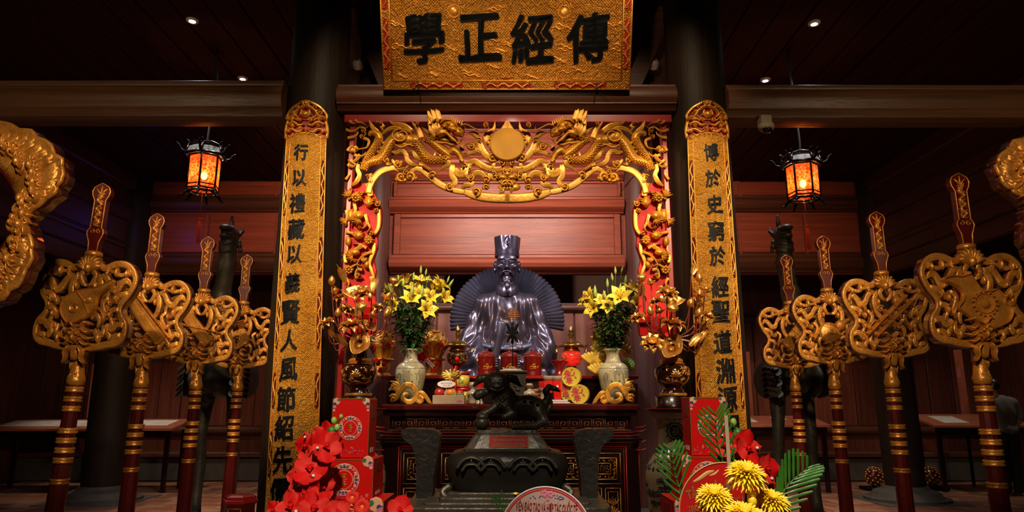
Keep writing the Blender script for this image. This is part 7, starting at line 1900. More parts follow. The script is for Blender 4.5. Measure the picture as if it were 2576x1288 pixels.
c = P(1575, 875, Y); t = thing('dragon_fruit', 'orange scaly fruit peeking out right of the right lily vase', 'fruit', tuple(c)); b = MB(); b.ell(c - Vector((0, 0, .02)), (.045, .045, .055), 16, 12); b.build('body', M['orange_fruit'], t)
g = MB()
for k in range(16):
    a, e = k * 2.4, -.6 + k * .12; s_ = Vector((cos(a) * cos(e), sin(a) * cos(e), sin(e))); petal(g, c - Vector((0, 0, .02)) + s_ * .042, Vector((0, 0, 1)), s_, .035, .022, .3, 4)
g.build('scales', M['orange_fruit'], t, kind='stuff')
c = P(1578, 918, Y - .05); t = thing('custard_apple', 'knobbly light green fruit right of the right lily vase', 'fruit', tuple(c)); b = MB(); b.ell(c, (.055, .05, .05), 16, 12); b.build('body', M['lime'], t)
g = MB()
for k in range(90):
    z = -1 + 2 * (k + .5) / 90; a = k * 2.4; r_ = math.sqrt(1 - z * z); g.ell(c + Vector((.053 * r_ * cos(a), .05 * r_ * sin(a), .05 * z)), .009, 6, 4)
g.build('knobs', M['lime'], t, kind='stuff')
for px_, py_, dx, lb in ((1460, 1006, .0, 'folded banknote lying on the altar edge left of the right scroll stand'), (1445, 1002, .03, 'second folded banknote under the front yellow tin')):
    c = base(px_, 5.19, ZA); b = MB(); b.box(c.x - .05, 5.16, ZA + .001 + dx * .1, c.x + .05, 5.20, ZA + .004 + dx * .1, 0, .001); tag(b.build('banknote', M['paper'], None, smooth=False), lb, 'banknote', 'banknotes on the altar')
YB = 2.62; XB = xat(1276, 1150, YB)
def zb_(py): return P(1288, py, YB - .13).z
cens = thing('bronze_censer', 'large square dark bronze censer with ear handles and a red notice', 'incense burner', (XB, YB, 0))
mpp = (YB * CP - .04) / F
def sq(b, prof, n=10, ex=4.0, yk=.72):
    """rounded-square lathe: prof (halfwidth, z)"""
    N = 48; vs = []; fs = []
    for (r, z) in prof:
        for i in range(N):
            a = 2 * PI * i / N; c, s_ = cos(a), sin(a); k = (abs(c) ** ex + abs(s_) ** ex) ** (-1 / ex)
            vs.append((XB + r * k * c, YB + r * k * s_ * yk, z))
    for j in range(len(prof) - 1):
        for i in range(N): fs.append((j * N + i, j * N + (i + 1) % N, (j + 1) * N + (i + 1) % N, (j + 1) * N + i))
    fs.append(tuple(reversed(range(N)))); fs.append(tuple(range((len(prof) - 1) * N, len(prof) * N))); b.add(vs, fs)
W = lambda p: p * mpp * .96
zs_ = {k: P(1288, k, YB - .14).z for k in (1085, 1100, 1128, 1137, 1160, 1182, 1205, 1225, 1240, 1255, 1268, 1285)}
b = MB(); sq(b, [(W(158), zs_[1205] - .05), (W(146), zs_[1225] - .0), (W(150), zs_[1205]), (W(160), zs_[1182]), (W(158), zs_[1160] + .0), (W(140), zs_[1137] - .008), (W(116), zs_[1137] + .006)], ex=4.5)
b.v = b.v
b = MB(); sq(b, [(W(138), zs_[1240]), (W(146), zs_[1225]), (W(158), zs_[1182] + .004), (W(156), zs_[1160]), (W(140), zs_[1137] - .006), (W(110), zs_[1137] + .004)], ex=4.5); b.build('body', M['bronze'], cens, auto=50)
# pierced lotus-petal openings ring
g = MB(); fn = lambda u, v, d: Vector((XB + u * mpp, YB - W(158) * .72 - d, zs_[1160] + v * mpp))
for cx_ in (-84, -38, 38, 84):
    stroke(g, [(cx_ - 34, -16), (cx_ - 20, 2), (cx_, 9), (cx_ + 20, 2), (cx_ + 34, -16)], 9, fn, .010, .006)
    stroke(g, [(cx_ - 22, -22), (cx_ - 10, -8), (cx_ + 10, -8), (cx_ + 22, -22)], 8, fn, .012, .006); stroke(g, [(cx_, -6), (cx_, 6)], 5, fn, .008, .004, k=1)
for cx_ in (-84, -38, 38, 84):
    for s_ in (-1, 1):
        g2 = MB(); g2.prism([(cx_ + s_ * 5, -4), (cx_ + s_ * 22, -12), (cx_ + s_ * 16, -1), (cx_ + s_ * 5, 5)], .0035, 0, fn); g2.build('pierced_opening', M['black'], cens, smooth=False)
g.split('petal_relief', [M['bronze_g'], M['bronze']], cens)
# steps of the base
for i, (hw_, za_, zb2) in enumerate(((150, 1240, 1250), (170, 1253, 1262), (205, 1266, 1276), (250, 1278, 1300))):
    z1 = P(1288, za_, YB - W(hw_) * .72).z; b = MB(); sq(b, [(W(hw_), z1 - .028), (W(hw_), z1 - .004), (W(hw_) - .004, z1)], ex=14); b.build('base_step', M['bronze_g'], cens, smooth=False)
ped_z = P(1288, 1278, YB - W(250) * .72).z - .028
b = MB(); sq(b, [(W(190), 0), (W(200), .1), (W(180), .3), (W(185), ped_z - .1), (W(240), ped_z - .001)], ex=14); b.build('pedestal', M['bronze_g'], cens, smooth=False)
# feet flanges at the corners of the bowl
for s_ in (-1, 1):
    b = MB(); b.tube(cr([(XB + s_ * W(140), YB - .10, zs_[1225]), (XB + s_ * W(160), YB - .11, zs_[1240]), (XB + s_ * W(150), YB - .12, zs_[1240] - .02), (XB + s_ * W(175), YB - .13, zs_[1255] - .01)], 4), .012, 8, flat=.6); b.build('foot_flange', M['bronze_g'], cens)
# sloped lid with flat top
b = MB(); sq(b, [(W(112), zs_[1137] - .003), (W(112), zs_[1137] + .007), (W(108), zs_[1137] + .009), (W(86), zs_[1100] + .004), (W(80), zs_[1100] + .012), (W(78), zs_[1085] + .002)], ex=12); b.build('lid', M['bronze_g'], cens, smooth=False)
# notice
zA, zB = P(1288, 1099, YB - .16).z, P(1288, 1127, YB - .16).z; xA, xB_ = xat(1229, 1113, YB - .16), xat(1330, 1113, YB - .16)
nt_ = thing('notice_plate', 'small red notice plate on the lid of the bronze censer', 'sign', ((xA + xB_) / 2, YB - .15, zB))
sl = (W(108) - W(84)) * .72 / (zs_[1100] - zs_[1137])
def fN(u, v, d): return Vector((u, YB - W(108) * .72 - .004 + (v - zs_[1137]) * sl - d, v))
b = MB(); b.prism([(xA, zB), (xB_, zB), (xB_, zA), (xA, zA)], .003, -.002, fN); b.build('plate', M['card_red'], nt_, smooth=False)
b = MB()
for q in ([(xA, zB), (xB_, zB)], [(xB_, zB), (xB_, zA)], [(xB_, zA), (xA, zA)], [(xA, zA), (xA, zB)]): stroke(b, q, .0022, lambda u, v, d: fN(u, v, d + .003), .0008, .001, k=1)
b.build('border', [M['letter_gold'], M['letter_gold']], nt_)
b = MB()
for tx, py_ in (('ĐỀ NGHỊ QUÝ KHÁCH', 1108.5), ('KHÔNG THẮP HƯƠNG', 1119)):
    v_, f = bold(*text_mesh(tx, 1, .03, 0), .02); sc = (xB_ - xA) * .80 / (v_[:, 0].max() - v_[:, 0].min()); zc_ = P(1288, py_, YB - .16).z
    b.add([fN((xA + xB_) / 2 + p[0] * sc, zc_ + p[1] * sc, .0036 + (.0006 if p[2] > 0 else 0)) for p in v_], f)
b.build('writing', M['letter_gold'], nt_, smooth=False)
# ear handles
for s_ in (-1, 1):
    def fh(u, v, d, s_=s_): return Vector((XB + s_ * u * mpp, YB + .02 - d, P(1288, v, YB).z))
    o = [(185, 1250), (182, 1200), (176, 1160), (170, 1120), (168, 1098), (174, 1086), (190, 1080), (225, 1078), (255, 1077), (263, 1082), (266, 1092), (258, 1104), (240, 1118), (232, 1134), (226, 1165), (224, 1210), (222, 1250)]
    o = crc(o, 2); b = MB(); b.prism(o, .055, -.035, fh); b.v = b.v; h_ = b.build('ear_handle', M['bronze'], cens, auto=40)
    g = MB(); 
    for pp in ([(200, 1100), (232, 1120), (212, 1126), (240, 1148)], [(180, 1108), (186, 1098), (194, 1112)], [(205, 1150), (214, 1156), (222, 1150), (232, 1160)]): stroke(g, [(u if True else u, v) for u, v in pp], 2.0, lambda u, v, d: fh(u - 8, v, d + .055), .0015, .001, k=1)
    g.build('engraving', [M['bronze_g'], M['bronze_g']], h_, kind='stuff')
    b = MB(); x_ = XB + s_ * 203 * mpp; b.box(min(XB + s_ * W(150), x_ + s_ * .035), YB - .06, P(1288, 1262, YB).z - .02, max(XB + s_ * W(150), x_ + s_ * .035), YB + .08, P(1288, 1250, YB).z, 0, .008); b.build('handle_foot', M['bronze_g'], cens, smooth=False)

# lion: designed in photo pixels, origin (1275,1085)
zl = zs_[1085] + .003
lion = thing('lion_figure', 'dark bronze lion with spotted back resting a paw on a ball atop the censer', 'sculpture', (XB, YB, zl))
KL = mpp
def lm(V): V = np.asarray(V, float); return np.stack([XB + V[:, 0] * KL, YB - .02 - V[:, 1] * KL, zl + V[:, 2] * KL * 1.02], 1)
S = SDF((-92, -50, -1), (140, 62, 160), 1.3)
S.ell((48, 0, 55), (52, 24, 28), 8)               # body
S.ell((-5, 4, 72), (30, 26, 34), 12)              # chest
S.path([(-14, 6, 84, 26), (-24, 12, 108, 25)], 8)
S.ell((-26, 14, 112), (33, 29, 29), 5)            # head
S.ell((-26, 35, 101), (20, 15, 13), 4)            # muzzle
S.ell((-27, 44, 108), (6, 5, 4), 2)               # nose
for s_ in (-1, 1):
    S.ell((-26 + s_ * 12, 34, 120), (8, 8, 7), 2); S.ell((-26 + s_ * 12, 38, 114), (4.5, 5, 4), 1)
    S.path([(-26 + s_ * 26, 8, 126, 9), (-26 + s_ * 44, 10, 121, 10), (-26 + s_ * 58, 8, 106, 4)], 3)
    S.ell((-26 + s_ * 17, 26, 98), (7, 8, 9), 3)
S.cap((-26, 14, 132), (-24, 12, 146), 7, 3, 4)
S.cut_cap((-42, 44, 101), (-26, 51, 93), 3, 3.6, 1.5); S.cut_cap((-10, 44, 101), (-26, 51, 93), 3, 3.6, 1.5)
S.ell((-26, 26, 88), (14, 10, 7), 3)
# forelegs
S.path([(-18, 16, 64, 13), (-40, 24, 46, 10), (-58, 28, 36, 9), (-64, 30, 32, 11)], 5); S.ell((-62, 32, 30), (15, 13, 9), 3)
S.path([(-4, 22, 56, 12), (14, 26, 36, 10), (-6, 32, 30, 9)], 5)
# ball under the paw
S.ell((-62, 26, 16), (19, 19, 17), 1.5)
S.cap((-76, 26, 2), (-48, 26, 2), 6, 6, 3)
# hind leg
S.ell((74, 12, 46), (24, 20, 26), 6); S.path([(78, 20, 40, 15), (92, 26, 20, 11), (70, 30, 9, 9), (40, 32, 8, 9), (26, 33, 8, 9)], 4)
S.ell((22, 34, 7), (15, 12, 8), 3)
S.path([(70, -16, 40, 14), (88, -18, 16, 10), (62, -18, 8, 8)], 5)
# tail
S.path([(94, 0, 58, 11), (104, 0, 76, 9), (98, 2, 92, 8), (106, 2, 102, 7), (122, 2, 98, 6), (132, 2, 92, 3)], 3)
S.path([(96, 0, 40, 7), (108, 0, 50, 6), (112, 0, 66, 4)], 3); S.path([(100, 0, 70, 5), (112, 0, 84, 4)], 2)
# bell held at the chest left
S.path([(-48, 20, 90, 7), (-66, 22, 86, 11), (-74, 22, 82, 12)], 4)
mane = 1.6 * np.sin(S.X * .55 + 2 * np.sin(S.Z * .2)) * np.sin(S.Z * .45) * np.exp(-(((S.X + 16) / 22) ** 2 + ((S.Z - 74) / 26) ** 2))
leg = 1.3 * np.sin((S.X + S.Z * .4) * .8) * np.exp(-(((S.Z - 10) / 10) ** 2)) * np.clip((S.X - 0) / 10, 0, 1)
for k, (ax_, az_) in enumerate(((16, 92), (32, 88), (48, 86), (64, 84), (78, 76), (26, 76), (44, 72), (60, 70), (76, 64))):
    S.cut_ell((ax_, 20 + (86 - az_) * .25, az_ - 6), (4.2, 9, 3.8), 1.5)
S.d = (S.d + mane + leg).astype(np.float32)
V, Q = S.mesh(); mesh_np('body', V, Q, M['bronze_g'], lion, fn=lm)
b = MB(); b.tube([tuple(q) for q in lm([(-80 + 12 * cos(a * PI / 8), 24, 68 + 17 * sin(a * PI / 8)) for a in range(-6, 7)])], .0024, 6); b.build('ring', M['bronze_g'], lion)

def gift_box(px0, px1, py0, py1, Y, depth, label, round_=True, z0=None, rot=0.0, side=1, grp=None):
    a = P(px0, py0, Y); c = P(px1, py1, Y); w_ = abs(c.x - a.x); zt_ = a.z; z0 = z0 if z0 is not None else c.z; cx_ = (a.x + c.x) / 2
    t = thing('gift_box', label, 'gift box', (cx_, Y, z0), grp)
    T = Matrix.Translation((cx_, Y, z0)) @ Matrix.Rotation(rot, 4, 'Z'); h = zt_ - z0
    b = MB(T); b.box(-w_ / 2, 0, 0, w_ / 2, depth, h, 0, .0015); b.build('carton', M['box'], t, smooth=False)
    fn = lambda u, v, d: T @ Vector((u * w_ / 2, -d, v * h)); g = MB(T)
    for (x_, y_, z_, X_, Y_, Z_) in ((-w_ / 2, -.001, h - .003, w_ / 2, depth, h + .0012),): g.box(x_, y_, z_, X_, Y_, Z_)
    for sx in (-1, 1): g.box(sx * w_ / 2 - .0012, -.0012, 0, sx * w_ / 2 + .0012, .0008, h)
    g.build('gilt_edge', M['foil'], t, smooth=False)
    g = MB(T); g.box(-w_ / 2 + .002, .002, h + .0012, w_ / 2 - .002, depth - .002, h + .0018); g.build('top_print', M['box'], t, smooth=False)
    # roundel
    asp = h / w_ * 2; R = .62 if asp > 1.5 else .34 * asp; cu, cv = 0, .5
    if asp < 2.2: R = .40 * asp if asp < 1.6 else .62
    ru, rv = (R, R * w_ / 2 / h) 
    if ru > .66: ru, rv = .66, .66 * w_ / 2 / h
    E = lambda k, s_=1.0: (cu + ru * s_ * cos(k), cv + rv * s_ * sin(k))
    def disc(s_, d, m, nm):
        q = MB(); q.prism([E(i * PI / 16, s_) for i in range(32)], d, -.0005, fn); return q.build(nm, M[m], t, smooth=False)
    disc(1.06, .0005, 'box_d', 'roundel_rim'); disc(1.02, .0009, 'peach', 'roundel_ring'); disc(.97, .0012, 'box', 'roundel_ground')
    cols_ = ['peach', 'blue_p', 'green_p', 'lilac', 'white_p']; rs = random.Random(int(px0)); gs = {c_: MB() for c_ in cols_}
    for k in range(4):
        a0_ = k * PI / 2
        for j, (m, sz, rr) in enumerate((('peach', .34, .82), ('lilac', .24, .82), ('blue_p', .15, .80), ('green_p', .10, .90))):
            for s_ in (-1, 0, 1):
                e = E(a0_ + s_ * .24 * (1 if j < 3 else 1.2), rr); dome(gs[m], e[0], e[1], sz * .62 * rv * (.8 if s_ else 1), fn, .0004 * (j + 1), .0004, .0013 + .0002 * j, n=8, ru=sz * .62 * ru * (.8 if s_ else 1))
        for j in range(3):
            e = E(a0_ + PI / 4 + (j - 1) * .28, .84); dome(gs['lilac' if j % 2 else 'peach'], e[0], e[1], .10 * rv, fn, .0008, .0004, .0013, n=7, ru=.10 * ru)
    for sx in (-1, 1):
        for (u, v, r_, m) in ((.80, .95, .20, 'peach'), (.86, .92, .12, 'blue_p'), (.72, .97, .12, 'green_p'), (.90, .86, .10, 'lilac'), (.92, .80, .07, 'peach')):
            dome(gs[m], sx * u, v, r_ * w_ / 2 / h, fn, .0006, .0004, .001, n=8, ru=r_)
    for k in range(26):
        u = rs.uniform(-.9, .9); v = rs.uniform(.03, .05 + .16 * (1 - abs(u) * .5)); m = rs.choice(('lilac', 'lilac', 'peach', 'blue_p', 'lilac'))
        scroll(gs[m], u, v, .06, lambda a_, b_, d: fn(u + (a_ - u), v + (b_ - v) * w_ / 2 / h, d + .001), .0005, .0004, 1, 1, k, w=.025, knob=False)
    for m in cols_: gs[m].build('printed_' + {'peach': 'clouds', 'blue_p': 'waves', 'green_p': 'leaves', 'lilac': 'blossoms', 'white_p': 'rays'}[m], [M[m], M[m]], t, kind='stuff')
    disc(.60, .0026, 'peach', 'seal_ring'); disc(.56, .0029, 'box', 'seal_ground')
    q = MB()
    for i, (u, v) in enumerate(((0, .12), (-.04, .06), (.04, .0), (-.02, -.06), (.0, -.12))):
        stroke(q, [(-.12 + u, cv + v * 1.4), (u, cv + v * 1.4 + .012), (.12 + u, cv + v * 1.4)], .05, lambda a_, b_, d: fn(a_ * ru * 1.4, cv + (b_ - cv) * rv * 1.8, d + .0029), .0006, .0004, k=2)
    q.build('seal_print', [M['foil'], M['foil']], t, kind='stuff')
    # printed label on the side
    q = MB(T); sd = w_ / 2 * side; q.box(min(sd, sd + side * .0006), depth * .3, h * .08, max(sd, sd + side * .0006), depth * .7, h * .16); q.build('side_label', M['white_p'], t, smooth=False)
    q = MB(T); q.box(min(sd, sd + side * .0006), depth * .25, h * .66, max(sd, sd + side * .0006), depth * .75, h * .9); q.build('side_print', M['box_d'], t, smooth=False)
    return t
YG = 2.45
gift_box(838, 925, 1003, 1152, YG, .12, z0=P(0, 1156, YG - .03).z + .003, label='tall red gift box on top of the left stack, beside the orchids', rot=-.02)
z2 = P(0, 1155, YG - .02).z
zg3 = P(0, 1262, YG - .04).z
gift_box(795, 936, 1156, 1262, YG - .03, .17, z0=P(0, 1263, YG - .06).z + .003, label='wide red gift box in the middle of the left stack', rot=-.02)
gift_box(770, 960, 1263, 1400, YG - .06, .22, 'lowest red gift box of the left stack, with a yellow strip')
b = MB(); c = P(862, 1270, YG - .065); b.box(c.x - .035, YG - .064, c.z - .003, c.x + .035, YG - .0615, c.z + .003); tag(b.build('yellow_strip', M['mum'], None, smooth=False), 'thin yellow strip on the lowest left gift box', 'strip')
gift_box(1734, 1835, 1000, 1147, YG, .12, z0=P(0, 1150, YG - .03).z + .003, label='tall red gift box on top of the right stack, behind the fern leaves', side=-1)
gift_box(1714, 1850, 1150, 1262, YG - .03, .17, z0=P(0, 1263, YG - .06).z + .003, label='wide red gift box in the middle of the right stack', side=-1)
gift_box(1696, 1880, 1263, 1400, YG - .06, .22, 'lowest red gift box of the right stack, behind the round red card', side=-1)
# low tables below the frame that carry the gifts
for s_, pxc, lab in ((-1, 865, 'low table carrying the left gift boxes'), (1, 1790, 'low table carrying the right gift boxes')):
    z_ = P(0, 1400, YG - .06).z; x_ = xat(pxc, 1350, YG); t = thing('gift_table', lab, 'table', (x_, YG, 0)); b = MB(); b.box(x_ - (.32 if s_ < 0 else .22), YG - .62, z_ - .04, x_ + (.22 if s_ < 0 else .32), YG + .22, z_ - .001, 0, .005); b.build('tabletop', M['maroon'], t, smooth=False)
    for dx in ((-.28, .18) if s_ < 0 else (-.18, .28)):
        for dy in (-.58, .16): b = MB(); b.box(x_ + dx - .02, YG + dy, 0, x_ + dx + .02, YG + dy + .04, z_ - .04); b.build('leg', M['maroon'], t, smooth=False)

def orchid(c, face, R, par, pearl_=True, seed=0):
    rs = random.Random(seed); A = Vector(face).normalized(); a = A.orthogonal().normalized(); b_ = A.cross(a); root = MB()
    out = []
    for k in range(5):
        an = seed + k * 2 * PI / 5; s_ = a * cos(an) + b_ * sin(an); lat = A.cross(s_); L = R * (1.0 if k % 2 else .88); W = R * (.95 if k in (1, 3) else .72); m_ = MB(); vs = []; fs = []; n, w = 7, 4
        for i in range(n + 1):
            t_ = i / n; hw_ = W * .56 * max(0., 1 - abs(2 * (t_ ** .8) - 1) ** 2.6) ** .5 + .0006 + W * .06 * (1 - t_)
            for j in range(-w, w + 1):
                q = j / w; vs.append(c + s_ * (L * t_) + lat * (hw_ * q) + A * (R * (.22 * t_ * t_ - .10 * q * q * sin(PI * t_) + .05 * sin(q * 3 + k))))
        K = 2 * w + 1
        for i in range(n):
            for j in range(2 * w): fs.append((i * K + j, i * K + j + 1, (i + 1) * K + j + 1, (i + 1) * K + j))
        m_.add(vs, fs); out.append(m_.build('petal', M['orchid' if k % 2 else 'orchid2'], par))
    m_ = MB(); m_.ell(c + A * R * .18, (R * .14, R * .14, R * .12), 10, 8)
    for k in range(3):
        an = seed + k * 2.1; s_ = a * cos(an) + b_ * sin(an); petal(m_, c, A, s_, R * .4, R * .26, .6, 5)
    m_.build('lip', M['orchid'], par)
    if pearl_:
        an = seed + 2.4; s_ = a * cos(an) + b_ * sin(an); m_ = MB(); m_.ell(c + s_ * R * .55 + A * R * .22, R * .085, 12, 10); m_.build('pearl', M['pearl'], par)
def spray(items, buds, label, Y, stem):
    c0 = P(*stem[0], Y); t = thing('orchid_spray', label, 'flowers', tuple(c0), 'red silk orchids')
    b = MB(); b.tube(cr([tuple(P(px_, py_, Y + .03)) for px_, py_ in stem], 4), .003, 6); b.build('stem', M['leaf'], t)
    for i, (px_, py_, dy, R, fx, fz, pl) in enumerate(items):
        f_ = bpy.data.objects.new('orchid', None); COL.objects.link(f_); f_.parent = t; c = P(px_, py_, Y + dy); f_.location = c - wloc(t); orchid(c, (fx, -.8, fz), R, f_, pl, i * 1.7)
    for px_, py_, r in buds:
        b = MB(); b.ell(P(px_, py_, Y), (r, r, r * 1.25), 10, 8); b.build('bud', M['bud'] if r < .012 else M['fern'], t)
spray([(812, 1098, .02, .052, -.5, .3, False), (772, 1122, -.02, .050, -.6, .1, True), (822, 1122, -.05, .056, .3, .2, True), (780, 1180, -.06, .060, .1, .5, True), (748, 1200, -.03, .052, -.7, .2, True), (770, 1240, -.07, .058, -.2, .1, True), (808, 1222, -.02, .05, .5, .1, False), (735, 1275, -.08, .062, -.3, .4, True), (690, 1284, -.04, .034, -.4, .3, False), (790, 1280, -.10, .056, .2, .5, False), (850, 1292, -.10, .05, .3, .5, False), (1005, 1285, -.06, .05, .2, .5, False)],
      [(840, 1058, .010), (848, 1076, .010), (834, 1085, .013), (858, 1048, .007)], 'spray of red silk orchids with pearl beads beside the left gift boxes', 2.34, [(858, 1048), (838, 1082), (800, 1150), (770, 1230), (760, 1300)])
spray([(1878, 1128, -.02, .060, .4, .2, True), (1822, 1118, .0, .050, -.2, .2, True), (1865, 1165, .03, .045, .3, -.2, False), (1925, 1180, -.02, .056, .5, .1, True), (1890, 1185, .02, .045, .1, .0, False), (1835, 1160, .03, .05, 0, 0, False), (1950, 1240, .03, .04, .4, 0, False)],
      [(1845, 1062, .011), (1856, 1090, .015), (1824, 1044, .006), (1822, 1070, .006)], 'spray of red silk orchids with pearl beads beside the right gift boxes', 2.30, [(1822, 1044), (1850, 1085), (1880, 1150), (1930, 1230), (1960, 1300)])
# small red daisies on the left boxes
for px_, py_, R, lb in ((947 - 60, 1253, .030, 'small red silk daisy with yellow centre, upper one on the left gift boxes'), (912, 1276, .036, 'larger red silk daisy with yellow centre at the foot of the left gift boxes')):
    c = P(px_, py_, 2.30); t = thing('silk_daisy', lb, 'flower', tuple(c))
    g = MB()
    for k in range(14): a = k * 2 * PI / 14; petal(g, c, Vector((0, -1, .25)), Vector((cos(a), 0, sin(a))), R * 1.15, R * .42, 1.1, 4)
    g.build('petals', M['orchid2'], t, kind='stuff'); b = MB(); b.ell(c + Vector((0, -.006, 0)), (R * .3, R * .15, R * .3), 12, 8); b.build('centre', M['orange'], t)
    b = MB(); b.tube([c, c + Vector((0, .05, -.05))], .002, 4); b.build('stem', M['leaf'], t)

YQ = 1.75
def round_card(px_, py_, rpx, Y, m, label, tilt=.25):
    c = P(px_, py_, Y); R = rpx * (Y * CP) / F; t = thing('round_card', label, 'card', (c.x, Y, c.z))
    T = Matrix.Translation(c) @ Matrix.Rotation(tilt, 4, 'Y'); fn = lambda u, v, d: T @ Vector((u * R, -d + .15 * v * R, v * R))
    b = MB(); b.prism([(cos(i * PI / 32), sin(i * PI / 32)) for i in range(64)], .0, -.002, fn); b.build('disc', M[m], t, smooth=False)
    b = MB(); b.tube([fn(cos(i * PI / 32), sin(i * PI / 32), 0) for i in range(64)], .0022, 5, closed=True); b.build('rim', M['letter_gold' if m == 'card_red' else 'white_p'], t)
    return t, fn, R
def words(fn, rows, m, par):
    b = MB()
    for tx, u, v, hgt, wmax in rows:
        v_, f = bold(*text_mesh(tx, 1, .02, 0, 1.0), .025); sx = wmax / (v_[:, 0].max() - v_[:, 0].min()); sy = hgt / .72
        b.add([fn(u + p[0] * sx, v + p[1] * sy, .0006 + (.0007 if p[2] > 0 else 0)) for p in v_], f)
    return b.build('writing', M[m], par, smooth=False)
cd, fn, R = round_card(1832, 1292, 118, YQ, 'card_red', 'red round card with gold lettering behind the yellow chrysanthemums', -.18)
words(fn, (('TẬP THỂ LỚP', -.22, .52, .17, 1.05), ('TRƯỜNG THPT HỌC HÀNG', -.05, .22, .11, 1.5), ('THI TỐT NGHIỆP THPT', 0, .0, .12, 1.5), ('Q. HÀ NỘI', -.05, -.24, .13, 1.4)), 'letter_gold', cd)
g = MB(); stroke(g, [(-.55, .72), (-.4, .76), (-.2, .84), (-.05, .86)], [.03, .07, .08, .03], fn, .001, .0005); stroke(g, [(-.18, .78), (-.05, .80), (.05, .86)], [.02, .05, .02], fn, .001, .0005); g.build('printed_brushstroke', [M['letter_gold'], M['letter_gold']], cd)
b = MB(); b.box(P(1833, 1100, YQ).x - .0045, YQ + .01, P(0, 1320, YQ).z, P(1833, 1100, YQ).x + .0045, YQ + .014, P(0, 1045, YQ).z); b.build('stick', M['carton'], cd, smooth=False)
cd2, fn, R = round_card(1373, 1350, 113, YQ, 'card_pink', 'pale round card with red lettering and red rim at the bottom centre', .05)
words(fn, (('VIỆN ĐÀO TẠO VÀ HỢP TÁC QUỐC TẾ', 0, .60, .17, 1.34), ('TRƯỜNG ĐẠI HỌC', 0, .30, .2, 1.4)), 'letter_red', cd2)
g = MB(); stroke(g, [(.95 * cos(a * PI / 32), .95 * sin(a * PI / 32)) for a in range(64)], .05, fn, .001, .0005, closed=True, k=1); g.build('red_border', [M['letter_red'], M['letter_red']], cd2)
g = MB()
for cu, cv, r_ in ((-.06, .86, .09), (.08, .85, .08), (.02, .74, .04)):
    for k in range(5): a = k * 1.257; dome(g, cu + r_ * .55 * cos(a), cv + r_ * .55 * sin(a), r_ * .5, fn, .001, .0005, .0003, n=8)
g.build('printed_blossoms', [M['lilac'], M['lilac']], cd2, kind='stuff')
g = MB(); rs = random.Random(2)
for k in range(18): u = rs.choice((-1, 1)) * rs.uniform(.12, .36); dome(g, u, .86 - abs(u) * .25 + rs.uniform(-.06, .04), .016, fn, .001, .0005, .0003, n=6)
g.build('printed_buds', [M['blue_p'], M['blue_p']], cd2, kind='stuff')
b = MB(); x_ = P(1373, 1350, YQ).x; b.box(x_ - .004, YQ + .004, P(0, 1600, YQ).z, x_ + .004, YQ + .008, P(0, 1400, YQ).z); b.build('stick', M['carton'], cd2, smooth=False)
def mum(px_, py_, Y, R, label, seed, ax=(0, -.45, 1)):
    c = P(px_, py_, Y); A = Vector(ax).normalized(); a = A.orthogonal().normalized(); b_ = A.cross(a); rs = random.Random(seed)
    t = thing('chrysanthemum', label, 'flower', tuple(c), 'yellow chrysanthemums')
    for ring, (n, L, W, e0, cu) in enumerate(((26, 1.0, .20, -.12, .55), (26, .98, .20, .10, .35), (26, .9, .19, .30, .2), (24, .8, .18, .52, -.1), (20, .68, .17, .78, -.2), (16, .56, .16, 1.05, -.3), (10, .45, .14, 1.32, -.4))):
        for k in range(n):
            an = 2 * PI * k / n + ring * .3 + rs.uniform(-.05, .05); s_ = a * cos(an) + b_ * sin(an); d = (s_ * cos(e0) + A * sin(e0)).normalized(); g = MB()
            petal(g, c + s_ * R * .06, d, (s_ - A * .8) if cu > 0 else (s_ + A * .1), R * L * rs.uniform(.9, 1.08), R * W, abs(cu) * .55, 5, cup=.7)
            if ring == 0 and k % 1 == 0: g.build('petal', M['mum'], t)
            else:
                if 'acc' not in t: pass
                rest_m.v, rest_m.f, rest_m.m, rest_m.g
                rest_m.add(g.v, g.f)
    rest_m.build('inner_petals', M['mum'], t, kind='stuff')
    b = MB(); e = c - A * R * .05; b.lathe([(.004, -.02), (R * .16, -.008), (R * .2, .0)], tuple(e), 12); b.tube(cr([e, e + Vector((.0, .02, -.08)), e + Vector((.01, .05, -.20))], 4), .0028, 6); b.build('stem', M['leaf'], t)
for args in ((1878, 1190, 1.62, .048, 'yellow chrysanthemum standing highest of the group', 1, (.05, -.5, 1)), (1797, 1248, 1.62, .045, 'yellow chrysanthemum at the lower left of the round red card', 2, (-.1, -.5, 1)), (1942, 1258, 1.64, .044, 'yellow chrysanthemum at the lower right of the round red card', 3, (.15, -.5, 1)), (1872, 1296, 1.55, .050, 'yellow chrysanthemum cut by the bottom edge of the picture', 4, (0, -.4, 1))):
    rest_m = MB(); mum(*args)
b = MB(); c = P(1893, 1262, 1.6); b.ell(c, (.010, .010, .013), 10, 8)
for k in range(9): a = k * .7; petal(b, c + Vector((0, 0, .005)), Vector((cos(a) * .4, -.2, 1)), Vector((cos(a), sin(a), 0)), .022, .010, .2, 4)
tag(b.build('chrysanthemum_bud', M['mum'], None), 'half-open yellow chrysanthemum bud between the flowers', 'flower')
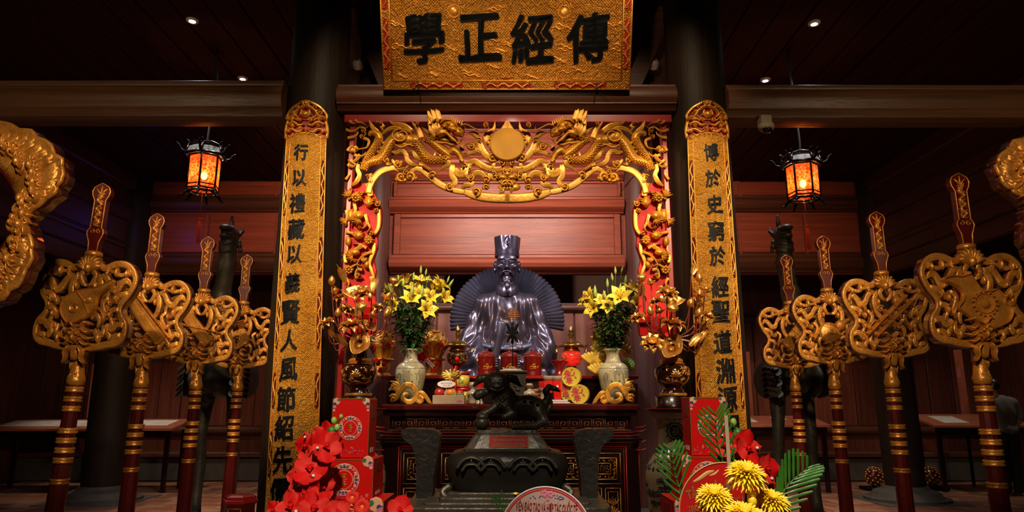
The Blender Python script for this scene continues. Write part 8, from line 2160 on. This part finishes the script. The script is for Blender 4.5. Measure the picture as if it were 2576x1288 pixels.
# fern fronds
def frond(base_, tip, n, L, Y, label, side=(1, 1), yk=0.0, m='fern'):
    p0, p1 = P(*base_, Y), P(*tip, Y - yk); t = thing('fern_frond', label, 'leaf', tuple(p0), 'green fern fronds of the bouquet')
    ax = (p1 - p0); mid = (p0 + p1) / 2 + Vector((-.01, 0, .012)); q = [Vector(v) for v in cr([p0, mid, p1], n)]
    b = MB(); b.tube(q, [.0028 - .0018 * i / (len(q) - 1) for i in range(len(q))], 5); b.build('rib', M[m], t)
    d = ax.normalized(); lat = Vector((0, -1, 0)).cross(d).normalized(); K = len(q)
    for i in range(1, K):
        tt = i / K; l_ = L * (sin(PI * min(1, tt * .9 + .12)) ** .6)
        for s_ in (-1, 1):
            if (s_ < 0 and not side[0]) or (s_ > 0 and not side[1]): continue
            g = MB(); dd = (d * .85 + lat * s_ * .62 + Vector((0, -.15, 0))).normalized(); w_ = L * .040; vs = []
            nn = Vector((0, -1, 0)) ; la = dd.cross(nn).normalized()
            for k in range(6):
                z = k / 5; ww = w_ * (.35 + .65 * min(1, z * 3)) * (1 if z < .85 else .75); pp = q[i] + dd * l_ * z; vs += [pp - la * ww + nn * .002 * sin(z * 3), pp + nn * .0035, pp + la * ww + nn * .002]
            g.add(vs, [(3 * k + j, 3 * k + j + 1, 3 * k + j + 4, 3 * k + j + 3) for k in range(5) for j in (0, 1)]); g.build('leaflet', M[m], t)
frond((1830, 1200), (1800, 1045), 4, .075, 1.80, 'tall green fern frond above the round red card', yk=.02)
frond((1735, 1300), (1690, 1135), 4, .070, 1.78, 'green fern frond left of the round red card')
frond((1945, 1310), (2030, 1178), 5, .080, 1.66, 'green fern frond spreading to the right of the chrysanthemums')
frond((1860, 1220), (1850, 1080), 3, .05, 1.84, 'short green fern frond behind the thin stick', side=(0, 1))
frond((1275, 1300), (1258, 1256), 3, .03, 1.80, 'small green fern tip left of the pale round card')
b = MB(); c = P(1297, 1250, 1.80)
for k in range(8): a = k * .785; petal(b, c, Vector((0, -.3, 1)), Vector((cos(a), sin(a), 0)), .012, .007, .4, 4)
tag(b.build('small_blossom', M['mum'], None), 'tiny yellow blossom at the rim of the pale round card', 'flower')
b = MB(); 
t = thing('flower_basket', 'flower foam basket below the frame holding the cards and chrysanthemums', 'basket', (P(1840, 1400, 1.72).x, 1.72, .55))
x_ = P(1840, 1400, 1.72).x; b.lathe([(.07, .55), (.10, .78), (.11, .80), (.09, .98)], (x_, 1.72, 0), 24); b.build('basket', M['fern'], t)
b = MB(); b.lathe([(.10, 0), (.03, .03), (.02, .3), (.03, .55)], (x_, 1.72, 0), 16); b.build('foot', M['black'], t)
def crane(pxh, side, label):
    YC_ = 6.75; h = P(pxh, 590, YC_); k = 1.0; x0_ = h.x
    t = thing('crane_statue', label, 'sculpture', (x0_, YC_ + .1, 0), 'bronze cranes flanking the altar')
    zb = P(1288, 940, YC_).z
    C_ = lambda x, y, z: (x0_ + x, YC_ + y, z)
    S = SDF(C_(-.22, -.35, zb - .35), C_(.22, .62, h.z + .12), .011)
    S.ell(C_(0, .12, zb - .06), (.17, .36, .17), .04)
    S.ell(C_(0, -.08, zb + .02), (.12, .14, .16), .06)
    S.path([(*C_(0, -.12, zb + .08), .12), (*C_(0, -.16, zb + .35), .095), (*C_(0, -.10, zb + .75), .085), (*C_(0, -.02, h.z - .30), .078), (*C_(0, -.04, h.z - .12), .07)], .04)
    V, Q = S.mesh(); mesh_np('body', V, Q, M['crane'], t)
    S = SDF(C_(-.16, -.26, h.z - .26), C_(.16, .16, h.z + .26), .0055)
    S.ell(C_(0, -.02, h.z), (.085, .10, .085), .02); S.cap(C_(0, -.04, h.z - .16), C_(0, -.02, h.z - .05), .085, .08, .03)
    S.ell(C_(0, -.12, h.z + .035), (.062, .09, .036), .02); S.ell(C_(0, -.11, h.z - .045), (.058, .075, .03), .02)
    S.cut_ell(C_(0, -.20, h.z - .006), (.062, .09, .018), .008)
    S.path([(*C_(-.01, .02, h.z + .06), .028), (*C_(-.012, .03, h.z + .14), .020), (*C_(-.016, .02, h.z + .20), .012)], .01)
    for s_ in (-1, 1):
        S.path([(*C_(s_ * .075, .02, h.z + .0), .024), (*C_(s_ * .10, .04, h.z + .04), .016), (*C_(s_ * .095, .04, h.z + .08), .008)], .01)
        S.ell(C_(s_ * .05, -.09, h.z + .045), (.018, .018, .018), .004)
        S.path([(*C_(s_ * .085, .0, h.z - .08), .025), (*C_(s_ * .10, .02, h.z - .16), .02)], .01)
    ru = .004 * np.sin(S.Z * 120 + np.abs(S.X) * 40) * np.exp(-((S.Z - (h.z - .14)) / .06) ** 2)
    S.d = (S.d + ru).astype(np.float32)
    V, Q = S.mesh(); mesh_np('head', V, Q, M['crane'], t)
    # wings of overlapping feathers
    for s_ in (-1, 1):
        w_ = MB(); w_.ell(C_(s_ * .20, .15, zb - .05), (.07, .34, .19), 20, 14); wing = w_.build('wing', M['crane'], t)
        g = MB()
        for r in range(6):
            for c_ in range(9):
                a = -1.15 + 2.2 * (c_ + .5 * (r % 2)) / 8.5; z = zb + .12 - r * .05; rad = .075 + .0 * r
                xx = s_ * (.20 + .068 * sin(min(1.2, .5 + .18 * r)) ) ; th = a
                p = Vector(C_(s_ * .19 + s_ * .085 * cos(th) * (1 - .0 * r), .02 - .30 * sin(th) * .55 - .12, z - .03 * abs(a)))
                petal(g, p, Vector((s_ * .25, -.15, -1)), Vector((s_ * cos(th), -sin(th), .2)), .085, .07, .12, 4, cup=.3)
        g.build('feathers', M['crane'], wing, kind='stuff')
    for s_ in (-1, 1):
        b = MB(); b.tube(cr([C_(s_ * .13, .10, zb - .12), C_(s_ * .155, .08, zb - .55), C_(s_ * .16, .12, .80), C_(s_ * .16, .10, .36)], 5), [.085, .08, .072, .064, .058, .056, .055, .055, .054, .056, .058, .055, .052, .050, .052, .06], 12); lg = b.build('leg', M['crane'], t)
        b = MB()
        for a in (-.6, 0, .6): b.tube([C_(s_ * .16, .10, .36), C_(s_ * .16 + .12 * sin(a), -.02, .34), C_(s_ * .16 + .18 * sin(a), -.08, .33)], [.03, .024, .01], 8)
        b.build('toes', M['crane'], lg)
    u = thing('turtle_base', 'bronze turtle carrying the crane behind the %s gilt staves' % ('left' if side < 0 else 'right'), 'sculpture', (x0_, YC_ + .1, 0))
    b = MB(); b.ell(C_(0, .12, .17), (.34, .42, .155), 24, 14); b.build('shell', M['crane'], u)
    b = MB(); b.ell(C_(0, -.36, .16), (.08, .13, .08), 14, 10); b.build('head', M['crane'], u)
    for sx in (-1, 1):
        for yy in (-.12, .38): b = MB(); b.ell(C_(sx * .30, yy, .06), (.09, .07, .06), 12, 8); b.build('foot', M['crane'], u)
crane(581, -1, 'tall bronze crane with open beak, behind the left gilt staves')
crane(1966, 1, 'tall bronze crane with open beak, behind the right gilt staves')

def dtable(px0, px1, py0, py1, Yb, label, papers, plabel, zf=None):
    Yf = Yb - .75; a = P(px0, py1, Yf); c = P(px1, py1, Yf); zt_ = P(1288, py0, Yb).z; zf = a.z
    t = thing('display_table', label, 'table', ((a.x + c.x) / 2, Yf, 0), 'display tables along the far wall')
    fn = lambda x, v, d: Vector((x, Yf + .75 * v, zf + (zt_ - zf) * v + d))
    b = MB(); vs = [fn(a.x, 0, 0), fn(c.x, 0, 0), fn(c.x, 1, 0), fn(a.x, 1, 0)] + [fn(a.x, 0, -.035), fn(c.x, 0, -.035), fn(c.x, 1, -.035), fn(a.x, 1, -.035)]
    b.add(vs, [(0, 1, 2, 3), (7, 6, 5, 4), (0, 4, 5, 1), (1, 5, 6, 2), (2, 6, 7, 3), (3, 7, 4, 0)]); b.build('tabletop', M['table'], t, smooth=False)
    b = MB(); b.box(a.x + .04, Yf + .05, zf - .14, c.x - .04, Yf + .09, zf - .036); b.build('apron', M['blackred'], t, smooth=False)
    for x_ in (a.x + .06, c.x - .12):
        for y_ in (Yf + .06, Yb - .14): b = MB(); b.box(x_, y_, 0, x_ + .06, y_ + .06, zf - .036); b.build('leg', M['blackred'], t, smooth=False)
    for i, (u0, u1, v0, v1) in enumerate(papers):
        q = MB(); xa_, xb_ = a.x + (c.x - a.x) * u0, a.x + (c.x - a.x) * u1
        q.add([fn(xa_, v0, .004), fn(xb_, v0, .004), fn(xb_, v1, .004), fn(xa_, v1, .004), fn(xa_, v0, .001), fn(xb_, v0, .001), fn(xb_, v1, .001), fn(xa_, v1, .001)], [(0, 1, 2, 3), (0, 4, 5, 1), (1, 5, 6, 2), (2, 6, 7, 3), (3, 7, 4, 0)]); tag(q.build('paper_sheet', M['paper_w'], None, smooth=False), plabel[i], 'paper', 'papers on the display tables')
dtable(-40, 262, 1055, 1079, 11.9, 'red-brown display table at the far left, covered by pale paper', [(.02, .96, .25, .85)], ['long pale paper on the leftmost display table'])
dtable(278, 432, 1054, 1078, 11.9, 'red-brown display table just left of the dark column', [(.18, .8, .3, .85)], ['cream paper lying on the table beside the dark column'])
dtable(1872, 2090, 1046, 1069, 11.9, 'red-brown display table behind the right crane', [(.04, .22, .3, .85), (.46, .62, .55, .8)], ['white paper at the left end of the table behind the right crane', 'small pale paper between the legs of the right crane'])
dtable(2352, 2600, 1042, 1070, 11.95, 'red-brown display table beside the standing person', [(.16, .42, .2, .8)], ['white papers on the display table beside the person'])
def poster(pxa, pxb, py0, py1, Y, label):
    a, c = P(pxa, py0, Y), P(pxb, py1, Y); w_ = abs(c.x - a.x); t = thing('standing_poster', label, 'poster', ((a.x + c.x) / 2, Y, 0), 'terracotta information posters')
    b = MB(); b.box(a.x, Y, c.z, c.x, Y + .02, a.z, 0, .003); b.build('panel', M['poster'], t, smooth=False)
    b = MB(); b.box((a.x + c.x) / 2 - .02, Y + .02, 0, (a.x + c.x) / 2 + .02, Y + .05, a.z - .1); b.build('support', M['black'], t, smooth=False)
    g = MB(); rs = random.Random(3); L = .78
    def line(v, u1, th): z = c.z + (a.z - c.z) * v; g.box(a.x + w_ * .12, Y - .002, z, a.x + w_ * u1, Y, z + th)
    for i in range(7): line(.72 - i * .02 - .0, .55, .014)
    for i in range(5): line(.54 - i * .018, .55 + .1 * rs.random(), .006)
    for i in range(8): line(.40 - i * .018, .6 + .15 * rs.random(), .006)
    for i in range(6): line(.20 - i * .018, .6 + .15 * rs.random(), .006)
    g.build('text_lines', M['lilac'], t, smooth=False, kind='stuff')
poster(1856, 1897, 885, 1052, 12.2, 'terracotta poster with small text, right of the right couplet board')
poster(2398, 2442, 880, 1052, 12.1, 'terracotta poster with small text, behind the nearest right stave')
poster(233, 254, 915, 1052, 12.2, 'narrow terracotta poster behind the nearest left stave')
# small carved drums on the floor at right, by the far plinth
for px_, lb in ((2200, 'small carved reddish drum foot left of the right stone column'), (2342, 'small carved reddish drum foot right of the right stone column')):
    Yd = 11.6; x_ = xat(px_, 1200, Yd); t = thing('carved_ball', lb, 'carving', (x_, Yd, 0), 'carved balls on the floor')
    b = MB(); b.box(x_ - .2, Yd - .15, 0, x_ + .2, Yd + .15, .05, 0, .01); b.build('plinth', M['black'], t, smooth=False)
    b = MB(); b.ell((x_, Yd, .20), (.13, .13, .15), 16, 12); b.build('ball', M['maroon'], t)
    g = MB(); rs = random.Random(2)
    for k in range(60): z = -1 + 2 * (k + .5) / 60; a = k * 2.4; r_ = math.sqrt(1 - z * z); g.ell((x_ + .13 * r_ * cos(a), Yd + .13 * r_ * sin(a), .20 + .15 * z), (.022, .022, .018), 6, 5)
    g.build('carving', M['gold_dim'], t, kind='stuff')
YP = 10.9; hp = P(2508, 990, YP); x_ = hp.x
pr = thing('person', 'person with short black hair in a grey short-sleeved shirt seen from behind', 'person', (x_, YP, 0))
S = SDF((x_ - .42, YP - .35, -.01), (x_ + .50, YP + .45, 1.80), .014)
X0 = x_ + .04
S.ell((X0, YP, 1.22), (.19, .12, .26), .06); S.ell((X0 + .01, YP, .93), (.16, .12, .16), .05)
S.cap((X0 - .13, YP, 1.36), (X0 + .15, YP, 1.36), .07, .07, .05)
S.cap((X0 - .03, YP + .02, 1.38), (X0 - .06, YP + .05, 1.50), .055, .05, .03); S.ell((X0 - .08, YP + .06, 1.60), (.085, .10, .12), .02); S.ell((X0 - .13, YP + .12, 1.57), (.04, .05, .06), .02)
S.path([(X0 - .17, YP, 1.36, .055), (X0 - .21, YP + .02, 1.10, .045), (X0 - .20, YP + .14, .96, .038), (X0 - .17, YP + .24, .98, .03)], .02)
S.path([(X0 + .19, YP, 1.36, .055), (X0 + .25, YP + .02, 1.10, .045), (X0 + .22, YP + .14, .96, .038), (X0 + .16, YP + .24, .98, .03)], .02)
for s_ in (-1, 1): S.path([(X0 + s_ * .085, YP, .88, .10), (X0 + s_ * .09, YP + .01, .48, .065), (X0 + s_ * .09, YP, .10, .045)], .03); S.cap((X0 + s_ * .09, YP + .02, .045), (X0 + s_ * .10, YP + .17, .035), .045, .035, .02)
V, Q = S.mesh(); mesh_np('body', V, Q, M['skin'], pr)
S = SDF((x_ - .36, YP - .30, .75), (x_ + .46, YP + .35, 1.48), .012)
S.ell((X0, YP, 1.22), (.205, .14, .27), .06); S.ell((X0 + .01, YP, .96), (.18, .14, .14), .05); S.cap((X0 - .13, YP, 1.36), (X0 + .15, YP, 1.36), .085, .085, .05)
S.cap((X0 - .17, YP, 1.36), (X0 - .205, YP + .01, 1.16), .075, .068, .03); S.cap((X0 + .19, YP, 1.36), (X0 + .235, YP + .01, 1.16), .075, .068, .03)
S.d = (S.d + .004 * np.sin(S.X * 38 + S.Z * 14)).astype(np.float32); S.d = sub(S.d, S.box_d((X0, YP, .70), (.5, .5, .12)), .01); S.cut_ell((X0 - .05, YP + .04, 1.50), (.075, .075, .06), .01)
V, Q = S.mesh(); mesh_np('shirt', V, Q, M['shirt'], pr)
S = SDF((x_ - .30, YP - .30, .0), (x_ + .36, YP + .30, 1.02), .013); S.ell((X0 + .01, YP, .90), (.165, .13, .13), .04)
for s_ in (-1, 1): S.path([(X0 + s_ * .085, YP, .88, .112), (X0 + s_ * .09, YP + .01, .48, .080), (X0 + s_ * .09, YP, .09, .066)], .03)
V, Q = S.mesh(); mesh_np('trousers', V, Q, M['trousers'], pr)
S = SDF((x_ - .22, YP - .15, 1.45), (x_ + .14, YP + .25, 1.80), .009); S.ell((X0 - .075, YP + .035, 1.635), (.098, .112, .105), .02); S.cut_ell((X0 - .15, YP + .18, 1.56), (.07, .09, .10), .02)
V, Q = S.mesh(); mesh_np('hair', V, Q, M['hair'], pr)
S = SDF((x_ - .40, YP - .2, .60), (x_ - .05, YP + .2, 1.05), .012); S.ell((x_ - .22, YP - .05, .82), (.06, .05, .16), .02); S.cap((x_ - .20, YP - .04, .98), (x_ - .25, YP - .06, .70), .03, .05, .02)
V, Q = S.mesh(); tt_ = mesh_np('cloth_bag', V, Q, M['tan_bag'], None); tag(tt_, 'tan cloth bag hanging at the left side of the person', 'bag')

def lobed_fan(cx_, top, bot, hwp, Y, label, ring_y):
    c = P(cx_, bot, Y); t0 = P(cx_, top, Y); W_ = hwp * (Y * CP + .25) / F; H_ = t0.z - c.z
    t = thing('lobed_carved_fan', label, 'carved fan', (c.x, Y, 0), 'large carved fans at the picture edges')
    fn = lambda u, v, d: Vector((c.x + u * W_, Y - d, c.z + v * H_))
    o = [(0, 1.05), (.35, 1.02), (.62, .97), (.82, .90), (.97, .80), (1.0, .74), (.95, .66), (.84, .60), (.74, .54), (.70, .47), (.72, .40), (.78, .33), (.80, .25), (.74, .14), (.60, .05), (.40, .0), (.2, -.03), (0, -.04)]
    lp = [(u, v) for u, v in o] + [(-u, v) for u, v in reversed(o[1:-1])]
    g = MB(); fine = crc(lp, 5)
    sc_ = [(u * (1 + .022 * cos(i * 1.25)), .5 + (v - .5) * (1 + .022 * cos(i * 1.25))) for i, (u, v) in enumerate(fine)]
    stroke(g, [(u * .93, .5 + (v - .5) * .94) for u, v in sc_[::2]], .09, fn, .02, .075, G_, k=2, closed=True); g.build('rim', GS, t)
    rv = (P(cx_, ring_y, Y).z - c.z) / H_; rr = .60
    ring = [(rr * cos(k * PI / 16), rv + rr * W_ / H_ * sin(k * PI / 16)) for k in range(32)]
    g = MB(); stroke(g, ring, .04, fn, .02, .06, FL, closed=True, k=1); g.build('inner_ring', [M['maroon'], M['maroon']], t)
    g = MB(); rs = random.Random(8); N = len(fine)
    for i in range(0, N, 2):
        u1, v1 = fine[i][0] * .93, .5 + (fine[i][1] - .5) * .94; a = math.atan2((v1 - rv) * H_, u1 * W_); u0, v0 = rr * cos(a) * 1.0, rv + rr * W_ / H_ * sin(a)
        m1 = ((u0 + u1) / 2 + rs.uniform(-.05, .05), (v0 + v1) / 2 + rs.uniform(-.03, .03))
        stroke(g, [(u0, v0), m1, (u1, v1)], [.04, .07, .05], fn, .03, .06, G_, k=3)
        if i % 4 == 0: scroll(g, m1[0], m1[1], .07, fn, .045, .08, 1.2, 1 if i % 8 else -1, a)
        else: dome(g, m1[0], m1[1], .04, fn, .05, .06, n=8); fan(g, m1[0], m1[1], .09, fn, a - .8, a + .8, 4, .03, .03, .04, .01)
    g.build('openwork', GS, t, kind='stuff')
    b = MB(); b.tube([(c.x, Y + .08, 0), (c.x, Y + .08, c.z + .05)], .06, 12); b.build('pole', M['maroon'], t)
lobed_fan(-150, 322, 770, 258, 3.0, 'large lobed gilt and red carved fan cut by the left edge of the picture', 545)
lobed_fan(2800, 330, 700, 250, 3.3, 'large lobed gilt and red carving peeking in at the right edge of the picture', 520)
# faint blue lamp at the back left
point('blue_lamp', (-5.25, 9.9, 3.95), 1.1, (.10, .10, 1.0), .04)
